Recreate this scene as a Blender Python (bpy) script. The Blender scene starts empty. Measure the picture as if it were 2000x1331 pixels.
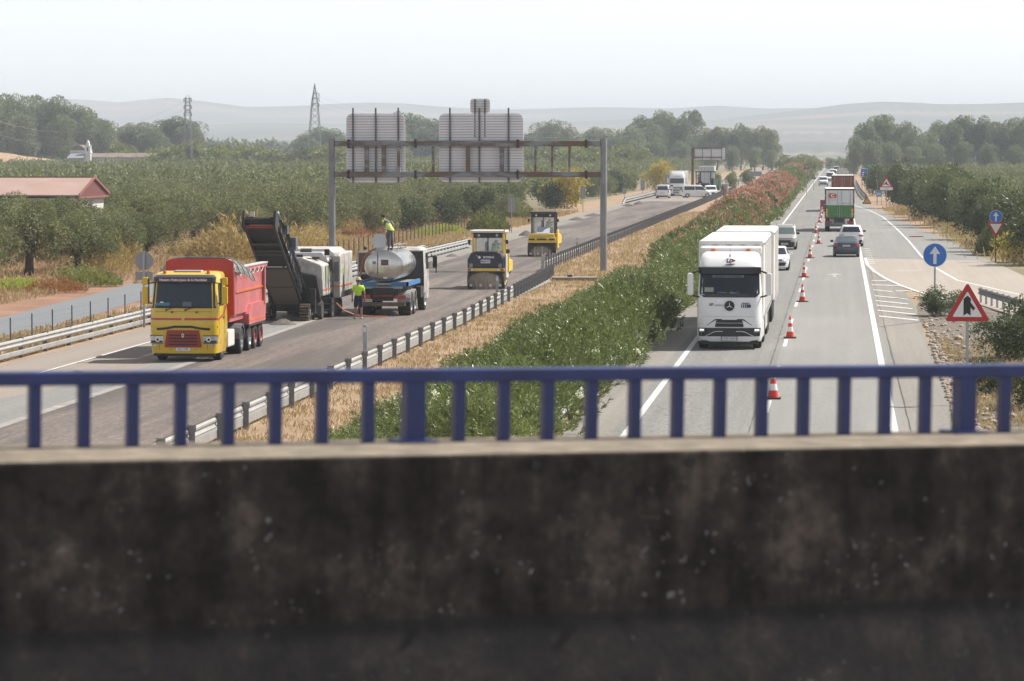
import bpy, bmesh, math, random
import numpy as np
from mathutils import Vector, Matrix, Euler

SC = bpy.context.scene
COL = SC.collection
PI = math.pi
rad = math.radians

# ------------------------------------------------------------------ camera
FPX = 6800.0                      # focal length in pixels of the 2000 px wide photograph
EYE = Vector((0.0, 0.0, 7.7))
PITCH = math.atan(375.5 / FPX)
YAW = math.atan(640.0 / FPX * math.cos(PITCH))
FWD = Vector((-math.sin(YAW) * math.cos(PITCH), math.cos(YAW) * math.cos(PITCH), -math.sin(PITCH)))
RGT = Vector((math.cos(YAW), math.sin(YAW), 0))
UPV = RGT.cross(FWD)
cam_data = bpy.data.cameras.new('camera')
cam = bpy.data.objects.new('camera', cam_data)
COL.objects.link(cam)
cam.location = EYE
cam.rotation_euler = FWD.to_track_quat('-Z', 'Y').to_euler()
cam_data.sensor_width = 36.0
cam_data.lens = FPX / 2000.0 * 36.0
cam_data.clip_start = 0.5
cam_data.clip_end = 30000
cam_data.dof.use_dof = True
cam_data.dof.focus_distance = 150.0
cam_data.dof.aperture_fstop = 8.5
SC.camera = cam

# ------------------------------------------------------------------ sky, sun, exposure
SUN_DIR = Vector((0.55, 0.33, 0.77)).normalized()     # towards the sun
SUN_EL = math.asin(SUN_DIR.z)
SUN_AZ = math.atan2(SUN_DIR.x, SUN_DIR.y)
world = bpy.data.worlds.new('World'); SC.world = world
world.use_nodes = True
wn = world.node_tree; wn.nodes.clear()
w_out = wn.nodes.new('ShaderNodeOutputWorld'); w_bg = wn.nodes.new('ShaderNodeBackground')
w_sky = wn.nodes.new('ShaderNodeTexSky'); w_sky.sky_type = 'NISHITA'; w_sky.sun_disc = False
w_sky.sun_elevation = SUN_EL; w_sky.sun_rotation = SUN_AZ
w_sky.air_density = 0.65; w_sky.dust_density = 0.1; w_sky.ozone_density = 1.0
w_hs = wn.nodes.new('ShaderNodeHueSaturation'); w_hs.inputs['Saturation'].default_value = 0.2
wn.links.new(w_sky.outputs[0], w_hs.inputs['Color']); wn.links.new(w_hs.outputs[0], w_bg.inputs[0])
w_bg.inputs[1].default_value = 0.12
wn.links.new(w_bg.outputs[0], w_out.inputs[0])
sun_data = bpy.data.lights.new('sun', 'SUN'); sun = bpy.data.objects.new('sun', sun_data); COL.objects.link(sun)
sun_data.energy = 5.0; sun_data.angle = rad(0.53); sun_data.color = (1.0, 0.95, 0.87)
sun.rotation_euler = SUN_DIR.to_track_quat('Z', 'Y').to_euler()
sun.location = (0, 0, 60)
SC.view_settings.view_transform = 'Standard'; SC.view_settings.look = 'None'
SC.view_settings.gamma = 1.0; SC.view_settings.use_curve_mapping = False
SC.view_settings.exposure = 0.56
SC.render.engine = 'CYCLES'
SC.cycles.use_denoising = True
SC.cycles.max_bounces = 6; SC.cycles.diffuse_bounces = 3; SC.cycles.glossy_bounces = 2
SC.cycles.transmission_bounces = 4; SC.cycles.volume_bounces = 0; SC.cycles.transparent_max_bounces = 8
SC.cycles.use_adaptive_sampling = True
SC.cycles.adaptive_threshold = 0.015
HAZE_DENSITY = 1.85e-4

# ------------------------------------------------------------------ pixel <-> world helpers
def ray(px, py):
    return (FWD * FPX + RGT * (px - 1000.0) + UPV * (665.5 - py)).normalized()
def G(px, py, z=0.0):             # the point of the ground seen at a pixel of the photograph
    d = ray(px, py); t = (z - EYE.z) / d.z
    return EYE + d * t
def AT(px, py, Y):                # the point seen at a pixel at road distance Y
    d = ray(px, py); return EYE + d * (Y / d.y)

# ------------------------------------------------------------------ object helpers
def tag(o, label=None, cat=None, group=None, kind=None):
    if label: o['label'] = label
    if cat: o['category'] = cat
    if group: o['group'] = group
    if kind: o['kind'] = kind
    return o
def thing(name, label, cat, loc=(0, 0, 0), rz=0.0, group=None, scale=None):
    o = bpy.data.objects.new(name, None); COL.objects.link(o)
    o.empty_display_size = 0.3
    o.location = loc; o.rotation_euler = (0, 0, rz)
    if scale: o.scale = (scale,) * 3
    return tag(o, label, cat, group)
KIDS = {}
def link(name, me, parent=None):
    o = bpy.data.objects.new(name, me); COL.objects.link(o)
    if parent is not None:
        o.parent = parent; KIDS.setdefault(parent.name, []).append(o)
    return o
def dup(root, loc=None, rz=None, label=None, group=None, scale=None):
    def rec(o, par):
        c = o.copy(); COL.objects.link(c)
        if par is not None:
            c.parent = par; KIDS.setdefault(par.name, []).append(c)
        for k in KIDS.get(o.name, []): rec(k, c)
        return c
    r = rec(root, None)
    if loc is not None: r.location = loc
    if rz is not None: r.rotation_euler = (0, 0, rz)
    if scale is not None: r.scale = scale if hasattr(scale, '__len__') else (scale,) * 3
    if label: r['label'] = label
    if group: r['group'] = group
    return r

# ------------------------------------------------------------------ mesh builder
class MB:
    def __init__(s): s.v = []; s.f = []; s.m = []
    def add(s, vs, fs, mi=0):
        b = len(s.v); s.v += [tuple(v) for v in vs]
        for f in fs: s.f.append([b + i for i in f]); s.m.append(mi)
        return s
    def box(s, x0, x1, y0, y1, z0, z1, mi=0):
        return s.add([(x0,y0,z0),(x1,y0,z0),(x1,y1,z0),(x0,y1,z0),(x0,y0,z1),(x1,y0,z1),(x1,y1,z1),(x0,y1,z1)],
              [(0,3,2,1),(4,5,6,7),(0,1,5,4),(1,2,6,5),(2,3,7,6),(3,0,4,7)], mi)
    def obox(s, c, size, rot=(0,0,0), mi=0):
        R = Euler(rot).to_matrix(); c = Vector(c); hx, hy, hz = [a/2 for a in size]
        vs = [c + R @ Vector(p) for p in [(-hx,-hy,-hz),(hx,-hy,-hz),(hx,hy,-hz),(-hx,hy,-hz),(-hx,-hy,hz),(hx,-hy,hz),(hx,hy,hz),(-hx,hy,hz)]]
        return s.add(vs, [(0,3,2,1),(4,5,6,7),(0,1,5,4),(1,2,6,5),(2,3,7,6),(3,0,4,7)], mi)
    def bar(s, p0, p1, w, h=None, mi=0):
        h = h or w; p0 = Vector(p0); p1 = Vector(p1); d = p1 - p0; L = d.length
        if L < 1e-6: return s
        q = d.to_track_quat('Y', 'Z'); c = (p0 + p1) / 2
        vs = [c + q @ Vector((a*w/2, b*L/2, e*h/2)) for e in (-1,1) for a, b in ((-1,-1),(1,-1),(1,1),(-1,1))]
        return s.add(vs, [(0,3,2,1),(4,5,6,7),(0,1,5,4),(1,2,6,5),(2,3,7,6),(3,0,4,7)], mi)
    def cyl(s, p0, p1, r0, r1=None, n=12, mi=0, caps=True):
        r1 = r0 if r1 is None else r1
        p0 = Vector(p0); p1 = Vector(p1); q = (p1 - p0).to_track_quat('Z', 'Y')
        vs = []
        for p, r in ((p0, r0), (p1, r1)):
            for i in range(n):
                a = 2*PI*i/n; vs.append(p + q @ Vector((math.cos(a)*r, math.sin(a)*r, 0)))
        fs = [(i, (i+1) % n, n + (i+1) % n, n + i) for i in range(n)]
        if caps: fs += [tuple(range(n))[::-1], tuple(range(n, 2*n))]
        return s.add(vs, fs, mi)
    def tube(s, pts, r, n=6, mi=0):
        for a, b in zip(pts[:-1], pts[1:]): s.cyl(a, b, r, r, n, mi)
        return s
    def prism(s, poly, axis, a, b, mi=0):
        n = len(poly)
        def P(u, v, w): return {'x': (w, u, v), 'y': (u, w, v), 'z': (u, v, w)}[axis]
        vs = [P(u, v, a) for u, v in poly] + [P(u, v, b) for u, v in poly]
        fs = [(i, (i+1) % n, n + (i+1) % n, n + i) for i in range(n)] + [tuple(range(n))[::-1], tuple(range(n, 2*n))]
        return s.add(vs, fs, mi)
    def loft(s, rings, mi=0, caps=True):
        n = len(rings[0]); vs = [p for r in rings for p in r]; fs = []
        for k in range(len(rings) - 1):
            for i in range(n):
                fs.append((k*n+i, k*n+(i+1) % n, (k+1)*n+(i+1) % n, (k+1)*n+i))
        if caps: fs += [tuple(range(n))[::-1], tuple(range((len(rings)-1)*n, len(rings)*n))]
        return s.add(vs, fs, mi)
    def lathe(s, prof, axis='x', c=(0,0,0), n=24, mi=0):      # prof: (along, radius)
        vs = []; c = Vector(c)
        for a, r in prof:
            for i in range(n):
                t = 2*PI*i/n; u, v = math.cos(t)*r, math.sin(t)*r
                vs.append(c + Vector({'x': (a,u,v), 'y': (u,a,v), 'z': (u,v,a)}[axis]))
        fs = []
        for k in range(len(prof)-1):
            for i in range(n): fs.append((k*n+i, k*n+(i+1) % n, (k+1)*n+(i+1) % n, (k+1)*n+i))
        return s.add(vs, fs, mi)
    def grid(s, P, mi=0):                                      # P[i][j]
        nu, nv = len(P), len(P[0]); vs = [p for r in P for p in r]
        return s.add(vs, [(i*nv+j, (i+1)*nv+j, (i+1)*nv+j+1, i*nv+j+1) for i in range(nu-1) for j in range(nv-1)], mi)
    def ball(s, c, r, n=10, mi=0, sc=(1,1,1)):
        prof = [(-math.cos(PI*k/n)*r*sc[2], max(math.sin(PI*k/n), .001)*r) for k in range(n+1)]
        vs = []; m = 12; c = Vector(c)
        for a, q in prof:
            for i in range(m):
                t = 2*PI*i/m; vs.append(c + Vector((math.cos(t)*q*sc[0], math.sin(t)*q*sc[1], a)))
        return s.add(vs, [(k*m+i, k*m+(i+1) % m, (k+1)*m+(i+1) % m, (k+1)*m+i) for k in range(n) for i in range(m)], mi)
    def mesh(s, name, mats, smooth=False, recalc=True):
        me = bpy.data.meshes.new(name)
        me.from_pydata(s.v, [], s.f)
        for m in (mats if isinstance(mats, (list, tuple)) else [mats]): me.materials.append(m)
        me.polygons.foreach_set('material_index', s.m)
        if recalc:
            b = bmesh.new(); b.from_mesh(me); bmesh.ops.recalc_face_normals(b, faces=b.faces); b.to_mesh(me); b.free()
        if smooth:
            me.polygons.foreach_set('use_smooth', [True]*len(me.polygons))
            try: me.set_sharp_from_angle(angle=rad(35))
            except Exception: pass
        return me
    def build(s, name, mats, parent=None, smooth=False, bevel=0, recalc=True):
        o = link(name, s.mesh(name, mats, smooth, recalc), parent)
        if bevel:
            b = o.modifiers.new('bevel', 'BEVEL'); b.width = bevel; b.segments = 2; b.limit_method = 'ANGLE'; b.angle_limit = rad(40)
        return o

def fastmesh(name, verts, faces4, mat, mats_idx=None):          # numpy quads
    me = bpy.data.meshes.new(name)
    nv, nf = len(verts), len(faces4); k = faces4.shape[1]
    me.vertices.add(nv); me.vertices.foreach_set('co', np.asarray(verts, dtype=np.float32).ravel())
    me.loops.add(nf*k); me.loops.foreach_set('vertex_index', np.asarray(faces4, dtype=np.int32).ravel())
    me.polygons.add(nf); me.polygons.foreach_set('loop_start', np.arange(0, nf*k, k, dtype=np.int32))
    for m in (mat if isinstance(mat, (list, tuple)) else [mat]): me.materials.append(m)
    if mats_idx is not None: me.polygons.foreach_set('material_index', np.asarray(mats_idx, dtype=np.int32))
    me.update(calc_edges=True)
    return me

def text_mesh(body, size, mat, extr=0.004, align='CENTER', shear=0.0, bold=0.0):
    cu = bpy.data.curves.new('lettering', 'FONT'); cu.body = body; cu.size = size; cu.extrude = extr
    cu.align_x = align; cu.align_y = 'CENTER'; cu.shear = shear; cu.offset = bold; cu.resolution_u = 2
    o = bpy.data.objects.new('tmp_text', cu); COL.objects.link(o)
    dg = bpy.context.evaluated_depsgraph_get()
    me = bpy.data.meshes.new_from_object(o.evaluated_get(dg)); me.name = 'lettering'
    bpy.data.objects.remove(o); me.materials.clear(); me.materials.append(mat)
    return me
def text(body, size, mat, loc, rot, parent, name='lettering', **k):  # text stands upright facing local -y for rot=(90deg,0,0)
    o = link(name, text_mesh(body, size, mat, **k), parent)
    o.location = loc; o.rotation_euler = rot
    return o
R_FRONT = (PI/2, 0, PI)      # facing +y
R_BACK = (PI/2, 0, 0)        # facing -y

# ------------------------------------------------------------------ materials
def lin(c):
    return tuple(((a/255.0)/12.92 if a/255.0 <= 0.04045 else ((a/255.0+0.055)/1.055)**2.4) for a in c)
def newmat(name):
    m = bpy.data.materials.new(name); m.use_nodes = True
    return m, m.node_tree.nodes, m.node_tree.links, m.node_tree.nodes['Principled BSDF']
def ramp(n, l, fac, stops):
    r = n.new('ShaderNodeValToRGB'); e = r.color_ramp.elements
    while len(e) > 1: e.remove(e[0])
    e[0].position = stops[0][0]; e[0].color = (*stops[0][1], 1)
    for p, c in stops[1:]:
        x = e.new(p); x.color = (*c, 1)
    l.new(fac, r.inputs[0]); return r.outputs[0]
def tex(n, l, kind='noise', scale=5, detail=4, coord='Object', vec=None, stretch=None, rough=0.55):
    if vec is None:
        tc = n.new('ShaderNodeTexCoord'); vec = tc.outputs[coord]
    if stretch:
        mp = n.new('ShaderNodeMapping'); mp.inputs['Scale'].default_value = stretch; l.new(vec, mp.inputs[0]); vec = mp.outputs[0]
    if kind == 'noise':
        t = n.new('ShaderNodeTexNoise'); t.inputs['Scale'].default_value = scale; t.inputs['Detail'].default_value = detail
        t.inputs['Roughness'].default_value = rough
        l.new(vec, t.inputs['Vector']); return t.outputs['Fac']
    t = n.new('ShaderNodeTexVoronoi'); t.inputs['Scale'].default_value = scale; t.feature = kind
    l.new(vec, t.inputs['Vector']); return t.outputs['Distance']
def mixc(n, l, fac, a, b, mode='MIX'):
    m = n.new('ShaderNodeMix'); m.data_type = 'RGBA'; m.blend_type = mode
    for s, v in ((m.inputs[0], fac), (m.inputs[6], a), (m.inputs[7], b)):
        if hasattr(v, 'node'): l.new(v, s)
        elif isinstance(v, tuple): s.default_value = (*v, 1)
        else: s.default_value = v
    return m.outputs[2]
def math_n(n, l, op, a, b=None, clamp=False):
    m = n.new('ShaderNodeMath'); m.operation = op; m.use_clamp = clamp
    for s, v in ((m.inputs[0], a), (m.inputs[1], b)):
        if v is None: continue
        if hasattr(v, 'node'): l.new(v, s)
        else: s.default_value = v
    return m.outputs[0]
def bump(n, l, bs, h, strength=0.4, dist=0.02):
    b = n.new('ShaderNodeBump'); b.inputs['Strength'].default_value = strength; b.inputs['Distance'].default_value = dist
    l.new(h, b.inputs['Height']); l.new(b.outputs[0], bs.inputs['Normal'])
MATS = {}
def M(name, col, rough=0.5, metal=0.0, var=0.0, scale=4.0, bmp=0.0, coat=0.0, alpha=None, coord='Object'):
    if name in MATS: return MATS[name]
    m, n, l, b = newmat(name)
    b.inputs['Roughness'].default_value = rough; b.inputs['Metallic'].default_value = metal
    b.inputs['Base Color'].default_value = (*col, 1)
    if coat: b.inputs['Coat Weight'].default_value = coat; b.inputs['Coat Roughness'].default_value = 0.05
    if var:
        f = tex(n, l, 'noise', scale, 5, coord)
        c0 = tuple(max(0, c*(1-var)) for c in col); c1 = tuple(min(1, c*(1+var)) for c in col)
        l.new(ramp(n, l, f, [(0.3, c0), (0.7, c1)]), b.inputs['Base Color'])
        if bmp: bump(n, l, b, f, bmp)
    MATS[name] = m; return m

yellow = M('yellow_paint', (0.62, 0.40, 0.006), 0.33, var=0.10, scale=1.3, coat=0.5)
yellow2 = M('roller_yellow_paint', (0.74, 0.52, 0.08), 0.4, var=0.12, scale=2)
red_p = M('red_paint', (0.40, 0.010, 0.012), 0.35, var=0.15, scale=1.5, coat=0.4)
red_d = M('dark_red_paint', (0.28, 0.02, 0.015), 0.45)
red_pinkish = M('pinkish_red_paint', (0.46, 0.125, 0.13), 0.45, var=0.2, scale=1.2)  # paler and pinker than the red of the trailer's front panel
white_p = M('white_paint', (0.78, 0.78, 0.78), 0.3, var=0.04, scale=1.5, coat=0.5)
white_dirty = M('dusty_white_paint', (0.44, 0.42, 0.39), 0.5, var=0.35, scale=2.2)
cream = M('cream_plastic', (0.66, 0.63, 0.58), 0.5, var=0.08, scale=1)
tarp_w = M('white_tarpaulin', (0.74, 0.72, 0.69), 0.55, var=0.06, scale=0.8, bmp=0.3)
black = M('black_plastic', (0.012, 0.012, 0.013), 0.5, var=0.2, scale=3)
blackd = M('dusty_black_steel', (0.035, 0.032, 0.030), 0.6, var=0.5, scale=2)
rubber = M('tyre_rubber', (0.020, 0.019, 0.019), 0.8, var=0.3, scale=3)
rubber_dusty = M('dusty_rubber', (0.050, 0.043, 0.037), 0.9, var=0.35, scale=3)
glass = M('dark_glass', (0.018, 0.028, 0.045), 0.08)
glass2 = M('pale_glass', (0.10, 0.13, 0.14), 0.08)
chrome = M('bright_metal', (0.62, 0.63, 0.65), 0.22, 1.0)
steel_t = M('brushed_steel', (0.58, 0.56, 0.53), 0.27, 1.0, var=0.10, scale=1.6)
galv = M('galvanised_steel', (0.34, 0.36, 0.38), 0.45, 0.55, var=0.15, scale=2.0)
galv_d = M('dark_galvanised_steel', (0.13, 0.14, 0.155), 0.6, 0.3, var=0.2, scale=3)
galv_w = M('weathered_rail_steel', (0.36, 0.36, 0.35), 0.5, 0.25, var=0.14, scale=1.5)
rust = M('rusty_steel', (0.14, 0.085, 0.05), 0.8, 0.1, var=0.5, scale=2.5)
signback = M('sign_back_aluminium', (0.80, 0.80, 0.84), 0.5, 0.0, var=0.06, scale=0.7)
grey_p = M('grey_paint', (0.25, 0.25, 0.26), 0.45, var=0.15)
silver = M('silver_paint', (0.42, 0.41, 0.38), 0.35, 0.5, coat=0.5)
darkblue_p = M('dark_blue_paint', (0.035, 0.045, 0.075), 0.3, 0.3, coat=0.7)
anth = M('anthracite_cover', (0.022, 0.026, 0.040), 0.4, var=0.35, scale=2)
lamp_glass = M('headlamp_glass', (0.55, 0.58, 0.62), 0.12, 0.6)
red_lens = M('red_lens', (0.40, 0.02, 0.02), 0.25)
orange_lens = M('orange_lens', (0.65, 0.16, 0.02), 0.3)
navy_txt = M('navy_lettering', (0.03, 0.03, 0.09), 0.5)
white_txt = M('white_lettering', (0.8, 0.8, 0.8), 0.5)
black_txt = M('black_lettering', (0.01, 0.01, 0.01), 0.5)
sign_red = M('sign_red', (0.42, 0.018, 0.02), 0.4)
sign_white = M('sign_white', (0.68, 0.68, 0.69), 0.4)
sign_blue = M('sign_blue', (0.015, 0.13, 0.50), 0.4)
sign_yel = M('sign_yellow', (0.70, 0.42, 0.02), 0.4)
sign_green = M('sign_green', (0.01, 0.28, 0.14), 0.4)
skin_m = M('skin', (0.36, 0.19, 0.12), 0.6)
hivis = M('fluorescent_yellow_cloth', (0.55, 0.85, 0.03), 0.8)
navy_c = M('navy_cloth', (0.02, 0.025, 0.06), 0.9)
grey_c = M('grey_cloth', (0.12, 0.12, 0.13), 0.9)
wood = M('bark', (0.07, 0.055, 0.042), 0.95, var=0.5, scale=6, bmp=0.6)
# ================================================================== SETTING: ground, roads
def asphalt(name, c, streak=0.12, grain=0.25, crack=0.0, rough=0.85, extra=None):
    m, n, l, b = newmat(name); c = tuple(x*1.42 for x in c)
    b.inputs['Roughness'].default_value = rough
    tc = n.new('ShaderNodeTexCoord').outputs['Object']
    big = tex(n, l, 'noise', 1.0, 5, vec=tc, stretch=(0.5, 0.06, 1))
    st = tex(n, l, 'noise', 1.0, 4, vec=tc, stretch=(2.2, 0.018, 1))
    gr = tex(n, l, 'noise', 9.0, 3, vec=tc, stretch=(1, 0.5, 1), rough=0.8)
    d = lambda k: tuple(x*k for x in c)
    col = ramp(n, l, big, [(0.25, d(1-streak)), (0.75, d(1+streak))])
    s2 = ramp(n, l, st, [(0.3, (1-streak,)*3), (0.7, (1+streak,)*3)])
    col = mixc(n, l, 1.0, col, s2, 'MULTIPLY')
    g2 = ramp(n, l, gr, [(0.25, (1-grain,)*3), (0.75, (1+grain,)*3)])
    col = mixc(n, l, 1.0, col, g2, 'MULTIPLY')
    if crack:
        wv = n.new('ShaderNodeTexNoise'); wv.inputs['Scale'].default_value = 0.6; l.new(tc, wv.inputs['Vector'])
        v = mixc(n, l, 0.7, tc, wv.outputs['Color'], 'ADD')
        ck = tex(n, l, 'DISTANCE_TO_EDGE', 1.5, vec=v, stretch=(1, 0.4, 1))
        msk = tex(n, l, 'noise', 1.0, 3, vec=tc, stretch=(0.35, 0.035, 1))
        k = math_n(n, l, 'MULTIPLY', math_n(n, l, 'LESS_THAN', ck, 0.020), ramp(n, l, msk, [(0.48, (0,)*3), (0.62, (1,)*3)]))
        k = math_n(n, l, 'MULTIPLY', k, crack)
        col = mixc(n, l, k, col, d(0.3))
    if extra: col = extra(n, l, tc, col)
    l.new(col, b.inputs['Base Color'])
    bump(n, l, b, gr, 0.35, 0.01)
    return m
def milled_extra(n, l, tc, col):                       # fine grooves left by the milling drum, damp darker patches, dust
    g = tex(n, l, 'noise', 1.0, 3, vec=tc, stretch=(5, 0.9, 1), rough=.75)
    k = ramp(n, l, g, [(0.33, (0.62,)*3), (0.67, (1.28,)*3)])
    col = mixc(n, l, 0.7, col, mixc(n, l, 1.0, col, k, 'MULTIPLY'))
    w = tex(n, l, 'noise', 1.0, 4, vec=tc, stretch=(0.55, 0.03, 1))
    return mixc(n, l, ramp(n, l, w, [(0.46, (0,)*3), (0.60, (0.75,)*3)]), col, (0.062, 0.053, 0.048))
as_pale = asphalt('pale_worn_asphalt', (0.150, 0.146, 0.140), 0.07, 0.16, 0.35)
as_rough = asphalt('rough_cracked_asphalt', (0.130, 0.127, 0.121), 0.10, 0.38, 0.6)
as_should = asphalt('shoulder_asphalt', (0.150, 0.138, 0.122), 0.10, 0.28, 0.5)
as_milled = asphalt('milled_asphalt', (0.104, 0.084, 0.073), 0.20, 0.50, 0.0, extra=milled_extra)
as_unmilled = asphalt('dusty_beige_asphalt', (0.172, 0.146, 0.124), 0.06, 0.16, 0.2)
as_grey = asphalt('service_road_asphalt', (0.112, 0.117, 0.124), 0.05, 0.12, 0.0)
as_beige = asphalt('beige_slip_road_asphalt', (0.225, 0.195, 0.165), 0.06, 0.14, 0.0)
as_strip = asphalt('grey_kerb_strip_asphalt', (0.135, 0.132, 0.126), 0.08, 0.2, 0.0)
def paint_mat():
    m, n, l, b = newmat('worn_road_paint'); b.inputs['Roughness'].default_value = 0.7
    f = tex(n, l, 'noise', 6.0, 6, rough=0.75); l.new(ramp(n, l, f, [(0.32, (0.32,)*3), (0.5, (0.60, 0.59, 0.57)), (0.8, (0.70, 0.69, 0.67))]), b.inputs['Base Color'])
    return m
paint = paint_mat()
def soil(name, cols, sc=0.5, bmp=0.6):
    m, n, l, b = newmat(name); b.inputs['Roughness'].default_value = 0.95
    a = tex(n, l, 'noise', sc, 8, rough=0.65); g = tex(n, l, 'noise', sc*14, 5, rough=0.8)
    cols = [tuple(x*1.38 for x in c) for c in cols]
    col = ramp(n, l, a, [(0.28, cols[0]), (0.5, cols[1]), (0.72, cols[2])])
    col = mixc(n, l, 1.0, col, ramp(n, l, g, [(0.25, (0.72,)*3), (0.75, (1.25,)*3)]), 'MULTIPLY')
    l.new(col, b.inputs['Base Color']); bump(n, l, b, g, bmp, 0.1)
    return m
soil_tan = soil('dry_grass_soil', [(0.16, 0.105, 0.062), (0.23, 0.155, 0.095), (0.28, 0.20, 0.13)], 0.35)
soil_red = soil('red_orchard_soil', [(0.13, 0.066, 0.041), (0.19, 0.100, 0.064), (0.23, 0.15, 0.098)], 0.22)
soil_gravel = soil('stony_verge_soil', [(0.08, 0.07, 0.06), (0.16, 0.135, 0.11), (0.25, 0.215, 0.175)], 1.6, 1.0)

def struct(name, me, **k):
    o = link(name, me); return tag(o, kind='structure', **k)
def strip(name, L, R, z, mat, kind='structure', parent=None):
    vs = []; 
    for a, b in zip(L, R): vs += [(a[0], a[1], z), (b[0], b[1], z)]
    m = MB().add(vs, [(2*i, 2*i+1, 2*i+3, 2*i+2) for i in range(len(L)-1)])
    o = m.build(name, mat, parent)
    if kind and parent is None: o['kind'] = kind
    return o
def sheet(name, pts, z, mat):
    me = MB().add([(p[0], p[1], z) for p in pts], [tuple(range(len(pts)))]).mesh(name, mat)
    return struct(name, me)
def lerp_tab(tab, y):
    for (y0, x0), (y1, x1) in zip(tab[:-1], tab[1:]):
        if y <= y1: t = (y-y0)/(y1-y0); return x0+(x1-x0)*max(0, min(1, t))
    return tab[-1][1]
YS = [-60, 0, 60, 100, 130, 160, 190, 205, 220, 240, 280, 330, 400, 500, 600, 700, 850, 1000, 1300, 1700, 2300]
def lane(name, lt, rt, z, mat, y0=-60, y1=2300, **k):
    ys = sorted(set([y0, y1] + [y for y in YS if y0 < y < y1] + [t[0] for t in lt+rt if y0 < t[0] < y1]))
    return strip(name, [(lerp_tab(lt, y), y) for y in ys], [(lerp_tab(rt, y), y) for y in ys], z, mat, **k)

# ground: one sheet with a tan verge, reaching far beyond the trees
struct('ground', MB().add([(-6000, -300, 0), (6000, -300, 0), (6000, 3200, 0), (-6000, 3200, 0)], [(0,1,2,3)]).mesh('ground', soil('far_field_soil', [(0.085, 0.085, 0.045), (0.15, 0.125, 0.07), (0.20, 0.16, 0.10)], 0.08)))
sheet_red = MB().add([(-140, 60, .004), (-33, 60, .004), (-33, 420, .004), (-140, 420, .004)], [(0,1,2,3)]).mesh('orchard_soil', soil_red)
struct('orchard_soil', sheet_red)
lane('verge_ground', [(-60, -33.5), (150, -33.5), (210, -36), (2300, -36)], [(-60, 9), (2300, 9)], 0.008, soil_tan)
XR = 3.55
# right carriageway
R_LINE = [(-60, 1.36), (250, 1.46), (2300, 1.5)]
lane('right_shoulder', [(-60, -7.4), (2300, -7.4)], [(-60, 3.3), (150, XR), (2300, XR)], 0.016, as_should)
lane('road_fast_lane', [(-60, -6.1), (2300, -6.1)], [(-60, -2.2), (2300, -2.2)], 0.022, as_rough)
lane('road_slow_lane', [(-60, -2.2), (2300, -2.2)], [(-60, 1.8), (2300, 1.8)], 0.022, as_pale)
lane('white_edge_line', [(-60, -5.80), (2300, -5.80)], [(-60, -5.60), (2300, -5.60)], 0.032, paint)
lane('white_shoulder_line', [(-60, 1.36), (230, 1.44), (2300, 1.44)], [(-60, 1.60), (230, 1.66), (2300, 1.66)], 0.032, paint)
m = MB()
y = G(1503, 797).y - 2.5 - 17*5
while y < 1200:
    m.add([(-2.16, y, 0.032), (-2.02, y, 0.032), (-2.02, y+5, 0.032), (-2.16, y+5, 0.032)], [(0,1,2,3)]); y += 17.03
struct('lane_dash_marks', m.mesh('lane_dash_marks', paint))
m = MB(); rs_ = random.Random(3)
for x0, w0, ya, yb in ((-2.42, .022, 70, 330), (1.98, .020, 70, 240)):
    y = ya; x = x0
    while y < yb:
        x2 = x0 + rs_.uniform(-.012, .012); w = w0*rs_.uniform(.4, 1.3); m.add([(x-w, y, .030), (x+w, y, .030), (x2+w, y+2.2, .030), (x2-w, y+2.2, .030)], [(0, 1, 2, 3)]); x = x2; y += 2.2
struct('tar_seam_marks', m.mesh('tar_seam_marks', M('tar_seam', (.085, .082, .078), .8, var=.3)))
# straight-ahead arrow on the slow lane
a0 = G(1630, 543); m = MB()
m.add([(a0.x-.11, a0.y, .032), (a0.x+.11, a0.y, .032), (a0.x+.11, a0.y+3.6, .032), (a0.x+.55, a0.y+3.3, .032), (a0.x, a0.y+7.0, .032), (a0.x-.55, a0.y+3.3, .032), (a0.x-.11, a0.y+3.6, .032)], [(0,1,2,3,4,5,6)])
a1 = G(1775, 531)
m.add([(a1.x-1.0, a1.y, .032), (a1.x+.9, a1.y+1, .032), (a1.x+.7, a1.y+3.0, .032), (a1.x-.8, a1.y+1.4, .032)], [(0,1,2,3)])
struct('painted_arrow_marks', m.mesh('painted_arrow_marks', M('faded_arrow_paint', (0.33, 0.325, 0.31), 0.8, var=0.15)))

# slip road joining from the right
outer = [(1668, 392), (1705, 404), (1737, 420.6), (1770, 437), (1829, 461), (1870, 480), (1910.5, 501.7), (1945.7, 515), (2000, 540), (2110, 592)]
inner = [(1661, 392), (1665, 404), (1670, 420.6), (1676, 437), (1683, 465), (1689, 490), (1694, 520), (1707.6, 531.5), (1729, 545), (1761.7, 560), (1791.5, 570.7), (1824, 580), (1870, 590), (1930, 606), (2010, 622), (2110, 640)]
poly = [G(*p) for p in inner] + [G(*p) for p in outer[::-1]]
sheet('slip_road', poly, 0.026, as_pale)
bei = [G(*p) for p in [(1694, 506), (1695.5, 520), (1707.6, 531.5), (1729, 545), (1761.7, 560), (1791.5, 570.7), (1824, 580), (1870, 590), (1930, 606), (2010, 622), (2110, 640), (2110, 592), (2000, 540), (1945.7, 515), (1934, 511)]]
sheet('beige_slip_road', bei, 0.031, as_beige)
def pxline(name, pts, w, z=0.037, mat=None):
    P = [G(*p) for p in pts]; L = []; R = []
    for i, p in enumerate(P):
        a = P[max(0, i-1)]; b = P[min(len(P)-1, i+1)]; d = (b-a); d.z = 0; d.normalize(); nrm = Vector((d.y, -d.x, 0))
        L.append(p - nrm*w/2); R.append(p + nrm*w/2)
    return strip(name, L, R, z, mat or paint)
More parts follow.
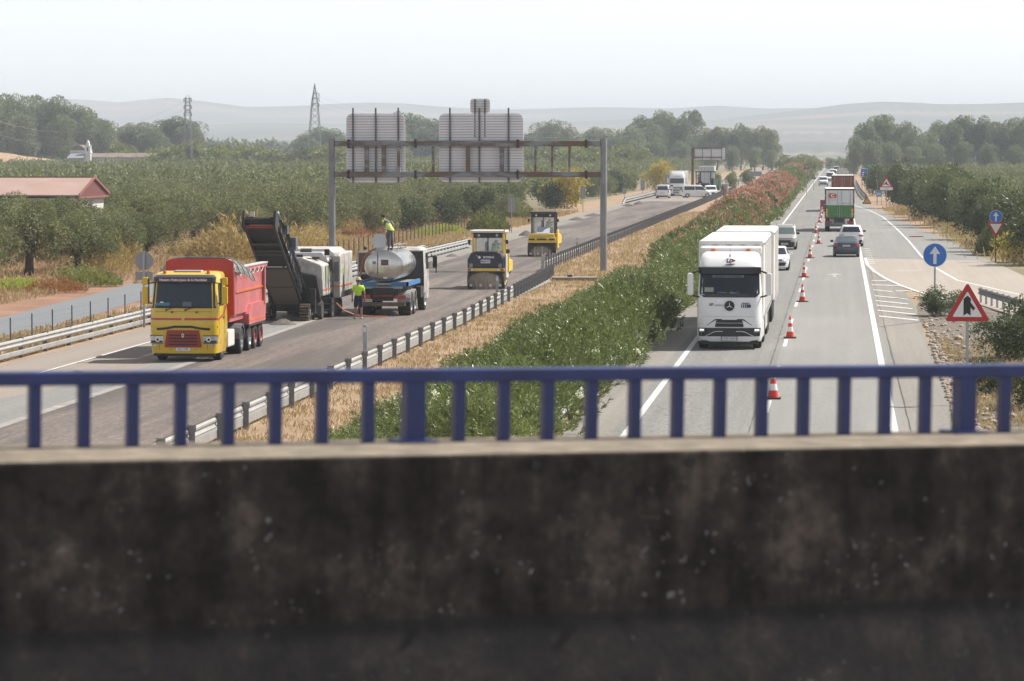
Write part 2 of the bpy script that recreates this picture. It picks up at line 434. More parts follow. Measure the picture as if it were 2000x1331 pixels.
pxline('white_slip_outer_line', [(1660, 397), (1671, 403), (1699.5, 412.5), (1724, 424.6), (1751, 447.6), (1775, 472), (1799.6, 501.7), (1824, 523), (1870, 549), (2000, 579), (2100, 600)], 0.18)
pxline('white_slip_inner_line', [(1690, 505), (1694, 518), (1707.6, 531.5), (1729, 545), (1761.7, 560), (1791.5, 570.7), (1824, 580), (1870, 592)], 0.22)
nose = [G(*p) for p in [(1693, 505), (1696, 524), (1712, 538), (1740, 552), (1756, 566), (1780, 583), (1790, 605), (1797, 630), (1716, 640), (1702, 560)]]
sheet('nose_pavement', nose, 0.029, as_should)
m = MB()
cr = lambda x, y: (1640 + x/3.697, 380 + y/3.697)
for (xa, ya), (xb, yb) in [((230,626),(342,629)), ((232,658),(432,664)), ((243,694),(382,708)), ((253,737),(497,763)), ((259,773),(495,797)), ((266,806),(525,832)), ((273,843),(552,873)), ((283,885),(568,915)), ((405,702),(520,704)), ((540,737),(672,744))]:
    A = G(*cr(xa, ya)); B = G(*cr(xb, yb)); w = 0.9
    m.add([(A.x, A.y-w/2, .041), (B.x, B.y-w/2, .041), (B.x, B.y+w/2, .041), (A.x, A.y+w/2, .041)], [(0,1,2,3)])
for i in range(9):
    A = G(1684+i*1.15, 487+i*3.6); m.add([(A.x, A.y-.5, .043), (A.x+.55, A.y-.5, .043), (A.x+.55, A.y+.5, .043), (A.x, A.y+.5, .043)], [(0,1,2,3)])
struct('white_stripe_marks', m.mesh('white_stripe_marks', paint))
# stony verge at the nose and along the right shoulder
sheet('stony_verge', [G(*p) for p in [(1790, 600), (1797, 630), (1813, 650), (1835, 704), (1850, 780), (1862, 870), (2100, 900), (2100, 650), (2010, 626), (1930, 608), (1870, 594), (1824, 582), (1798, 578)]], 0.012, soil_gravel)

# left carriageway
LA = [(-60, -16.8), (200, -16.9), (240, -18.9), (2300, -19.2)]
LB = [(-60, -29.5), (190, -29.6), (300, -30.6), (2300, -30.2)]
lane('dusty_left_carriageway', LB, LA, 0.016, as_unmilled)
MILL = [(-60, -23.0), (118, -23.1), (154, -23.4), (158, -25.0), (185, -26.3), (260, -27.0), (400, -28.0), (500, -28.2)]
lane('milled_road_bed', MILL, [(a, b-0.15) for a, b in LA], 0.021, as_milled, y1=505)
lane('grey_left_shoulder', [(-60, -26.4), (100, -26.3), (115, -24.2), (500, -29.8)], [(-60, -23.0), (118, -23.1), (154, -23.4), (158, -25.0), (185, -26.3), (260, -27.0), (400, -28.0), (500, -28.2)], 0.026, as_strip, y0=-60, y1=150)
lane('grey_far_shoulder', [(160, -29.4), (500, -30.2)], [(160, -25.4), (185, -26.4), (260, -27.1), (500, -28.3)], 0.026, as_should, y0=160, y1=500)
# raised edge left between milled and unmilled surfaces
m = MB()
for (ya, xa), (yb, xb) in zip(MILL[:2], MILL[1:3]):
    m.add([(xa-.18, ya, .03), (xa+.18, ya, .03), (xb+.18, yb, .03), (xb-.18, yb, .03)], [(0,1,2,3)])
struct('unmilled_edge_strip', m.mesh('unmilled_edge_strip', M('pale_edge_strip', (0.27, 0.255, 0.235), 0.9, var=0.25, scale=1.5)))
lane('white_left_line', [(-60, -27.32), (154, -27.27)], [(-60, -27.19), (154, -27.14)], 0.032, paint, y1=154)
lane('concrete_gutter', [(-60, -17.0), (200, -17.0), (204, -17.2)], [(-60, -16.55), (200, -16.55), (204, -16.8)], 0.034, M('gutter_concrete', (0.25, 0.24, 0.225), 0.9, var=0.15), y1=204)

# service road beside the olive grove
SRR = [(0, 668), (100, 641), (200, 611), (275, 587), (300, 577), (340, 560), (420, 527)]
SRL = [(0, 622), (100, 596), (200, 571), (275, 549.5), (300, 543), (330, 533), (390, 515)]
Ra = [G(*p) for p in SRR]; La = [G(*p) for p in SRL]
ext = lambda P: [P[0] + (P[0]-P[1]).normalized()*40] + P
strip('service_road', ext(La), ext(Ra), 0.014, as_grey)

def hillock():
    P = []
    for i in range(25):
        r_ = []
        for j in range(13):
            u, v = i/24*2-1, j/12*2-1; h = max(0, 1-u*u)**1.2*max(0, 1-v*v)
            r_.append((-262+u*52, 1010+v*55, 7.0*h-.05+.3*math.sin(i*1.7+j)*h))
        P.append(r_)
    struct('hillock', MB().grid(P).mesh('hillock', soil('straw_hillock_soil', [(0.22, 0.13, 0.075), (0.27, 0.18, 0.105), (0.31, 0.22, 0.14)], 0.05), smooth=True))
hillock()
# ================================================================== hills
def hill_mat():
    m, n, l, b = newmat('hill_fields'); b.inputs['Roughness'].default_value = 1.0
    tc = n.new('ShaderNodeTexCoord').outputs['Object']
    f = tex(n, l, 'noise', 1.0, 5, vec=tc, stretch=(0.0009, 0.0016, 0.0009))
    col = ramp(n, l, f, [(0.36, (0.22, 0.16, 0.12)), (0.42, (0.085, 0.10, 0.085)), (0.55, (0.095, 0.115, 0.10)), (0.60, (0.24, 0.18, 0.13))])
    dots = n.new('ShaderNodeTexVoronoi'); dots.feature = 'F1'; dots.inputs['Randomness'].default_value = 0.35; dots.inputs['Scale'].default_value = 0.045
    l.new(tc, dots.inputs['Vector'])
    msk = tex(n, l, 'noise', 1.0, 3, vec=tc, stretch=(0.0006, 0.0010, 0.0006))
    k = math_n(n, l, 'MULTIPLY', math_n(n, l, 'LESS_THAN', dots.outputs['Distance'], 0.33), math_n(n, l, 'GREATER_THAN', msk, 0.47))
    l.new(mixc(n, l, k, col, (0.05, 0.065, 0.04)), b.inputs['Base Color'])
    return m
def hills():
    rng = np.random.RandomState(4)
    prof_far = [(-400, 212), (0, 203), (60, 198), (125, 193), (180, 197), (230, 203), (285, 198), (330, 194), (400, 199), (480, 208), (560, 207), (640, 205), (720, 203), (790, 204), (850, 208), (950, 212), (1050, 213), (1180, 212), (1300, 212), (1400, 205), (1500, 213), (1600, 214), (1900, 214), (2400, 206)]
    prof_mid = [(-400, 262), (0, 250), (400, 246), (700, 240), (900, 243), (1100, 236), (1250, 232), (1380, 238), (1480, 224), (1560, 213), (1650, 203), (1720, 201), (1830, 207), (1900, 205), (2000, 199), (2400, 204)]
    prof_near = [(-400, 280), (0, 283), (350, 276), (450, 272), (600, 276), (900, 282), (1250, 270), (1500, 280), (1650, 279), (2000, 276), (2400, 272)]
    def pr(p, x): return np.interp(x, [a for a, _ in p], [b for _, b in p])
    pxs = np.linspace(-400, 2400, 240); rows = []
    dists = [2600, 3000, 3500, 4000, 4500, 5200, 6000, 6600, 7000, 7600, 8300, 9000, 9600]
    for d in dists:
        nf = pr(prof_far, pxs); mf = pr(prof_mid, pxs); ne = pr(prof_near, pxs)
        zn = 7.7 + (290-ne)/FPX*3500; zm = 7.7 + (290-mf)/FPX*6600; zf = 7.7 + (290-nf)/FPX*9000
        z = np.array([np.interp(d, [2600, 3500, 4500, 6600, 7600, 9000, 9600], [-3, zn[i], zn[i]+4, zm[i], zm[i]*0.8, zf[i], zf[i]*0.7]) for i in range(len(pxs))])
        z += 2.5*np.sin(pxs/70.0 + d/900.0) * (d > 3200)
        rows.append([(float(np.dot((ray(px, 290).x, 0), (d, 0))), ray(px, 290).y*d, zz) for px, zz in zip(pxs, z)])
    o = struct('hills', MB().grid(rows).mesh('hills', hill_mat(), smooth=True, recalc=False))
hills()

# ================================================================== the bridge the picture is taken from
# line of the railing: right end farther from the camera than the left end
D0, D1 = 8.4, 9.5
hF = Vector((FWD.x, FWD.y, 0)).normalized()
Pl = EYE + hF*D0 + RGT*(-1000/FPX*D0); Pr = EYE + hF*D1 + RGT*(1000/FPX*D1)
B_DIR = Vector((Pr.x-Pl.x, Pr.y-Pl.y, 0)); B_LEN = B_DIR.length; B_DIR.normalize()
B_NRM = Vector((B_DIR.y, -B_DIR.x, 0))                  # towards the camera
SLOPE = (-0.775+0.726)/B_LEN
B_ROT = Matrix((B_DIR, -B_NRM, Vector((0, 0, 1)))).transposed().to_euler()
B_ROT = (Matrix.Rotation(math.atan(SLOPE), 4, B_NRM) @ B_ROT.to_matrix().to_4x4()).to_euler()
if abs((B_ROT.to_matrix() @ Vector((1,0,0))).z - SLOPE) > 1e-3:
    B_ROT = (Matrix.Rotation(-math.atan(SLOPE), 4, B_NRM) @ Matrix((B_DIR, -B_NRM, Vector((0, 0, 1)))).transposed().to_4x4()).to_euler()
B_ORG = Vector((Pl.x, Pl.y, EYE.z - 0.726))
def t_of_px(px):
    lo, hi = -3.0, 5.0
    for _ in range(50):
        md = (lo+hi)/2; p = Pl + B_DIR*md - EYE; x = p.dot(RGT)/p.dot(FWD)*FPX*1.0
        if x + 1000 < px: lo = md
        else: hi = md
    return (lo+hi)/2
def old_concrete():
    m, n, l, b = newmat('lichen_stained_concrete'); b.inputs['Roughness'].default_value = 0.95
    tc = n.new('ShaderNodeTexCoord').outputs['Object']
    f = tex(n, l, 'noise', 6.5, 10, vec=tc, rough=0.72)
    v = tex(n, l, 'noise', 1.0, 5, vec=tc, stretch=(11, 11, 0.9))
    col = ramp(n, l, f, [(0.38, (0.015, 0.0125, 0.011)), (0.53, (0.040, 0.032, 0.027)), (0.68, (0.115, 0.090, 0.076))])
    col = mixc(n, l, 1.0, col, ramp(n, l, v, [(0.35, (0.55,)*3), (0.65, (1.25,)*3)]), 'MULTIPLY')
    wob = n.new('ShaderNodeTexNoise'); wob.inputs['Scale'].default_value = 30; l.new(tc, wob.inputs['Vector']); wv = mixc(n, l, 0.06, tc, wob.outputs['Color'], 'ADD')
    for sc_, th, mth, cc in ((26, 0.17, 0.54, (0.20, 0.19, 0.19)), (48, 0.20, 0.58, (0.14, 0.12, 0.11)), (17, 0.10, 0.58, (0.30, 0.29, 0.30))):
        d = tex(n, l, 'F1', sc_, vec=wv); mk = tex(n, l, 'noise', 4.5 + sc_*.05, 3, vec=tc)
        k = math_n(n, l, 'MULTIPLY', ramp(n, l, d, [(th*.5, (1,)*3), (th, (0,)*3)]), math_n(n, l, 'GREATER_THAN', mk, mth)); col = mixc(n, l, k, col, cc)
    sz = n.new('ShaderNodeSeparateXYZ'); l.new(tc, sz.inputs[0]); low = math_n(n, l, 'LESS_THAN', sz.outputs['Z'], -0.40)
    col = mixc(n, l, math_n(n, l, 'MULTIPLY', low, 0.6), col, (0.016, 0.016, 0.019))  # below the crease: grime, plus the slope's bluish skylight put into the colour
    # upward faces take a paler sandy concrete colour
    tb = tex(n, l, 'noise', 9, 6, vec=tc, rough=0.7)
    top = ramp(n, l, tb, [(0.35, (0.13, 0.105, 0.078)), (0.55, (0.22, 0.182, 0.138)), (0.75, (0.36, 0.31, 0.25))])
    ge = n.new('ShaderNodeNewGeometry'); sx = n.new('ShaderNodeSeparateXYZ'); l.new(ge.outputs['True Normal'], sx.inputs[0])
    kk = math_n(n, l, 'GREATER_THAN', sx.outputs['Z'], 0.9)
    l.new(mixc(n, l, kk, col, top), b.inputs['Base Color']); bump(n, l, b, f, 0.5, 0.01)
    return m
conc = old_concrete()
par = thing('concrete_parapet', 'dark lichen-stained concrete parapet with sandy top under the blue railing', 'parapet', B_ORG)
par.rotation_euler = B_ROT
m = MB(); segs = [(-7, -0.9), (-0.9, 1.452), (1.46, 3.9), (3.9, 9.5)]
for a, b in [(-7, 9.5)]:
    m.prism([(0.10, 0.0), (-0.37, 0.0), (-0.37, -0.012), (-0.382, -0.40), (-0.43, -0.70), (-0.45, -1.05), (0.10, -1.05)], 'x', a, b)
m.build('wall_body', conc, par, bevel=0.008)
for px in (948, 1247):
    t = t_of_px(px)*0.985; MB().cyl((t, -0.376, -0.03), (t, -0.36, -0.03), 0.012, n=10).build('drain_hole', black, par)
deck = MB().box(-9, 11.5, -14, -0.45, -1.45, -0.87)
o = deck.build('bridge_deck', as_strip); o.location = B_ORG; o.rotation_euler = B_ROT; tag(o, kind='structure')
# railing
blue = M('navy_railing_paint', (0.020, 0.033, 0.135), 0.42, var=0.3, scale=7)
rl = thing('blue_railing', 'navy blue steel railing with square balusters along the parapet top', 'railing', B_ORG); rl.rotation_euler = B_ROT
t0, t1 = t_of_px(806), t_of_px(1887); A_ = (t1-t0)/13.0
MB().box(-6.5, 9, -0.025, 0.035, 0.152, 0.186).build('top_rail', blue, rl, bevel=0.004)
bal = MB().box(-0.0145, 0.0145, -0.013, 0.013, 0.0, 0.152).mesh('baluster', blue)
pst = MB().box(-0.026, 0.026, -0.02, 0.025, 0.0, 0.152).box(-0.05, 0.05, -0.05, 0.05, 0, 0.006).mesh('railing_post', blue)
for k in range(-30, 40):
    post = k % 13 == 0
    o = link('railing_post' if post else 'baluster', pst if post else bal, rl); o.location = (t0 + k*A_, 0, 0.001)
# ================================================================== VEGETATION
def leaf_mat(name, cols, trans=0.35, rough=0.6, spec=0.3):
    m = bpy.data.materials.new(name); m.use_nodes = True; n = m.node_tree.nodes; l = m.node_tree.links
    b = n['Principled BSDF']; b.inputs['Roughness'].default_value = rough; b.inputs['Specular IOR Level'].default_value = spec
    g = n.new('ShaderNodeNewGeometry'); oi = n.new('ShaderNodeObjectInfo')
    r = math_n(n, l, 'ADD', math_n(n, l, 'MULTIPLY', g.outputs['Random Per Island'], 0.62), math_n(n, l, 'MULTIPLY', oi.outputs['Random'], 0.38))
    cols = [tuple(x*(1.25 if x < .5 else 1.0) for x in c) for c in cols]; k = len(cols); col = ramp(n, l, r, [(i/(k-1), c) for i, c in enumerate(cols)])
    l.new(col, b.inputs['Base Color'])
    t = n.new('ShaderNodeBsdfTranslucent'); l.new(mixc(n, l, 1.0, col, (1.25, 1.3, 0.7), 'MULTIPLY'), t.inputs[0])
    mx = n.new('ShaderNodeMixShader'); mx.inputs[0].default_value = trans
    l.new(b.outputs[0], mx.inputs[1]); l.new(t.outputs[0], mx.inputs[2]); l.new(mx.outputs[0], n['Material Output'].inputs['Surface'])
    return m
lm_ole = leaf_mat('oleander_leaves', [(0.045, 0.062, 0.022), (0.085, 0.114, 0.036), (0.140, 0.172, 0.058), (0.24, 0.265, 0.15)], 0.25, 0.38, 0.5)
lm_oli = leaf_mat('olive_leaves', [(0.060, 0.070, 0.036), (0.115, 0.129, 0.064), (0.165, 0.177, 0.096), (0.205, 0.212, 0.13)], 0.2, 0.7, 0.15)
lm_euc = leaf_mat('eucalyptus_leaves', [(0.070, 0.090, 0.060), (0.135, 0.162, 0.092), (0.21, 0.235, 0.145)], 0.25)  # leaf colours brightened to carry part of the distance haze
lm_mas = leaf_mat('mastic_leaves', [(0.036, 0.048, 0.026), (0.064, 0.082, 0.040), (0.100, 0.120, 0.060)], 0.25, 0.5)
lm_bright = leaf_mat('bright_shrub_leaves', [(0.085, 0.10, 0.035), (0.14, 0.155, 0.055), (0.21, 0.21, 0.085)], 0.3)
lm_yel = leaf_mat('yellowing_leaves', [(0.24, 0.17, 0.04), (0.34, 0.27, 0.05), (0.40, 0.36, 0.10)], 0.3)
lm_tan = leaf_mat('dry_golden_weeds', [(0.20, 0.135, 0.070), (0.30, 0.215, 0.11), (0.36, 0.28, 0.15), (0.20, 0.20, 0.075)], 0.3)
lm_red = leaf_mat('reddish_weeds', [(0.19, 0.085, 0.045), (0.27, 0.135, 0.07), (0.31, 0.20, 0.11)], 0.3)
lm_grn = leaf_mat('green_weeds', [(0.14, 0.17, 0.03), (0.24, 0.28, 0.05), (0.30, 0.32, 0.10)], 0.35)
lm_grass = leaf_mat('dry_grass_blades', [(0.23, 0.155, 0.10), (0.29, 0.21, 0.14), (0.34, 0.27, 0.19), (0.21, 0.19, 0.11)], 0.3, 0.8, 0.1)
fl_white = leaf_mat('white_petals', [(0.75, 0.73, 0.68), (0.85, 0.84, 0.8)], 0.3)
fl_pink = leaf_mat('pink_petals', [(0.55, 0.16, 0.20), (0.70, 0.30, 0.34), (0.62, 0.10, 0.14)], 0.3)
fl_red = leaf_mat('red_petals', [(0.34, 0.06, 0.08), (0.50, 0.13, 0.15), (0.58, 0.30, 0.30)], 0.3)

def unit(a): return a / np.maximum(np.linalg.norm(a, axis=1, keepdims=True), 1e-6)
def leaf_quads(rng, P, D, L, W, rhomb=True):
    n = len(P); D = unit(D); S = unit(np.cross(D, rng.normal(size=(n, 3)))); L = np.broadcast_to(L, n)[:, None]; W = np.broadcast_to(W, n)[:, None]
    if rhomb: V = np.stack([P, P + D*L*0.45 + S*W*0.5, P + D*L, P + D*L*0.45 - S*W*0.5], 1)
    else: V = np.stack([P - S*W*0.5, P + S*W*0.5, P + D*L + S*W*0.4, P + D*L - S*W*0.4], 1)
    return V.reshape(-1, 3), np.arange(4*n).reshape(n, 4)
def crown(rng, n, K, rx, ry, zc, rz, blob, leaf, wid, fall=0.0, shell=0.55):
    u = unit(rng.normal(size=(K, 3))); rr = rng.uniform(0.25, 1.0, K)[:, None]**0.5
    C = u * rr * np.array([rx-blob*0.6, ry-blob*0.6, rz-blob*0.5]); C[:, 2] += zc
    B = blob * rng.uniform(0.6, 1.25, K)
    k = rng.randint(0, K, n); d = unit(rng.normal(size=(n, 3))); d[:, 2] = np.abs(d[:, 2]) * np.where(rng.rand(n) < 0.72, 1, -1)
    P = C[k] + d * (B[k] * rng.uniform(shell, 1.08, n))[:, None]
    D = d + rng.normal(size=(n, 3)) * 0.8; D[:, 2] -= fall
    return leaf_quads(rng, P, D, leaf*rng.uniform(0.7, 1.3, n), wid*rng.uniform(0.7, 1.3, n))
def trunk_mb(rng, h, r, spread, nb, top):
    m = MB(); lean = Vector((rng.uniform(-.25, .25), rng.uniform(-.25, .25), 0))*h*0.6
    base = Vector((0, 0, -0.1)); mid = Vector((0, 0, h*0.5)) + lean*0.5; tp = Vector((0, 0, h)) + lean
    m.cyl(base, mid, r*1.25, r*0.95, 9); m.cyl(mid, tp, r*0.95, r*0.8, 9)
    for i in range(nb):
        a = 2*PI*i/nb + rng.uniform(-.4, .4); s = spread*rng.uniform(0.6, 1.0)
        q = tp + Vector((math.cos(a)*s*0.45, math.sin(a)*s*0.45, (top-h)*0.4)); e = tp + Vector((math.cos(a)*s, math.sin(a)*s, (top-h)*rng.uniform(0.7, 0.95)))
        m.cyl(tp, q, r*0.5, r*0.33, 7); m.cyl(q, e, r*0.33, r*0.08, 6)
    return m
def tree_kind(nv, seed, n, K, rx, zc, rz, blob, leaf, wid, lm, th, tr, fall=0, sp=0.6, nb=5, shell=.55, ry=None):
    out = []
    for i in range(nv):
        rng = np.random.RandomState(seed+i); s = rng.uniform(0.9, 1.1)
        V, F = crown(rng, n, K, rx*s, (ry or rx)*rng.uniform(.9, 1.1), zc, rz, blob, leaf, wid, fall, shell)
        out.append((fastmesh('crown', V, F, lm), trunk_mb(random.Random(seed+i), th, tr, rx*sp, nb, zc+rz*0.6).mesh('trunk', wood, True) if th else None))
    return out
def place_tree(kind, i, name, x, y, label, cat, group, sc=1.0, rz=0.0, z=0.0, trunk=True, cname='crown'):
    me, tk = kind[i % len(kind)]
    r = thing(name, label, cat, (x, y, z), rz, group); r.scale = sc if hasattr(sc, '__len__') else (sc,)*3
    link(cname, me, r)
    if tk is not None and trunk: link('trunk', tk, r)
    return r

olive_near = tree_kind(6, 10, 11000, 20, 2.65, 2.35, 1.9, 0.95, 0.19, 0.068, lm_oli, 1.15, 0.27, 0.25, shell=.8)
olive_mid = tree_kind(5, 30, 4200, 20, 2.95, 2.2, 1.95, 1.0, 0.28, 0.10, lm_oli, 1.0, 0.25, 0.2, shell=.8)
euc = tree_kind(7, 50, 9000, 34, 7.4, 13.0, 11.5, 3.0, 0.85, 0.36, lm_euc, 7.0, 0.45, 0.3, 0.7, 6, .82)
mastic = tree_kind(4, 70, 5200, 26, 2.9, 2.1, 2.3, 1.0, 0.30, 0.12, lm_mas, 0.7, 0.18, 0.0)
brightbush = tree_kind(3, 80, 1800, 18, 3.2, 2.0, 2.2, 1.1, 0.55, 0.25, lm_bright, 0.8, 0.15, 0.0)
yellowbush = tree_kind(2, 90, 2600, 18, 2.6, 1.5, 1.7, 0.9, 0.32, 0.12, lm_yel, 0.4, 0.08)
def weed_kind(nv, seed, lm, n, rx, h, L, W):
    out = []
    for i in range(nv):
        rng = np.random.RandomState(seed+i); a = rng.uniform(0, 2*PI, n); r = rx*np.sqrt(rng.rand(n)); 
        hh = h*(1-(r/rx)**2*0.75)*rng.uniform(0.1, 1.0, n)*(0.7+0.5*np.sin(a*3+i)**2)
        P = np.stack([r*np.cos(a), r*np.sin(a), hh], 1); D = np.stack([np.cos(a)*.5, np.sin(a)*.5, np.ones(n)*1.1], 1) + rng.normal(size=(n, 3))*.6
        V, F = leaf_quads(rng, P, D, L*rng.uniform(.6, 1.3, n), W); out.append((fastmesh('foliage', V, F, lm), None))
    return out
w_tan = weed_kind(4, 100, lm_tan, 2600, 1.9, 1.9, 0.34, 0.06)
w_red = weed_kind(2, 110, lm_red, 1700, 1.5, 0.9, 0.26, 0.05)
w_grn = weed_kind(2, 120, lm_grn, 1500, 1.3, 0.9, 0.32, 0.06)
w_mix = weed_kind(2, 130, lm_bright, 1900, 1.5, 1.3, 0.28, 0.07)

RND = random.Random(7)
EUC_L = 'tall hazy grey-green eucalyptus in the distant belt beyond the olive grove'
# ---- olive grove left of the road
OL_G = 'olive trees of the grove left of the motorway'
first = G(57, 540)
cands = []
y = 168.0; row = 0
while y < 1250:
    x = -47.0 if y > 200 else -50.0
    while x > -0.245*y - 22:
        jx, jy = RND.uniform(-0.9, 0.9), RND.uniform(-0.9, 0.9); X, Y = x+jx, y+jy
        onroad = Y < 262 and X > -0.105*Y - 22
        if not onroad and not (-72 < X and Y > 262 and X > -44) and (Vector((X, Y, 0))-first).length > 5.0 and not (X < -57.5 and 266 < Y < 287):
            cands.append((Y, X))
        x -= 7.0 if y < 420 else 7.4
    y += 7.2 if y < 420 else 8.4; row += 1
cands.sort()
place_tree(olive_near, 0, 'olive_tree', first.x, first.y, 'rounded olive tree with a clear leaning trunk at the left end of the service road', 'olive tree', OL_G, 1.05, 0.6)
NEAR_N = 250
for i, (Y, X) in enumerate(cands[:NEAR_N]):
    k = olive_near if Y < 290 else olive_mid
    s = RND.uniform(0.80, 1.06)
    place_tree(k, RND.randrange(9), 'olive_tree', X, Y, 'grey-green olive tree among the dense rows of the grove left of the motorway', 'olive tree', OL_G, (s*1.04, s*1.04, s*RND.uniform(.80, .98)), RND.uniform(0, 6.28), trunk=Y < 330)
def far_mass(name, pts, seed, n, K, rx, zc, rz, blob, leaf, wid, lm, label, cat):
    rng = np.random.RandomState(seed); tm = [crown(rng, n, K, rx, rx, zc, rz, blob, leaf, wid) for _ in range(6)]
    VV = []; FF = []; off = 0
    for (Y, X) in pts:
        V, F = tm[rng.randint(6)]; a = rng.uniform(0, 6.28); s = rng.uniform(.85, 1.15); c, sn = math.cos(a), math.sin(a)
        W = np.stack([V[:, 0]*c - V[:, 1]*sn, V[:, 0]*sn + V[:, 1]*c, V[:, 2]*rng.uniform(.9, 1.1)], 1)*s + np.array([X, Y, 0])
        VV.append(W); FF.append(F+off); off += len(V)
    o = link(name, fastmesh(name, np.concatenate(VV), np.concatenate(FF), lm)); return tag(o, label, cat, kind='stuff')
far_mass('olive_grove', cands[NEAR_N:], 5, 330, 10, 2.9, 2.2, 1.75, 1.1, 0.58, 0.27, lm_oli, 'far rows of olive trees merging into one grey-green mass on the left plain', 'olive grove')
# ---- grove on the right, beyond the roadside trees
cr_ = []
y = 300.0
while y < 1150:
    x = 17.0 + (y-300)*0.004
    while x < 0.058*y + 12:
        cr_.append((y+RND.uniform(-1, 1), x+RND.uniform(-1, 1))); x += 7.0
    y += 8.0
far_mass('olive_grove', cr_, 6, 420, 12, 2.9, 1.8, 1.4, 1.0, 0.50, 0.22, lm_oli, 'far rows of olive trees merging into one mass on the right plain', 'olive grove')

# ---- roadside trees right of the slip road
MG = 'dark bushy trees right of the slip road'
for px, py, h, w in [(1700, 384, 62, 1), (1722, 395, 74, 1), (1748, 408, 84, 1), (1772, 420, 88, 1.0), (1790, 432, 84, 1), (1812, 441, 112, 1.0), (1838, 446, 118, 1.0), (1860, 456, 108, .9), (1742, 400, 70, .9), (1800, 425, 95, 1), (1830, 430, 105, 1), (1700, 372, 50, 1), (1690, 362, 40, 1), (1870, 440, 100, 1), (1885, 470, 112, 1), (1900, 455, 95, 1.1), (1930, 462, 90, 1.1)]:
    p = G(px, py); s = (py-290)/7.7; hm = h/s*RND.uniform(.92, 1.12); 
    place_tree(RND.choice((mastic, mastic, olive_near)), RND.randrange(4), 'roadside_tree', p.x+1.6, p.y+2, 'dense dark green bushy tree beside the slip road behind the right-hand signs', 'tree', MG, (max(.8, w*hm/4.9),)*2+(hm/4.4,), RND.uniform(0, 6.28))
for px, py, h, w, lb in [(1903, 494, 100, .8, 'upright grey-green tree just left of the yield sign'), (1930, 486, 112, .95, 'broad olive-like tree right behind the yield sign'), (1968, 500, 130, 1.0, 'large spreading tree right of the yield sign'), (2010, 520, 150, 1.0, 'dark tree cut by the right edge of the picture beyond the beige slip road')]:
    p = G(px, py); s = (py-290)/7.7; hm = h/s
    place_tree(mastic if px != 1930 else olive_near, RND.randrange(4), 'roadside_tree', p.x+1, p.y+2, lb, 'tree', MG, (w*hm/4.9,)*2+(hm/4.4,), RND.uniform(0, 6.28))
p = G(1992, 512); place_tree(yellowbush, 0, 'flowering_shrub', p.x, p.y-1, 'bright yellow shrub at the right edge beside the beige slip road', 'shrub', None, (0.75, .75, 0.9))
p = G(1938, 500); place_tree(w_mix, 0, 'shrub', p.x, p.y, 'small pale grey-green bush at the foot of the yield sign', 'shrub', None, (.8, .8, 1.6), cname='foliage')
# shrubs in the stony nose and verge
for px, py, sx, h, lb in [(1843, 618, .78, .58, 'green shrub at the foot of the large round arrow sign'), (1962, 706, .78, .75, 'bushy shrub right of the triangular merge sign post'), (2015, 700, .8, 1.0, 'tall shrub cut by the right edge near the merge sign'), (1925, 772, .5, .5, 'small bush low on the verge behind the right railing post'), (1995, 800, .55, .6, 'dark bush at the far right seen between the balusters')]:
    p = G(px, py); place_tree(mastic, RND.randrange(4), 'shrub', p.x, p.y, lb, 'shrub', 'shrubs on the stony right verge', (sx*.55, sx*.55, h*.52), RND.uniform(0, 6), trunk=False, cname='foliage')

# ---- oleander hedge in the median
def oleander(seed, nsh, nl, R, H, L, W, lod=False):
    rng = np.random.RandomState(seed)
    a = rng.uniform(0, 2*PI, nsh); rr = np.sqrt(rng.rand(nsh)); 
    ln = 1 + 0.16*np.sin(3*a+seed) + 0.10*np.sin(7*a)
    z = H*(1-0.62*rr**2.4)*rng.uniform(0.80, 1.05, nsh); low = rng.rand(nsh) < 0.34; z = np.where(low, z*rng.uniform(0.25, 0.85, nsh), z)
    T = np.stack([R*rr*ln*np.cos(a), R*rr*ln*np.sin(a), z], 1)
    A = unit(np.stack([np.cos(a)*rr*0.8, np.sin(a)*rr*0.8, np.ones(nsh)], 1) + rng.normal(size=(nsh, 3))*0.15)
    k = np.repeat(np.arange(nsh), nl); n = len(k); back = rng.uniform(0, 0.42, n)
    P = T[k] - A[k]*back[:, None]; D = A[k]*rng.uniform(.5, 1.3, (n, 1)) + unit(rng.normal(size=(n, 3)))*0.85
    V, F = leaf_quads(rng, P, D, L*rng.uniform(.75, 1.25, n), W*rng.uniform(.8, 1.2, n))
    return V, F, T, A, rng
def flowers(rng, T, A, frac, nf, s, mat):
    top = np.where(T[:, 2] > np.percentile(T[:, 2], 35))[0]; pick = rng.choice(top, max(3, int(len(top)*frac)), replace=False)
    k = np.repeat(pick, nf); n = len(k); P = T[k] + A[k]*0.05 + rng.normal(size=(n, 3))*s*0.9; D = A[k]*.4 + unit(rng.normal(size=(n, 3)))
    V, F = leaf_quads(rng, P, D, s*1.1, s*1.0); return fastmesh('flowers', V, F, mat)
BUSH = {}
for lod, (nsh, nl, R, H, L, W) in {'near': (300, 24, 1.95, 2.15, 0.17, 0.033), 'mid': (210, 14, 2.0, 2.2, 0.26, 0.062), 'far': (300, 12, 3.1, 2.6, 0.38, 0.11)}.items():
    for v in range(5 if lod == 'near' else 4):
        V, F, T, A, rng = oleander(200+v+len(lod)*10, nsh, nl, R, H, L, W)
        fol = fastmesh('foliage', V, F, lm_ole)
        s = {'near': 0.055, 'mid': 0.085, 'far': 0.16}[lod]
        BUSH[lod, v] = (fol, {'few': flowers(rng, T, A, 0.010, 34, s, fl_white), 'white': flowers(rng, T, A, .014, 18, s, fl_white), 'pink': flowers(rng, T, A, .10, 9, s, fl_pink), 'red': flowers(rng, T, A, {'near': .3, 'mid': .42, 'far': .62}[lod], 9, s, fl_red)})
OG = 'oleander bushes of the median hedge'
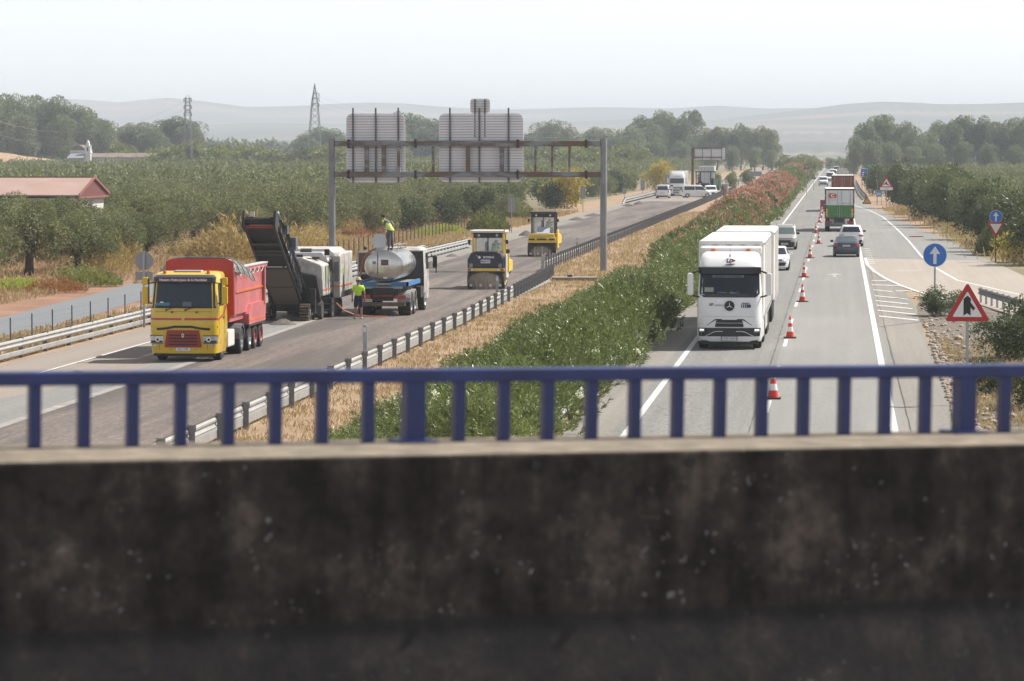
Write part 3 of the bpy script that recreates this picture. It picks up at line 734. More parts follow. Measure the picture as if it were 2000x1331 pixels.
OL = {'few': 'green oleander bush with sparse white blooms in the near part of the median hedge', 'white': 'oleander bush dotted with small white blooms in the middle of the median hedge',
      'pink': 'oleander bush with scattered pink blooms in the middle of the median hedge', 'red': 'oleander bush covered in crimson blooms in the median hedge beyond the white truck'}
def put_bush(lod, x, y, col, sc):
    fol, fl = BUSH[lod, RND.randrange(5 if lod == 'near' else 4)]
    r = thing('oleander_bush', OL[col] if y < 600 else OL[col].replace('beyond the white truck', 'at its far end').replace('middle', 'far end'), 'oleander', (x, y, 0), RND.uniform(0, 6.28), OG); r.scale = sc
    link('foliage', fol, r); link('flowers', fl[col], r)
def kindcol(y, side=0):
    q = RND.random()
    if y < 165: return 'few' if q < .85 else 'white'
    if y < 235: return 'pink' if q < .6 else 'white'
    if y < 290: return 'white' if q < .3 else ('pink' if q < .6 else 'red')
    if y < 600: return 'red' if q < .85 else 'pink'
    return 'white' if y < 740 else ('red' if q < .6 else 'white')
y = 82.0
while y < 345:
    for sx, X0 in ((-1, -10.9), (1, -8.9)):
        X = X0 + RND.uniform(-.4, .4) - (0.2 if sx < 0 else -0.0); Y = y + (1.4 if sx > 0 else 0) + RND.uniform(-.5, .5)
        hs = RND.choice((RND.uniform(.68, .85), RND.uniform(.86, 1.0), RND.uniform(.95, 1.12))) * (1.0 if Y < 220 else 1.08 + (Y-220)/600)
        hs *= (.62 if Y < 200 else .74) if sx < 0 else 1.0
        w = RND.uniform(.70, .92) if sx < 0 else RND.uniform(.90, 1.08)
        if Y > 192 and sx < 0 and Y < 226: continue
        put_bush('near' if Y < 215 else 'mid', X, Y, kindcol(Y, sx), (w, w, hs))
    y += 3.0
y = 348.0
while y < 820:
    hs = 1.05 + (y-345)/400*0.45; hs = min(hs, 1.6)*RND.uniform(.92, 1.06)
    put_bush('far', -10.2+RND.uniform(-.4, .4), y, kindcol(y), (1.0, 1.1, hs)); y += 4.9

# ---- eucalyptus belts (far), each tree by pixel of its foot/top and its road distance
EG = 'eucalyptus trees of the distant belts'
def eucs(lst, label, kind=euc, name='eucalyptus_tree', cat='tree', grp=EG, H=24.5):
    for px, pt, Y, w in lst:
        p = AT(px, 290, Y); top = 7.7 + (290-pt)/FPX*Y; s = top/H
        place_tree(kind, RND.randrange(7), name, p.x, Y, label, cat, grp, (s*w, s*w, s), RND.uniform(0, 6.28))
eucs([(-25, 172, 1120, 1.1), (8, 178, 1130, 1), (35, 186, 1100, 1), (62, 187, 1140, .9), (85, 190, 1120, .9), (105, 182, 1100, .9), (130, 212, 1120, .9), (160, 200, 1100, 1.0), (185, 215, 1110, 1.1), (205, 235, 1090, 1.0), (50, 215, 1050, .9), (120, 225, 1060, 1), (20, 215, 1060, 1)], 'tall hazy eucalyptus in the group at the far left behind the chapel')
eucs([(252, 240, 1150, 1.3), (278, 236, 1150, 1.3), (290, 246, 1140, 1.2), (330, 226, 1180, 1.2), (352, 224, 1180, 1.2), (375, 238, 1170, 1.2), (310, 250, 1140, 1.3)], 'hazy eucalyptus in the group left of the short pylon')
eucs([(595, 262, 1250, 1.3), (625, 246, 1260, 1.4), (655, 250, 1260, 1.4), (680, 262, 1240, 1.4), (705, 275, 1230, 1.3)], 'hazy eucalyptus beside the tall pylon and the left gantry post')
eucs([(765, 232, 1320, 1.3), (792, 216, 1330, 1.2), (820, 225, 1330, 1.3), (850, 232, 1330, 1.3), (740, 262, 1280, 1.3), (880, 250, 1310, 1.3), (920, 268, 1300, 1.3), (960, 270, 1300, 1.3), (1000, 262, 1290, 1.3)], 'hazy eucalyptus standing behind the gantry sign panels')
eucs([(1035, 256, 1300, 1.2), (1062, 240, 1310, 1.2), (1085, 236, 1310, 1.2), (1112, 248, 1310, 1.2), (1135, 268, 1290, 1.2), (1160, 248, 1330, 1.2), (1185, 252, 1330, 1.2), (1210, 258, 1330, 1.2)], 'hazy eucalyptus right of the gantry sign panels', H=24.5)
eucs([(1235, 242, 1220, 1.1), (1255, 226, 1230, 1.1), (1282, 216, 1240, 1.0), (1305, 222, 1240, 1.0), (1330, 230, 1240, 1.0), (1357, 208, 1250, .85), (1380, 250, 1230, 1.0), (1400, 242, 1230, .9), (1425, 250, 1230, .95), (1447, 241, 1230, .85), (1468, 252, 1220, .95), (1490, 246, 1220, .9), (1508, 250, 1200, .8), (1240, 275, 1180, 1.2), (1285, 270, 1180, 1.2), (1330, 275, 1180, 1.2), (1380, 285, 1150, 1.2), (1430, 285, 1150, 1.2), (1475, 288, 1140, 1.1), (1505, 290, 1120, 1.0)], 'hazy eucalyptus of the belt between the second gantry and the motorway')
eucs([(1672, 262, 1050, .8), (1690, 236, 1060, 1.0), (1712, 222, 1070, 1.0), (1736, 226, 1070, 1.0), (1762, 238, 1060, 1.0), (1785, 250, 1040, 1.0), (1812, 254, 1080, 1), (1835, 236, 1090, 1.0), (1860, 240, 1090, 1.0), (1875, 226, 1100, .9), (1900, 228, 1100, .9), (1925, 226, 1100, .9), (1950, 240, 1090, 1), (1975, 228, 1090, 1), (2000, 230, 1080, 1), (2030, 236, 1080, 1), (1700, 275, 980, 1.2), (1740, 278, 970, 1.2), (1785, 285, 960, 1.2), (1830, 280, 960, 1.2), (1880, 278, 960, 1.2), (1930, 282, 950, 1.2), (1985, 284, 950, 1.2), (1668, 285, 980, .8)], 'hazy eucalyptus of the belt right of the motorway')
# lower, lighter trees in front of the belts
lo = []
for i in range(46):
    px = RND.uniform(215, 1250); lo.append((px, RND.uniform(281, 300), RND.uniform(900, 1010), RND.uniform(1.0, 1.5)))
for px, pt, Y, w in lo:
    p = AT(px, 290, Y); top = 7.7 + (290-pt)/FPX*Y
    place_tree(brightbush, RND.randrange(3), 'field_tree', p.x, Y, 'small light green tree in the hazy row at the far edge of the olive grove', 'tree', 'low trees at the far edge of the grove', (top/4.1*w*.8,)*2+(top/4.1,), RND.uniform(0, 6), trunk=False)
for px, pt, Y, w in [(1540, 305, 1000, 1), (1560, 308, 1050, 1), (1575, 300, 1250, 1), (1600, 312, 1200, .8), (1585, 316, 900, .8), (1622, 310, 1300, 1), (1645, 308, 1300, .9), (1660, 312, 1000, .7), (1430, 335, 700, .7), (1400, 342, 640, .6), (1460, 330, 760, .8), (1375, 350, 600, .5)]:
    p = AT(px, 290, Y); top = 7.7 + (290-pt)/FPX*Y
    place_tree(brightbush, RND.randrange(3), 'field_tree', p.x, Y, 'low hazy bush where the motorway fades into the distance', 'tree', 'low bushes near the vanishing road', (top/4.1*w,)*2+(top/4.1,), RND.uniform(0, 6), trunk=False)
# far wood lines on the plain
wl = [(Y, AT(px, 290, Y).x) for Y, (a, b), k in ((1750, (380, 640), 40), (1900, (1000, 1300), 30), (2400, (300, 700), 40)) for px in np.linspace(a, b, k)]
far_mass('far_wood', wl, 9, 90, 8, 5.5, 5.5, 4.5, 2.4, 2.4, 1.3, lm_euc, 'blue-hazed far wood lines at the foot of the hills', 'wood')

# ---- single bushes and weeds left of the carriageway
for px, py, w, h, lb in [(1103, 408, 1.3, 1.2, 'yellow-flowering bush between gantry and olive grove'), (1285, 372, 1.3, 1.25, 'yellow-flowering bush beside the far white lorry')]:
    p = G(px, py); place_tree(yellowbush, 0, 'yellow_bush', p.x, p.y, lb, 'bush', None, (w*1.0, w*1.0, h*1.4))
for px, py, w, h, lb in [(470, 512, 2.4, 2.0, 'huge golden dry bush behind the conveyor of the milling machine'), (540, 505, 2.3, 1.6, 'golden dry bush behind the milling machine body'), (430, 515, 1.6, 1.5, 'golden dry bush left of the conveyor'), (600, 498, 1.9, 1.1, 'golden dry bush left of the gantry post'), (235, 520, 1.3, 1.25, 'tall tan weed bush left of the round sign'), (205, 535, 1.1, .9, 'yellowish weed bush near the service road'), (370, 500, 1.2, .8, 'tan weed bush right of the round sign')]:
    p = G(px, py); place_tree(w_tan, RND.randrange(4), 'dry_bush', p.x, p.y, lb, 'bush', 'dry bushes beside the left carriageway', (w*.75, w*.75, h*.8), RND.uniform(0, 6), cname='foliage')
p = G(110, 572); place_tree(w_red, 0, 'red_weed', p.x, p.y, 'rust-red weed clump beside the service road', 'weed', None, (1.1, .9, .9), cname='foliage')
p = G(150, 545); place_tree(w_mix, 1, 'weed_bush', p.x, p.y, 'mixed green weed bush behind the red weed clump', 'weed', None, (1.0, .9, .6), cname='foliage')
p = G(175, 560); place_tree(w_mix, 0, 'weed_bush', p.x, p.y, 'greenish weed bush at the edge of the service road', 'weed', None, (1.2, 1.0, .8), cname='foliage')
p = G(38, 568); place_tree(w_grn, 0, 'green_weed', p.x, p.y, 'bright green weed clump at the far left near the olive trees', 'weed', None, (1.2, 1, .7), cname='foliage')
for px, py, w, h, lb in [(905, 458, 1.3, .9, 'bright green weed clump left of the black roller'), (870, 462, 1.2, .7, 'green weeds at the turned-down rail end'), (985, 455, 1.3, 1.6, 'green bush at the foot of the rear-facing grey sign'), (1040, 430, 1.2, 1.5, 'green bush behind the yellow roller')]:
    p = G(px, py); place_tree(w_grn if py > 456 else w_mix, 0, 'weed_bush', p.x-1.5, p.y, lb, 'weed', 'weeds beyond the left guard rail', (w, w, h), cname='foliage')
for i, (px, py) in enumerate([(620, 470), (680, 466), (740, 462), (790, 452), (835, 446), (880, 440), (700, 452), (765, 447), (930, 430), (650, 480)]):
    p = G(px, py); place_tree(w_red if i % 3 else w_tan, i, 'dry_weed', p.x-2, p.y+4, 'orange-tan dry weed clump between the wire fence and the olive trees', 'weed', 'orange dry weeds along the wire fence', (1.3, 1.3, .8), cname='foliage')
# mid bushes along the left verge towards the far end
for i in range(26):
    Y = 300 + i*13; X = -36.5 - RND.uniform(0, 5)
    place_tree(mastic if i % 2 else olive_mid, i, 'verge_tree', X, Y, 'bushy green tree on the left verge between road and olive grove', 'tree', 'verge trees left of the carriageway', RND.uniform(.7, .95), RND.uniform(0, 6), trunk=False)

# ---- grass: dry blades over the verges (one mass)
def grass(name, regions, label, lm, seed, hmul=1.0):
    rng = np.random.RandomState(seed); PP = []; LL = []
    for n, fx, y0, y1, h in regions:
        t = rng.rand(n)**1.25; Y = y0 + (y1-y0)*t; a, b = fx(Y); X = a + (b-a)*rng.rand(n)
        keep = np.sin(X*1.9+np.sin(Y*.6)*2)*np.sin(Y*.75+X) + rng.uniform(-.9, .9, n) > -.15
        PP.append(np.stack([X, Y, np.zeros(n)], 1)[keep]); LL.append((h*rng.uniform(.5, 1.3, n))[keep])
    P = np.concatenate(PP); L = np.concatenate(LL); n = len(P)
    D = rng.normal(size=(n, 3))*.45; D[:, 2] = 1
    V, F = leaf_quads(rng, P, D, L, L*0.10+0.012, False)
    return tag(link(name, fastmesh(name, V, F, lm)), label, 'grass', kind='stuff')
seg = lambda a, b: (lambda Y: (np.full_like(Y, a), np.full_like(Y, b)))
grass('dry_grass', [(36000, seg(-16.5, -12.3), 72, 205, .13), (28000, seg(-18.4, -12.6), 205, 420, .20), (30000, seg(-33.4, -30.0), 110, 200, .26), (60000, seg(-40, -31.2), 195, 420, .38),
                    (50000, seg(-60, -41), 150, 300, .35), (24000, lambda Y: (3.9 + np.clip((Y-200)*.0, 0, 9), np.full_like(Y, 9)), 80, 140, .18)], 'dry straw-coloured grass over the median and the verges', lm_grass, 3)
pr_ = [(1740, 412), (1790, 430), (1845, 450), (1885, 475), (1925, 492), (1950, 500), (1975, 510), (1760, 420), (1820, 440), (1865, 462), (1905, 484)]
rng_ = np.random.RandomState(8); P_ = []
for px, py in pr_:
    g = G(px, py); P_.append(np.stack([g.x + rng_.normal(size=900)*.9+1.2, g.y + rng_.normal(size=900)*5, np.zeros(900)], 1))
P_ = np.concatenate(P_); D_ = rng_.normal(size=P_.shape)*.4; D_[:, 2] = 1; L_ = rng_.uniform(.25, .75, len(P_))
V_, F_ = leaf_quads(rng_, P_, D_, L_, L_*.08+.012, False)
tag(link('tall_dry_grass', fastmesh('tall_dry_grass', V_, F_, lm_grass)), 'tall golden grass under the trees right of the slip road', 'grass', kind='stuff')
# ---- stones on the right verge (one mass)
def stones():
    rng = np.random.RandomState(11); m = MB(); ico = bmesh.new(); bmesh.ops.create_icosphere(ico, subdivisions=1, radius=1.0)
    iv = [v.co.copy() for v in ico.verts]; jf = [[v.index for v in f.verts] for f in ico.faces]; ico.free()
    for i in range(900):
        u = rng.rand(); py = 620 + (u**.8)*250; px = 1800 + (py-620)*.32 + rng.exponential(28)
        g = G(px, py); s = rng.uniform(.03, .13)*(1.6 if rng.rand() < .06 else 1); rr = [rng.uniform(.7, 1.2)*s for _ in range(3)]
        m.add([(g.x+v.x*rr[0]*rng.uniform(.85, 1.1), g.y+v.y*rr[1], max(0.0, 0.012+(v.z+.5)*rr[2]*.7)) for v in iv], jf)
    return m.mesh('stones', M('loose_stones', (0.34, 0.28, 0.23), .9, var=.45, scale=2.5))
tag(link('stones', stones()), 'loose stones and rubble on the right verge', 'stones', kind='stuff')
# ================================================================== VEHICLE TOOLS
class Shell:
    """body surface given by levels (z, half width, y front, y rear, front corner radius, rear corner radius, bow)"""
    def __init__(s, lv): s.lv = lv
    def at(s, z):
        L = s.lv
        if z <= L[0][0]: return L[0][1:]
        for a, b in zip(L[:-1], L[1:]):
            if z <= b[0]:
                t = (z-a[0])/max(1e-6, b[0]-a[0]); return tuple(u+(v-u)*t for u, v in zip(a[1:], b[1:]))
        return L[-1][1:]
    def fy(s, x, z, p=None):
        hw, yf, yr, rf, rr, bow = p or s.at(z); a = hw-abs(x)
        c = rf-math.sqrt(max(0, rf*rf-(rf-a)**2)) if a < rf else 0
        return yf - bow*(x/hw)**2 - c
    def ry(s, x, z, p=None):
        hw, yf, yr, rf, rr, bow = p or s.at(z); a = hw-abs(x)
        c = rr-math.sqrt(max(0, rr*rr-(rr-a)**2)) if a < rr else 0
        return yr + bow*0.5*(x/hw)**2 + c
    def ring(s, lev, n=14):
        z = lev[0]; p = lev[1:]; xs = [p[0]*math.sin(PI/2*(2*i/n-1)) for i in range(n+1)]
        return [(x, s.fy(x, z, p), z) for x in xs] + [(x, s.ry(x, z, p), z) for x in xs[::-1]]
    def body(s, mb, mi=0, n=14): mb.loft([s.ring(l, n) for l in s.lv], mi); return mb
    def front(s, mb, z0, z1, a0, b0, a1, b1, off=.012, nx=12, nz=3, mi=0, rear=False):
        P = []
        for j in range(nz+1):
            t = j/nz; z = z0+(z1-z0)*t; p = s.at(z); a = a0+(a1-a0)*t; b = b0+(b1-b0)*t; r = []
            for i in range(nx+1):
                f = a+(b-a)*i/nx; x = p[0]*f; y = (s.ry if rear else s.fy)(x, z, p) + (-off if rear else off)
                r.append((x*(1+off/p[0]*abs(f)**6), y, z))
            P.append(r)
        mb.grid(P, mi); return mb
    def side(s, mb, sg, z0, z1, ya0, yb0, ya1, yb1, off=.012, mi=0, nz=3):
        P = []
        for j in range(nz+1):
            t = j/nz; z = z0+(z1-z0)*t; p = s.at(z)
            P.append([(sg*(p[0]+off), ya0+(ya1-ya0)*t, z), (sg*(p[0]+off), yb0+(yb1-yb0)*t, z)])
        mb.grid(P, mi); return mb
WC = {}
def wheel(par, x, y, r=0.5, w=0.3, rim=None, dirty=False, label=None):
    rim = rim or chrome; key = (round(r, 3), round(w, 3), rim.name, dirty)
    if key not in WC:
        t = MB(); h = w/2
        t.lathe([(-h, r*.58), (-h*1.04, r*.75), (-h*.96, r*.93), (-h*.75, r), (h*.75, r), (h*.96, r*.93), (h*1.04, r*.75), (h, r*.58), (h*.6, r*.55), (-h*.6, r*.55), (-h, r*.58)], 'x', n=28)
        for k in range(28):
            a = 2*PI*k/28; 
            t.obox((0, math.cos(a)*r, math.sin(a)*r), (w*.72, r*.1, r*.02), (a, 0, 0))
        m1 = t.mesh('tyre', rubber_dusty if dirty else rubber, True)
        q = MB()
        for sg in (-1, 1):
            q.lathe([(sg*h*.98, r*.58), (sg*h*.9, r*.56), (sg*h*.35, r*.50), (sg*h*.25, r*.30), (sg*h*.8, r*.22), (sg*h*.85, r*.05), (sg*h*.85, .001)], 'x', n=22)
            for k in range(8):
                a = 2*PI*k/8; q.cyl((sg*h*.28, math.cos(a)*r*.4, math.sin(a)*r*.4), (sg*h*.42, math.cos(a)*r*.4, math.sin(a)*r*.4), r*.055, n=6, mi=1)
        m2 = q.mesh('rim', [rim, black], True)
        WC[key] = (m1, m2)
    m1, m2 = WC[key]
    o = link('wheel', m1, par); o.location = (x, y, r)
    link('rim', m2, o); return o
def mudguard(mb, x0, x1, y, r, z=None, a0=10, a1=170, th=.03, mi=0):
    n = 8; z = r if z is None else z; P = []
    for k in range(n+1):
        a = rad(a0+(a1-a0)*k/n); P.append([(x0, y+math.cos(a)*r, z+math.sin(a)*r), (x1, y+math.cos(a)*r, z+math.sin(a)*r)])
    mb.grid(P, mi)
    for xx in (x0, x1):
        ring = [(xx, y+math.cos(rad(a0+(a1-a0)*k/n))*r, z+math.sin(rad(a0+(a1-a0)*k/n))*r) for k in range(n+1)]
        inn = [(xx, y+math.cos(rad(a0+(a1-a0)*k/n))*(r-.07), z+math.sin(rad(a0+(a1-a0)*k/n))*(r-.07)) for k in range(n+1)]
        mb.grid([ring, inn], mi)
def plate(par, body, x, y, z, rot, w=.52, h=.11, col=None, tilt=0):
    p = MB().box(-w/2, w/2, -.006, .006, -h/2, h/2).build('number_plate', col or sign_white, par); p.location = (x, y, z); p.rotation_euler = (0, 0, rot[2])
    t = link('lettering', text_mesh(body, h*.85, navy_txt, .002), p); t.location = (0, -.008, 0); t.rotation_euler = (PI/2, 0, 0)
    return p
def mirror(par, x, y, z, h=.75, w=.22, col=None, arm=True, low=True):
    sg = 1 if x > 0 else -1
    m = MB(); m.obox((x, y, z), (w, .16, h), (0, 0, 0), 0)
    if low: m.obox((x+sg*.0, y, z+h*.5+.20), (w*.95, .15, .28), (0, 0, 0), 0)
    o = m.build('wing_mirror', [col or white_p, black], par, bevel=.035)
    a = MB(); a.bar((x-sg*.05, y, z+h*.5+.1), (x-sg*(w+.12), y+.05, z+h*.5+.15), .04); a.bar((x-sg*.05, y, z-h*.5+.05), (x-sg*(w+.12), y+.05, z-h*.5), .04)
    a.bar((x-sg*(w*.5+.02), y+.02, z-h*.5), (x-sg*(w*.5+.02), y+.02, z+h*.5+.3), .04)
    g = a.build('mirror_arm', black, o); return o

# ------------------------------------------------------------------ people
def person(label, loc, rz, J, shirt, trousers, hat=None, vest=None, hair=None, short=False, sleeves=True, extra=None, stripe=True, cat='person', scale=1.0):
    """J: joints in local metres (x right, y forward, z up)"""
    r = thing('person', label, cat, loc, rz); r.scale = (scale,)*3
    V = []; E = []; Rr = []
    def v(p, rr): V.append(Vector(p)); Rr.append(rr); return len(V)-1
    def e(a, b): E.append((a, b))
    pel = v(J['pelvis'], .13); wa = v(J['waist'], .12); ch = v(J['chest'], .145); nk = v(J['neck'], .06); e(pel, wa); e(wa, ch); e(ch, nk)
    hb = v(Vector(J['neck']).lerp(Vector(J['head']), .5), .075); hd = v(J['head'], .098); e(nk, hb); e(hb, hd); tp = v(Vector(J['head'])+Vector((0, 0, .07)), .08); e(hd, tp)
    for sd in 'LR':
        sh = v(J['sh'+sd], .062); el = v(J['el'+sd], .042); wr = v(J['wr'+sd], .028); e(ch, sh); e(sh, el); e(el, wr)
        W = Vector(J['wr'+sd]); d = (W - Vector(J['el'+sd])).normalized(); pm = v(W + d*.06, .036); e(wr, pm)
        s = Vector((1, 0, 0)); s = (s - d*s.dot(d)).normalized()
        for k, ln in enumerate((.075, .085, .08, .062)):
            f0 = v(W + d*.095 + s*(k-1.5)*.021, .0095); f1 = v(W + d*(.095+ln*.55) + s*(k-1.5)*.022 + Vector((0, .008, 0)), .009); f2 = v(W + d*(.095+ln) + s*(k-1.5)*.02 + Vector((0, .022, 0)), .008); e(pm, f0); e(f0, f1); e(f1, f2)
        t0_ = v(W + d*.045 + s*.04, .011); t1_ = v(W + d*.08 + s*.062 + Vector((0, .012, 0)), .010); e(pm, t0_); e(t0_, t1_)
        hp = v(J['hp'+sd], .092); kn = v(J['kn'+sd], .062); an = v(J['an'+sd], .042); to = v(J['to'+sd], .038); e(pel, hp); e(hp, kn); e(kn, an); e(an, to)
    def skinned(name, V, E, R, mat, parent):
        me = bpy.data.meshes.new(name); me.from_pydata([tuple(p) for p in V], E, []); me.materials.append(mat)
        o = link(name, me, parent); sm = o.modifiers.new('skin', 'SKIN'); sv = me.skin_vertices[0].data
        for i, q in enumerate(R): sv[i].radius = (q, q)
        sv[0].use_root = True; sm.use_smooth_shade = True; ss = o.modifiers.new('sub', 'SUBSURF'); ss.levels = 1; ss.render_levels = 1; return o
    skinned('body', V, E, Rr, skin_m, r)
    g = .022
    a = [J['pelvis'], J['waist'], J['chest'], Vector(J['chest']).lerp(Vector(J['neck']), .75)]; VV = [Vector(p) for p in a]; EE = [(0, 1), (1, 2), (2, 3)]; RR = [.145, .142, .168, .085]
    for sd in 'LR':
        n = len(VV); VV.append(Vector(J['sh'+sd])); RR.append(.085); EE.append((2, n)); VV.append(Vector(J['sh'+sd]).lerp(Vector(J['el'+sd]), .75)); RR.append(.066); EE.append((n, n+1))
        if sleeves == 'long': VV.append(Vector(J['el'+sd]).lerp(Vector(J['wr'+sd]), .8)); RR.append(.048); EE.append((n+1, n+2))
    skinned('shirt', VV, EE, RR, shirt, r)
    VV = [Vector(J['waist']), Vector(J['pelvis'])-Vector((0, 0, .04))]; EE = [(0, 1)]; RR = [.156, .16]
    for sd in 'LR':
        n = len(VV); VV += [Vector(J['hp'+sd]), Vector(J['kn'+sd])]; RR += [.118, .098]; EE += [(1, n), (n, n+1)]
        if not short: VV.append(Vector(J['kn'+sd]).lerp(Vector(J['an'+sd]), .92)); RR.append(.066); EE.append((n+1, n+2))
    skinned('trousers', VV, EE, RR, trousers, r)
    for sd in 'LR':
        m = MB(); A = Vector(J['an'+sd]); T = Vector(J['to'+sd]); m.ball((A+T)/2 - Vector((0, 0, .012)), .075, 8, 0, (.75, 1.75, .62)); m.build('shoe', white_dirty if short else blackd, r, True)
    H = Vector(J['head'])
    fd = Vector(J.get('face', (0, 1, 0))).normalized(); sx = Vector((fd.y, -fd.x, 0))
    f = MB(); f.ball(H+fd*.098-Vector((0, 0, .01)), .020, 6, 0, (1, 1, 1.4))
    for s_ in (-1, 1): f.ball(H+sx*s_*.093, .026, 6, 0, (.6, .8, 1.3)); f.ball(H+fd*.09+sx*s_*.034+Vector((0, 0, .022)), .011, 6, 1)
    f.obox(H+fd*.088-Vector((0, 0, .05)), (.045, .012, .008), (0, 0, math.atan2(-fd.x, fd.y)), 2)
    f.build('face', [skin_m, black, red_d], r, True)
    if hair: MB().ball(H+Vector((0, 0, .045))-fd*.018, .106, 10, 0, (1, 1.05, .85)).build('hair', hair, r, True)
    if hat:
        m = MB(); c = H+Vector((0, 0, .06)); m.lathe([(-.005, .17), (.005, .17), (.012, .112), (.085, .098), (.115, .07), (.12, .001)], 'z', c, 20); m.lathe([(-.005, .17), (-.004, .10)], 'z', c, 20); m.build('sun_hat', hat, r, True)
    if vest:
        C = Vector(J['chest']); Wp = Vector(J['waist']); ax = (C-Wp).normalized(); q = ax.to_track_quat('Z', 'Y')
        rings = []
        for t, a_, b_ in ((-.17, .185, .165), (0, .18, .16), (.2, .205, .175), (.34, .20, .165), (.42, .12, .11)):
            c = Wp + ax*t; rings.append([c + Vector((math.cos(u*PI/8)*a_, math.sin(u*PI/8)*b_, 0)) + ax*0 for u in range(16)])
        m = MB(); m.loft([[tuple(p) for p in rr] for rr in rings], 0, caps=False)
        if stripe:
            for t in (-.08, .06):
                c = Wp+ax*t; m.loft([[tuple(c + Vector((math.cos(u*PI/8)*.193, math.sin(u*PI/8)*.172, 0)) + ax*dz) for u in range(16)] for dz in (0, .05)], 1, caps=False)
        m.build('safety_vest', [vest, M('reflective_tape', (.55, .56, .55), .4)], r, True)
    return r
STAND = dict(pelvis=(0, 0, .95), waist=(0, 0, 1.10), chest=(0, 0, 1.33), neck=(0, 0, 1.50), head=(0, .02, 1.66),
             shL=(-.19, 0, 1.42), elL=(-.27, -.02, 1.14), wrL=(-.27, .06, .90), shR=(.19, 0, 1.42), elR=(.27, -.02, 1.14), wrR=(.27, .06, .90),
             hpL=(-.10, 0, .88), knL=(-.12, .03, .48), anL=(-.13, 0, .09), toL=(-.14, .14, .04), hpR=(.10, 0, .88), knR=(.12, .03, .48), anR=(.13, 0, .09), toR=(.14, .14, .04))
def pose(**k): d = dict(STAND); d.update(k); return d
SIT = pose(pelvis=(0, 0, .50), waist=(0, 0, .66), chest=(0, .03, .90), neck=(0, .05, 1.08), head=(0, .08, 1.24), shL=(-.19, .03, 1.0), elL=(-.25, .16, .78), wrL=(-.14, .38, .84), shR=(.19, .03, 1.0), elR=(.25, .16, .78), wrR=(.14, .38, .84),
           hpL=(-.10, .05, .47), knL=(-.14, .45, .50), anL=(-.14, .50, .10), toL=(-.14, .63, .05), hpR=(.10, .05, .47), knR=(.14, .45, .50), anR=(.14, .50, .10), toR=(.14, .63, .05))

# ================================================================== TRUCKS
def box_body(m, x0, x1, y0, y1, z0, z1, mi=0): m.box(x0, x1, y0, y1, z0, z1, mi)

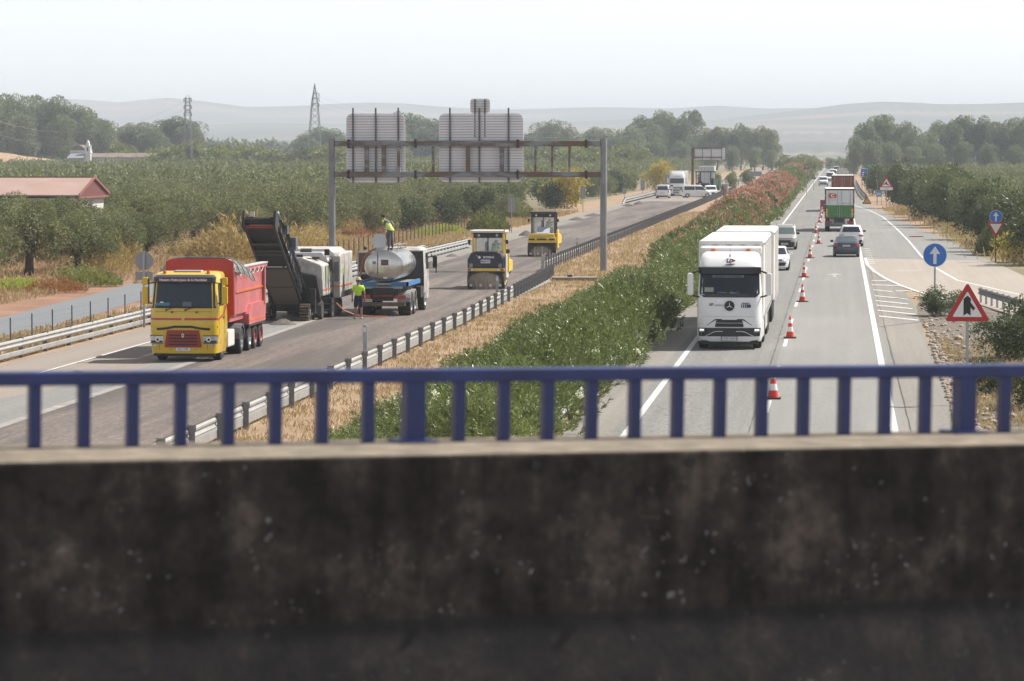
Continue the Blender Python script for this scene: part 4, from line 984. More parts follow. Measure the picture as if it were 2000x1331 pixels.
def yellow_tipper():
    Y0 = 123.5; X0 = -23.5
    r = thing('tipper_truck', 'yellow lorry cab with red grille pulling a bright red tipper trailer on the milled road', 'truck', (X0, Y0, 0.02), PI)
    # local: +y is the front of the lorry, y=0 at the bumper
    cab = Shell([(.30, 1.20, -.02, -2.15, .22, .06, .10), (.95, 1.245, .0, -2.2, .25, .06, .11), (1.25, 1.25, .0, -2.2, .26, .06, .11), (1.75, 1.235, -.02, -2.2, .26, .06, .11), (1.98, 1.225, -.05, -2.2, .26, .06, .11),
                 (2.95, 1.16, -.26, -2.2, .24, .06, .10), (3.08, 1.15, -.36, -2.2, .24, .08, .09), (3.18, 1.10, -.75, -2.15, .24, .1, .08), (3.22, .95, -1.0, -2.0, .24, .2, .05)])
    m = MB(); cab.body(m, 0, 18)
    b = m.build('cab', yellow, r, True)
    # windscreen, visor
    s = cab.front(MB(), 1.98, 2.86, -.93, .93, -.94, .94, .014).build('windscreen', glass, r, True)
    w = MB(); cab.front(w, 1.93, 1.99, -.95, .95, -.95, .95, .018, nz=1); cab.front(w, 2.84, 2.92, -.95, .95, -.95, .95, .018, nz=1)
    w.build('windscreen_seal', black, s)
    i_ = MB()      # things seen behind the glass: dashboard papers, light sheet
    cab.front(i_, 2.02, 2.13, .42, .88, .40, .80, .017, nz=1, mi=0); cab.front(i_, 2.0, 2.16, -.25, .02, -.24, .02, .017, nz=1, mi=1); cab.front(i_, 2.12, 2.16, .60, .70, .60, .70, .02, nz=1, mi=2)
    i_.build('dashboard_items', [M('turquoise_sheet', (.05, .18, .25), .4), M('pale_papers', (.10, .12, .13), .4), white_txt], s)
    v = Shell([(2.86, 1.12, -.10, -.6, .2, .05, .10), (3.04, 1.13, -.08, -.6, .2, .05, .10), (3.12, 1.05, -.22, -.6, .2, .05, .10)])
    vb = v.body(MB()).build('sun_visor', M('visor_grey', (.045, .047, .055), .4), r, True)
    text('Nuestro Padre Jesus de la Humildad', .118, M('pink_white_lettering', (.62, .45, .50), .5), (0, -.045, 2.945), R_FRONT, vb, bold=.006)
    # stripes, bonnet line, grille
    st = MB(); cab.front(st, 1.50, 1.575, -.99, -.04, -.99, -.04, .012, nz=1); cab.front(st, 1.50, 1.575, .04, .99, .04, .99, .012, nz=1)
    for sg in (-1, 1): st.grid([[(sg*1.252, -.35, 1.50), (sg*1.252, -1.2, 1.60), (sg*1.252, -2.1, 2.0)], [(sg*1.252, -.35, 1.575), (sg*1.252, -1.2, 1.68), (sg*1.252, -2.1, 2.10)]])
    st.build('red_stripe', red_p, b)
    k = MB(); 
    pts = [(-.98, 1.22), (-.75, 1.13), (-.5, 1.16), (-.25, 1.22), (.25, 1.22), (.5, 1.16), (.75, 1.13), (.98, 1.24)]
    P = [[], []]
    for f, z in pts:
        for q, dz in ((0, 0), (1, .085 if abs(f) < .9 else .06)):
            zz = z+dz; p = cab.at(zz); P[q].append((p[0]*f, cab.fy(p[0]*f, zz)+.018, zz))
    k.grid(P); k.build('black_trim', black, b)
    j = MB(); cab.front(j, 1.80, 1.808, -.99, .99, -.99, .99, .008, nz=1)
    for f in (-.72, -.36, .36, .72): cab.front(j, .42, .66, f-.004, f+.004, f-.004, f+.004, .008, nz=1, nx=1)
    j.build('panel_gap', black, b)
    gr = MB(); cab.front(gr, .52, 1.14, -.56, .56, -.47, .47, .03)
    g = gr.build('grille', red_d, r, True)
    sl = MB()
    for z0 in (.60, .71, .82, .93): cab.front(sl, z0, z0+.05, -.42, .42, -.42, .42, .045, nz=1)
    sl.build('grille_slot', black, g)
    em = MB(); c = (0, .055, .91)
    em.prism([(-.02, .13), (.02, .13), (.09, 0), (.02, -.13), (-.02, -.13), (-.09, 0), (-.055, 0), (0, -.09), (.055, 0), (0, .09), (-.055, 0.0), (-.09, 0)], 'y', .05, .07); o = em.build('emblem', chrome, g); o.location = (0, .0, .95); o.scale = (.62, 1, .62)
    for sg in (-1, 1):
        hl = MB(); a, c2 = (.58, .985) if sg > 0 else (-.985, -.58)
        cab.front(hl, .68, .93, a, c2, a, c2, .03, nx=8); h = hl.build('headlight', lamp_glass, r, True)
        q = MB(); q.cyl((sg*.93, cab.fy(.93, .8)-.02, .80), (sg*.93, cab.fy(.93, .8)+.05, .80), .085, n=14, mi=0); q.cyl((sg*.93, cab.fy(.93, .8)+.05, .80), (sg*.93, cab.fy(.93, .8)+.056, .80), .05, n=14, mi=1)
        cab.front(q, .655, .68, a, c2, a, c2, .034, nz=1, mi=1); cab.front(q, .93, .955, a, c2, a, c2, .034, nz=1, mi=1); cab.front(q, .69, .76, a+.03, c2-.03, a+.03, c2-.03, .033, nz=1, mi=1); q.build('lamp_reflector', [chrome, black], h, True)
        fl = MB(); a, c2 = (.80, .93) if sg > 0 else (-.93, -.80); cab.front(fl, .55, .62, a, c2, a, c2, .025, nz=1); fl.build('fog_lamp', lamp_glass, r)
        # mirrors
        mirror(r, sg*1.45, -.42, 2.38, .62, .22, yellow)
        wp = MB(); wp.bar((sg*.35+.25, .02, 1.86), (sg*.35-.2, -.06, 2.05), .025); wp.bar((sg*.35+.28, .03, 1.84), (sg*.35+.22, .03, 1.90), .05); wp.build('wiper', black, r)
        ob = MB(); ob.obox((sg*.45-.05, .0, 1.79), (.06, .05, .07)); ob.build('wiper_arm_cap', M('maroon_cap', (.12, .01, .01), .4), r)
        bc = MB(); bc.cyl((sg*.8, -.75, 3.18), (sg*.8, -.75, 3.27), .07, .055, 12); bc.build('beacon', orange_lens, r, True)
        sw = MB(); cab.side(sw, sg, 2.0, 2.78, -.5, -1.45, -.58, -1.42); o = sw.build('side_window', glass, r)
        dr = MB(); 
        for yy in (-.42, -1.55): dr.box(sg*1.248-.004, sg*1.248+.004, yy-.006, yy+.006, .95, 2.0)
        dr.build('door_gap', black, b)
        hd = MB().obox((sg*1.26, -1.3, 1.55), (.03, .2, .05)); hd.build('door_handle', black, r)
    ro = MB().box(-.5, .5, -1.4, -.9, 3.21, 3.26).build('roof_hatch', M('grey_hatch', (.4, .42, .45), .4), r, bevel=.02)
    plate(r, '9261 LMK', 0, cab.fy(0, .45)+.03, .45, R_FRONT, col=sign_white)
    bm = MB(); bm.box(-1.1, 1.1, -.5, -.2, .20, .34); bm.build('lower_bumper', black, r)
    # chassis
    c = MB(); c.box(-.45, .45, -6.0, -.4, .55, .85); c.box(-.9, .9, -1.55, -1.25, .4, .6); c.box(-.9, .9, -5.35, -5.05, .4, .6); c.box(-.38, .38, -11.2, -3.8, .95, 1.22)
    for yy in (-7.2, -8.51, -9.82): c.box(-1.0, 1.0, yy-.08, yy+.08, .42, .6)
    c.build('chassis', blackd, r)
    fd = MB()
    for sg in (-1, 1): mudguard(fd, sg*.88, sg*1.24, -1.4, .60, .52)
    fd.build('front_mudguard', yellow, r)
    tk = MB()
    for sg in (-1, 1): tk.box(sg*.78, sg*1.20, -3.9, -2.55, .38, 1.0)
    tk.build('side_tank', cream, r, bevel=.06)
    wx = 1.02
    rimr = M('red_rim', (.35, .03, .03), .5)
    for sg in (-1, 1):
        wheel(r, sg*wx, -1.4, .50, .31); wheel(r, sg*(wx-.06), -5.2, .50, .56)
        wheel(r, sg*wx, -7.2, .50, .36, chrome); wheel(r, sg*wx, -8.51, .50, .36, rimr); wheel(r, sg*wx, -9.82, .50, .36, rimr)
        mg = MB(); mudguard(mg, sg*.70, sg*1.26, -5.2, .62, .52, 5, 175); mg.build('rear_mudguard', M('ribbed_grey', (.12, .12, .125), .6), r)
    # tipper body on the semi-trailer
    T = MB(); yb, yf, zb, zt = -10.9, -3.3, 1.25, 3.30
    T.prism([(-1.27, 3.50), (-1.05, 3.60), (1.05, 3.60), (1.27, 3.50), (1.27, zb+.35), (1.0, zb), (-1.0, zb), (-1.27, zb+.35)], 'y', yf-.1, yf)
    t = T.build('tipper_front_panel', red_p, r, bevel=.02)
    S = MB()
    for sg in (-1, 1):
        S.prism([(sg*1.16, zb+.25), (sg*1.16, 3.05), (sg*1.27, 3.10), (sg*1.27, 3.22), (sg*1.06, 3.22), (sg*1.06, zb+.25)], 'y', yb, yf-.1)
        for yy in (yf-.3, yb+.5): S.box(sg*1.16, sg*1.27, yy-.10, yy+.10, zb+.2, 3.1)
        S.box(sg*1.165, sg*1.20, yb, yf-.4, 2.30, 2.36, 1)
    S.box(-1.06, 1.06, yb, yf-.1, zb, zb+.2); S.box(-1.2, 1.2, yb-.08, yb, zb, 3.15)
    S.build('tipper_side', [red_pinkish, orange_lens], r)
    rl_ = MB()
    for sg in (-1, 1): rl_.box(sg*1.04, sg*1.30, yb, yf-.1, 3.224, 3.27)
    rl_.build('top_rail', M('pale_top_rail', (.5, .5, .5), .5), r)
    rp = MB()
    for sg in (-1, 1):
        for i in range(6):
            ya = yf-.9-i*.95; pts = [(sg*1.285, ya-.95*k/8, 3.12-.17*math.sin(PI*k/8)) for k in range(9)]; rp.tube(pts, .012, 5)
    rp.build('tarp_cord', sign_white, r)
    F = MB()
    for sg in (-1, 1):
        F.prism([(-10.35, 1.02), (-6.55, 1.02), (-6.55, 1.42), (-7.0, 1.78), (-9.9, 1.78), (-10.35, 1.42)], 'x', sg*.62, sg*1.285)
        F.box(sg*1.287, sg*1.292, -10.3, -6.6, 1.14, 1.20, 1); F.box(sg*.64, sg*1.27, -10.3, -6.6, .94, 1.017, 2)
    F.build('trailer_mudguard', [red_pinkish, orange_lens, blackd], r)
    ld = MB()
    for yy in (-10.0, -10.3): ld.bar((1.30, yy, 1.75), (1.30, yy, 3.1), .03)
    for k_ in range(5): ld.bar((1.30, -10.0, 1.9+k_*.27), (1.30, -10.3, 1.9+k_*.27), .025)
    ld.build('ladder', red_p, r)
    cyl_ = MB(); cyl_.cyl((.95, -3.1, 1.2), (.95, -3.18, 2.6), .03); cyl_.cyl((0, -3.05, 1.0), (0, -3.15, 3.0), .09); cyl_.build('lift_cylinder', galv, r)
    # gathered tarpaulin with hoops behind the front panel
    rng = random.Random(2); rows = []
    for q in range(9):
        yy = yf-.12-q*.16; pk = 3.64-.05*(q % 2)-(q/8)**2*.42; wd = 1.2+q*.07
        rows.append([(-wd-.08, yy-.05, pk-.52+.03*rng.random()), (-wd, yy, pk-.28), (-wd+.24, yy, pk-.02+.02*rng.random()), (-.5, yy, pk+.03*rng.random()), (.5, yy, pk+.03*rng.random()), (wd-.24, yy, pk-.02), (wd, yy, pk-.28), (wd+.08, yy-.05, pk-.52+.03*rng.random())])
    tp_ = MB().grid(rows); tpo = tp_.build('folded_tarpaulin', M('grey_tarpaulin', (.15, .15, .14), .6, var=.3, scale=5), r)
    so = tpo.modifiers.new('thick', 'SOLIDIFY'); so.thickness = .02
    hp = MB()
    for q in (2, 4, 6, 8): hp.tube([tuple(Vector(p)+Vector((0, 0, .03))) for p in rows[q]], .016, 5)
    hp.build('tarp_hoop', galv, r)
    return r
yellow_tipper()

def white_lorry():
    X0, Y0 = -4.16, 132.9
    r = thing('articulated_lorry', 'white lorry with black windscreen band and two white tarpaulin trailers driving towards the camera', 'lorry', (X0, Y0, .03), PI)
    cab = Shell([(.30, 1.19, -.06, -2.25, .3, .06, .10), (.42, 1.235, -.01, -2.3, .32, .06, .12), (1.05, 1.245, .0, -2.3, .32, .06, .12), (1.25, 1.24, -.05, -2.3, .32, .06, .12), (2.05, 1.23, -.13, -2.3, .30, .06, .12), (2.15, 1.225, -.14, -2.3, .30, .06, .12),
                 (3.05, 1.17, -.40, -2.3, .28, .06, .12), (3.15, 1.165, -.34, -2.3, .28, .06, .12), (3.45, 1.14, -.55, -2.3, .30, .08, .16), (3.62, 1.08, -.95, -2.3, .32, .1, .18), (3.70, .95, -1.35, -2.2, .32, .2, .1)])
    cb = cab.body(MB(), 0, 18).build('cab', white_p, r, True)
    g1 = MB(); cab.front(g1, 1.98, 2.12, -.80, .80, -.93, .93, .018, nz=2); cab.front(g1, 2.12, 3.06, -.93, .93, -.95, .95, .018)
    s = g1.build('windscreen', M('tinted_windscreen', (.008, .014, .024), .05), r, True)
    vz = Shell([(2.88, 1.19, -.20, -.5, .25, .05, .12), (3.12, 1.20, -.20, -.5, .25, .05, .12)]); vz.body(MB()).build('sun_visor', M('visor_navy', (.012, .014, .025), .35), r, True)
    bn = MB(); cab.front(bn, 2.74, 2.83, -.45, .55, -.45, .55, .03, nz=1); bn.build('windscreen_sticker', M('grey_sticker', (.22, .25, .27), .5), s)
    text('HORGAN LO QUE TIRAMOS', .082, M('teal_lettering', (.02, .07, .08), .5), (0.06, -.285, 2.785), (PI/2-.25, 0, PI), s, bold=.004)
    dash = MB(); cab.front(dash, 2.13, 2.19, -.30, .0, -.3, .0, .022, nz=1, mi=0); cab.front(dash, 2.13, 2.19, .10, .42, .1, .4, .022, nz=1, mi=0); cab.front(dash, 2.19, 2.36, .50, .78, .5, .78, .022, nz=1, mi=1); cab.front(dash, 2.10, 2.40, -.10, .11, -.1, .11, .024, nz=1, mi=2)
    dash.build('dashboard_items', [M('blue_papers', (.12, .19, .24), .4), M('pale_paper', (.30, .33, .29), .4), black], s)
    # logo on the roof front, emblem, numbers
    def lettering(body, size, mat, x, z, off=.03, rx=PI/2, sh=0, bold=0):
        y = cab.fy(x, z)+off; text(body, size, mat, (x, y, z), (rx, 0, PI), cb, shear=sh, bold=bold, extr=.012)
    lettering('LD', .20, navy_txt, .02, 3.36, .06, PI/2-.55, .3, .012); lettering('>', .17, M('crimson_lettering', (.35, .01, .06), .5), -.16, 3.37, .05, PI/2-.55, 0, .01)
    lettering('LOGISTICS', .075, navy_txt, 0, 3.235, .05, PI/2-.4, .3, .002)
    lettering('LD', .12, navy_txt, .70, 1.71, .012, PI/2, .3, .006); lettering('LOGISTICS', .07, M('grey_lettering', (.25, .25, .3), .5), .40, 1.68, .012, PI/2, .3)
    lettering('Actros L', .085, navy_txt, -.62, 1.76, .014, PI/2, .3, .002); lettering('11130', .155, navy_txt, -.62, 1.645, .014, PI/2, 0, .012)
    em = MB(); y = cab.fy(0, 1.65); em.cyl((0, y-.02, 1.66), (0, y+.035, 1.66), .20, n=28, mi=0); em.lathe([(y+.035, .20), (y+.055, .19), (y+.035, .175)], 'y', (0, 0, 1.66), 28, 1)
    for a in (90, 210, 330): em.add([(0+math.cos(rad(a))*.165, y+.045, 1.66+math.sin(rad(a))*.165), (math.cos(rad(a+90))*.022, y+.045, 1.66+math.sin(rad(a+90))*.022), (math.cos(rad(a-90))*.022, y+.045, 1.66+math.sin(rad(a-90))*.022)], [(0, 1, 2)], 1)
    em.build('emblem', [black, chrome], cb)
    # lower face: trapezoid line, grille, bumper inset
    tr = MB(); P = [[], []]
    for f, z in [(-.95, .93), (-.66, .93), (-.46, 1.09), (-.42, 1.11), (.42, 1.11), (.46, 1.09), (.66, .93), (.95, .93)]:
        for q, dz in ((0, 0), (1, .05 if abs(f) < .5 else .02)):
            p = cab.at(z+dz); P[q].append((p[0]*f, cab.fy(p[0]*f, z+dz)+.014, z+dz))
    tr.grid(P); cab.front(tr, 1.02, 1.13, -.42, .42, -.38, .38, .016, nz=1); tr.build('grille_edge', black, cb)
    g2 = MB(); cab.front(g2, .86, 1.0, -.44, .44, -.42, .42, .022); g = g2.build('grille', black, r, True)
    sl = MB()
    for z in (.90, .95): cab.front(sl, z, z+.012, -.42, .42, -.42, .42, .03, nz=1)
    sl.build('grille_bar', blackd, g)
    lo = MB(); cab.front(lo, .50, .82, -.93, .93, -.95, .95, .018); l1 = lo.build('bumper_inset', M('inset_dark', (.016, .019, .024), .35), r, True)
    ar = MB(); P = [[], []]
    for f, z in [(-.74, .50), (-.60, .58), (-.48, .655), (-.36, .68), (.36, .68), (.48, .655), (.60, .58), (.74, .50)]:
        for q, dz in ((0, 0), (1, .022)):
            p = cab.at(z+dz); P[q].append((p[0]*f, cab.fy(p[0]*f, z+dz)+.028, z+dz))
    ar.grid(P)
    for sg in (-1, 1):
        a, b_ = (.945, .96) if sg > 0 else (-.96, -.945); cab.front(ar, .50, .80, a, b_, a, b_, .03, nz=1, nx=1)
    ar.build('bumper_trim', white_p, l1)
    for sg in (-1, 1):
        a, b_ = (.76, .92) if sg > 0 else (-.92, -.76)
        h = MB(); cab.front(h, .66, .79, a, b_, a, b_, .03, nx=5); ho = h.build('headlight', lamp_glass, r, True)
        q = MB(); cab.front(q, .72, .77, a+.02, b_-.02, a+.02, b_-.02, .036, nx=3, nz=1); mm = bpy.data.materials.get('lit_headlamp')
        if not mm:
            mm, n_, l_, b__ = newmat('lit_headlamp'); b__.inputs['Base Color'].default_value = (.9, .9, .9, 1); b__.inputs['Emission Color'].default_value = (1, 1, 1, 1); b__.inputs['Emission Strength'].default_value = .8
        q.build('lit_bulb', mm, ho)
        mi = MB().obox((sg*1.50, -.30, 2.48), (.24, .15, .86)).build('wing_mirror', white_p, r, bevel=.07)
        MB().bar((sg*1.42, -.3, 2.9), (sg*1.1, -.35, 3.02), .06).bar((sg*1.42, -.3, 2.05), (sg*1.15, -.4, 1.98), .06).build('mirror_arm', black, mi)
        bc = MB(); bc.box(sg*.68-.075, sg*.68+.075, -1.72, -1.58, 3.62, 3.80, 0); bo = bc.build('beacon', orange_lens, r, bevel=.02)
        cab.side(MB(), sg, 2.12, 2.95, -.62, -1.5, -.7, -1.45).build('side_window', glass, r)
        sk = MB().box(sg*1.20, sg*1.24, -4.3, -2.4, .35, 1.15).build('side_skirt', white_p, r, bevel=.02)
        wheel(r, sg*1.04, -1.45, .50, .33); wheel(r, sg*.95, -5.1, .50, .56)
        wp = MB().bar((sg*.45-.4, -.10, 2.12), (sg*.45+.25, -.14, 2.17), .03).build('wiper', black, r)
    sp = Shell([(3.62, 1.18, -1.75, -2.3, .15, .1, .08), (3.82, 1.20, -1.72, -2.3, .15, .1, .08), (3.90, 1.12, -1.85, -2.3, .15, .1, .08)]); sp.body(MB()).build('roof_spoiler', white_p, r, True)
    an = MB().cyl((.0, -.62, 3.52), (.0, -.62, 3.62), .03, .02, 8).cyl((0, -.62, 3.6), (0, -.66, 4.0), .006, n=5).build('antenna', black, r)
    plate(r, '1593 NGX', 0, cab.fy(0, .42)+.05, .42, R_FRONT, .56, .14, col=sign_white)
    MB().box(-.31, .31, cab.fy(0, .42)+.01, cab.fy(0, .42)+.035, .34, .50).build('plate_holder', black, r)
    dg_ = MB()
    for sg in (-1, 1):
        for yy in (-.55, -1.75): dg_.box(sg*1.236-.006, sg*1.236+.006, yy-.008, yy+.008, .95, 2.15)
        dg_.box(sg*1.238-.006, sg*1.238+.006, -1.75, -.55, 1.18, 1.195)
    cab.front(dg_, 1.245, 1.252, -.97, .97, -.97, .97, .006, nz=1)
    dg_.build('door_gap', M('seam_grey', (.16, .16, .17), .6), cb)
    bb = MB().box(-1.1, 1.1, -.5, -.1, .2, .34).build('underbody', black, r)
    c = MB(); c.box(-.42, .42, -26.5, -.6, .75, 1.02)
    for yy in (-1.45, -5.1, -11.2, -12.5, -13.8, -21.5, -22.8, -24.2): c.box(-.95, .95, yy-.07, yy+.07, .42, .58)
    c.build('chassis', blackd, r)
    for yy in (-11.2, -12.5, -13.8, -21.5, -22.8, -24.2):
        for sg in (-1, 1): wheel(r, sg*1.04, yy, .50, .38)
    def trailer(y1, y0, dx, zt):
        m = MB(); m.box(dx-1.275, dx+1.275, y0, y1, 1.12, zt)
        # faint vertical folds on the curtains
        t = m.build('trailer_body', tarp_w, r, bevel=.10)
        q = MB()
        for sg in (-1, 1):
            n = int((y1-y0)/.7)
            for i in range(1, n): yy = y1-i*.7; q.box(dx+sg*1.275, dx+sg*1.283, yy-.015, yy+.015, 1.15, zt-.15)
            q.box(dx+sg*1.275, dx+sg*1.30, y0, y1, 1.08, 1.17, 1); q.box(dx+sg*1.278, dx+sg*1.30, y0+.05, y1-.05, zt-.14, zt-.09, 1)
        q.build('curtain_strap', [M('pale_strap', (.5, .49, .46), .6), galv], t)
        return t
    t = trailer(-1.72-.7, -15.9, 0.0, 4.10)
    cr_ = MB()
    for i in range(8): cr_.box(-1.0+i*.27, -.97+i*.27, -2.415, -2.405, 3.86, 3.92)
    cr_.tube([(-1.1+i*.11, -2.40, 3.90+.02*math.sin(i*1.3)) for i in range(21)], .014, 5)
    cr_.build('tarp_cord', blackd, t)
    trailer(-16.9, -26.6, -0.12, 4.14)
    u = MB()
    for sg in (-1, 1): u.box(sg*1.20, sg*1.24, -10.2, -6.2, .45, 1.0)
    u.build('side_guard', white_dirty, r)
    return r
white_lorry()

# ------------------------------------------------------------------ cars
def car(name, label, cat, loc, rz, L, W, H, kind, paint_, gl=None, tail=None, plate_t=None, group=None, lower=None, scale=None, rails=False, dark_mirror=True):
    r = thing(name, label, cat, loc, rz, group, scale); gl = gl or glass; h = W/2; f = L/2
    if kind == 'hatch':
        lv = [(.20, h-.06, f-.05, -f+.06, .45, .3, .12), (.42, h, f, -f, .50, .35, .14), (.66, h, f-.06, -f+.02, .50, .35, .14), (.78, h-.02, f-.30, -f+.04, .45, .35, .12), (.92, h-.04, f-1.0, -f+.08, .4, .35, .08), (.97, h-.06, f-1.12, -f+.10, .35, .3, .06),
              (1.38, h-.22, f-1.85, -f+.45, .3, .3, .08), (1.46, h-.30, f-2.1, -f+.65, .3, .3, .06)]
        zb, zt, ws = .99, 1.38, (f-1.15, f-1.85)
    elif kind == 'suv':
        lv = [(.26, h-.06, f-.05, -f+.06, .4, .3, .12), (.5, h, f, -f, .45, .35, .14), (.85, h, f-.08, -f+.03, .45, .35, .14), (.98, h-.02, f-.4, -f+.08, .4, .35, .1), (1.08, h-.05, f-1.1, -f+.12, .4, .3, .08),
              (1.56, h-.20, f-1.9, -f+.45, .3, .3, .08), (1.64, h-.28, f-2.1, -f+.6, .3, .3, .06)]
        zb, zt, ws = 1.10, 1.55, (f-1.1, f-1.9)
    elif kind == 'saloon':
        lv = [(.20, h-.06, f-.05, -f+.06, .4, .3, .12), (.45, h, f, -f, .45, .32, .14), (.72, h, f-.08, -f+.02, .45, .32, .14), (.86, h-.02, f-.6, -f+.05, .4, .3, .1), (.98, h-.05, f-1.25, -f+.12, .4, .25, .08), (1.0, h-.07, f-1.3, -f+.75, .4, .25, .08),
              (1.38, h-.25, f-2.0, -f+1.35, .3, .3, .10), (1.45, h-.33, f-2.2, -f+1.6, .3, .3, .08)]
        zb, zt, ws = 1.01, 1.38, (f-1.3, f-2.0)
    else:   # van
        lv = [(.24, h-.05, f-.04, -f+.04, .35, .12, .12), (.5, h, f, -f, .4, .15, .14), (.9, h, f-.1, -f, .4, .15, .14), (1.08, h-.01, f-.5, -f, .35, .15, .1), (1.16, h-.03, f-.85, -f+.01, .3, .15, .08),
              (H-.18, h-.10, f-1.55, -f+.10, .25, .15, .08), (H-.04, h-.16, f-1.8, -f+.16, .25, .18, .06), (H, h-.3, f-2.0, -f+.4, .25, .18, .05)]
        zb, zt, ws = 1.18, H-.20, (f-.85, f-1.55)
    k = H/lv[-1][0]; lv = [(a[0]*k if kind != 'van' else a[0],)+a[1:] for a in lv]; zb *= k if kind != 'van' else 1; zt *= k if kind != 'van' else 1
    S = Shell(lv); b = S.body(MB(), 0, 16).build('body', paint_, r, True)
    w = S.front(MB(), zb, zt, -.88, .88, -.85, .85, .014).build('windscreen', gl, r, True)
    rw = S.front(MB(), zb+.03, zt-.02, -.82, .82, -.80, .80, .014, rear=True).build('rear_window', gl, r, True)
    for sg in (-1, 1):
        y0, y1 = S.at(zb)[1]-.25, S.at(zb)[2]+.35; y0t, y1t = S.at(zt)[1]-.12, S.at(zt)[2]+.30; md = (y0+y1)/2
        S.side(MB(), sg, zb+.02, zt-.02, y0, md+.05, y0t, md+.03).build('side_window', gl, r); S.side(MB(), sg, zb+.02, zt-.02, md-.05, y1, md-.03, y1t).build('side_window', gl, r)
        for yy in (f-.85, -f+.85):
            wheel(r, sg*(h-.11), yy, .33, .22, galv)
            am = MB(); mudguard(am, sg*(h-.16), sg*(h+.012), yy, .38, .33, 0, 180); am.build('wheel_arch', black, b)
        mr = MB().obox((sg*(h+.10), S.at(zb)[1]-.35, zb+.04), (.22, .14, .16)).build('wing_mirror', black if dark_mirror else paint_, r, bevel=.04)
        a, c = (.60, .96) if sg > 0 else (-.96, -.60)
        zl = .62*k if kind not in ('van', 'suv') else .82
        S.front(MB(), zl, zl+.16, a, c, a, c, .012, nx=6).build('headlight', lamp_glass, r, True)
        a, c = (.62, .98) if sg > 0 else (-.98, -.62)
        if kind == 'van': a, c = (.86, .98) if sg > 0 else (-.98, -.86); S.front(MB(), .85, 1.35, a, c, a, c, .012, nx=4, rear=True).build('tail_light', red_lens, r, True)
        else: S.front(MB(), .78*k, .92*k, a, c, a, c, .014, nx=6, rear=True).build('tail_light', red_lens, r, True)
        if rails: MB().tube([(sg*(h-.28), S.at(zt)[1]-.4, H-.02), (sg*(h-.26), 0, H+.05), (sg*(h-.28), -f+.8, H-.02)], .025).build('roof_rail', galv_d, r)
    gm = MB(); S.front(gm, .30, .52, -.72, .72, -.82, .82, .014); g = gm.build('grille', black, r, True)
    if lower: q = MB(); S.front(q, .24, .60, -.98, .98, -.98, .98, .010); q.build('dark_bumper', lower, r, True)
    S.front(MB(), .60, .72, -.5, .5, -.55, .55, .012).build('upper_grille', black, g if False else r, True)
    S.front(MB(), .22*k, .40*k, -.85, .85, -.9, .9, .012, rear=True).build('rear_bumper_trim', blackd, r, True)
    if plate_t:
        plate(r, plate_t, 0, S.fy(0, .45)+.03, .45, R_FRONT); zp = .80*k if kind == 'saloon' else .75; plate(r, plate_t, 0, S.ry(0, zp)-.03, zp, R_BACK)
    MB().box(-h+.25, h-.25, -f+.5, f-.5, .16, .25).build('underbody', black, r)
    return r
def at_ground(px, py): p = G(px, py); return (p.x, p.y, .03)
p = G(1531, 489); car('parked_van', 'silver high-roofed family van with dark bumper behind the white lorry', 'car', (p.x+.05, p.y+2.2, .03), PI, 4.4, 1.82, 1.85, 'van', silver, glass2, plate_t='5218 JVK', lower=M('dark_plum_bumper', (.03, .03, .045), .5), rails=True)
bpy.data.objects['parked_van'].name = 'silver_van'
p = G(1513, 530); car('hatchback', 'white hatchback half hidden right behind the white lorry', 'car', (p.x, p.y+2.15, .03), PI, 4.3, 1.80, 1.46, 'hatch', white_p, plate_t='4471 LRB', dark_mirror=False)
p = G(1653, 503.4); car('saloon_car', 'dark navy saloon driving away, nearest car in the right lane', 'car', (p.x, p.y+2.3, .03), 0, 4.8, 1.86, 1.46, 'saloon', darkblue_p, glass2, plate_t='3862 FKT')
p = G(1662.5, 482.7); car('white_suv', 'white sport utility car with red tail lights ahead of the navy saloon', 'car', (p.x, p.y+2.2, .03), 0, 4.6, 1.88, 1.65, 'suv', white_p, plate_t='0473 HGD')
p = G(1608, 363); car('white_van', 'white van coming out of the distance in the left lane', 'van', (p.x, p.y, .03), PI, 4.6, 1.9, 1.9, 'van', white_p)
car('white_van', 'white van rear view with tinted back window parked next to the far white lorry', 'van', (G(1294, 388).x, G(1294, 388).y+2.4, .03), 0, 4.9, 2.0, 1.98, 'van', white_p, plate_t='8120 KDC', scale=1.04)
p = G(1357, 387); car('white_van', 'white passenger van standing sideways across the closed carriageway', 'van', (p.x+.1, p.y+1.0, .03), rad(-72), 4.9, 1.95, 1.98, 'van', white_p)
p = G(1386, 386); car('white_van', 'small white van facing the camera in front of the road paver', 'van', (p.x+.1, p.y+2, .03), PI+.12, 4.3, 1.85, 1.85, 'van', white_p, lower=M('dark_plum_bumper', (.03, .03, .045), .5))
for px, d, lb in [(1622, 800, 'pale van in the distant queue just behind the oncoming white van'), (1628, 900, 'pale blue-windowed van farther back in the distant left-lane queue'), (1634, 1050, 'tiny pale vehicle at the far end of the left lane')]:
    q = AT(px, 290, d); car('white_van', lb, 'van', (q.x, d, .03), PI, 4.8, 2.0, 2.3, 'van', white_p)
for px, d, lb in [(1648, 1150, 'tiny white car far ahead of the small lorry in the right lane')]:
    q = AT(px, 290, d); car('hatchback', lb, 'car', (q.x, d, .03), 0, 4.3, 1.8, 1.5, 'hatch', white_p)

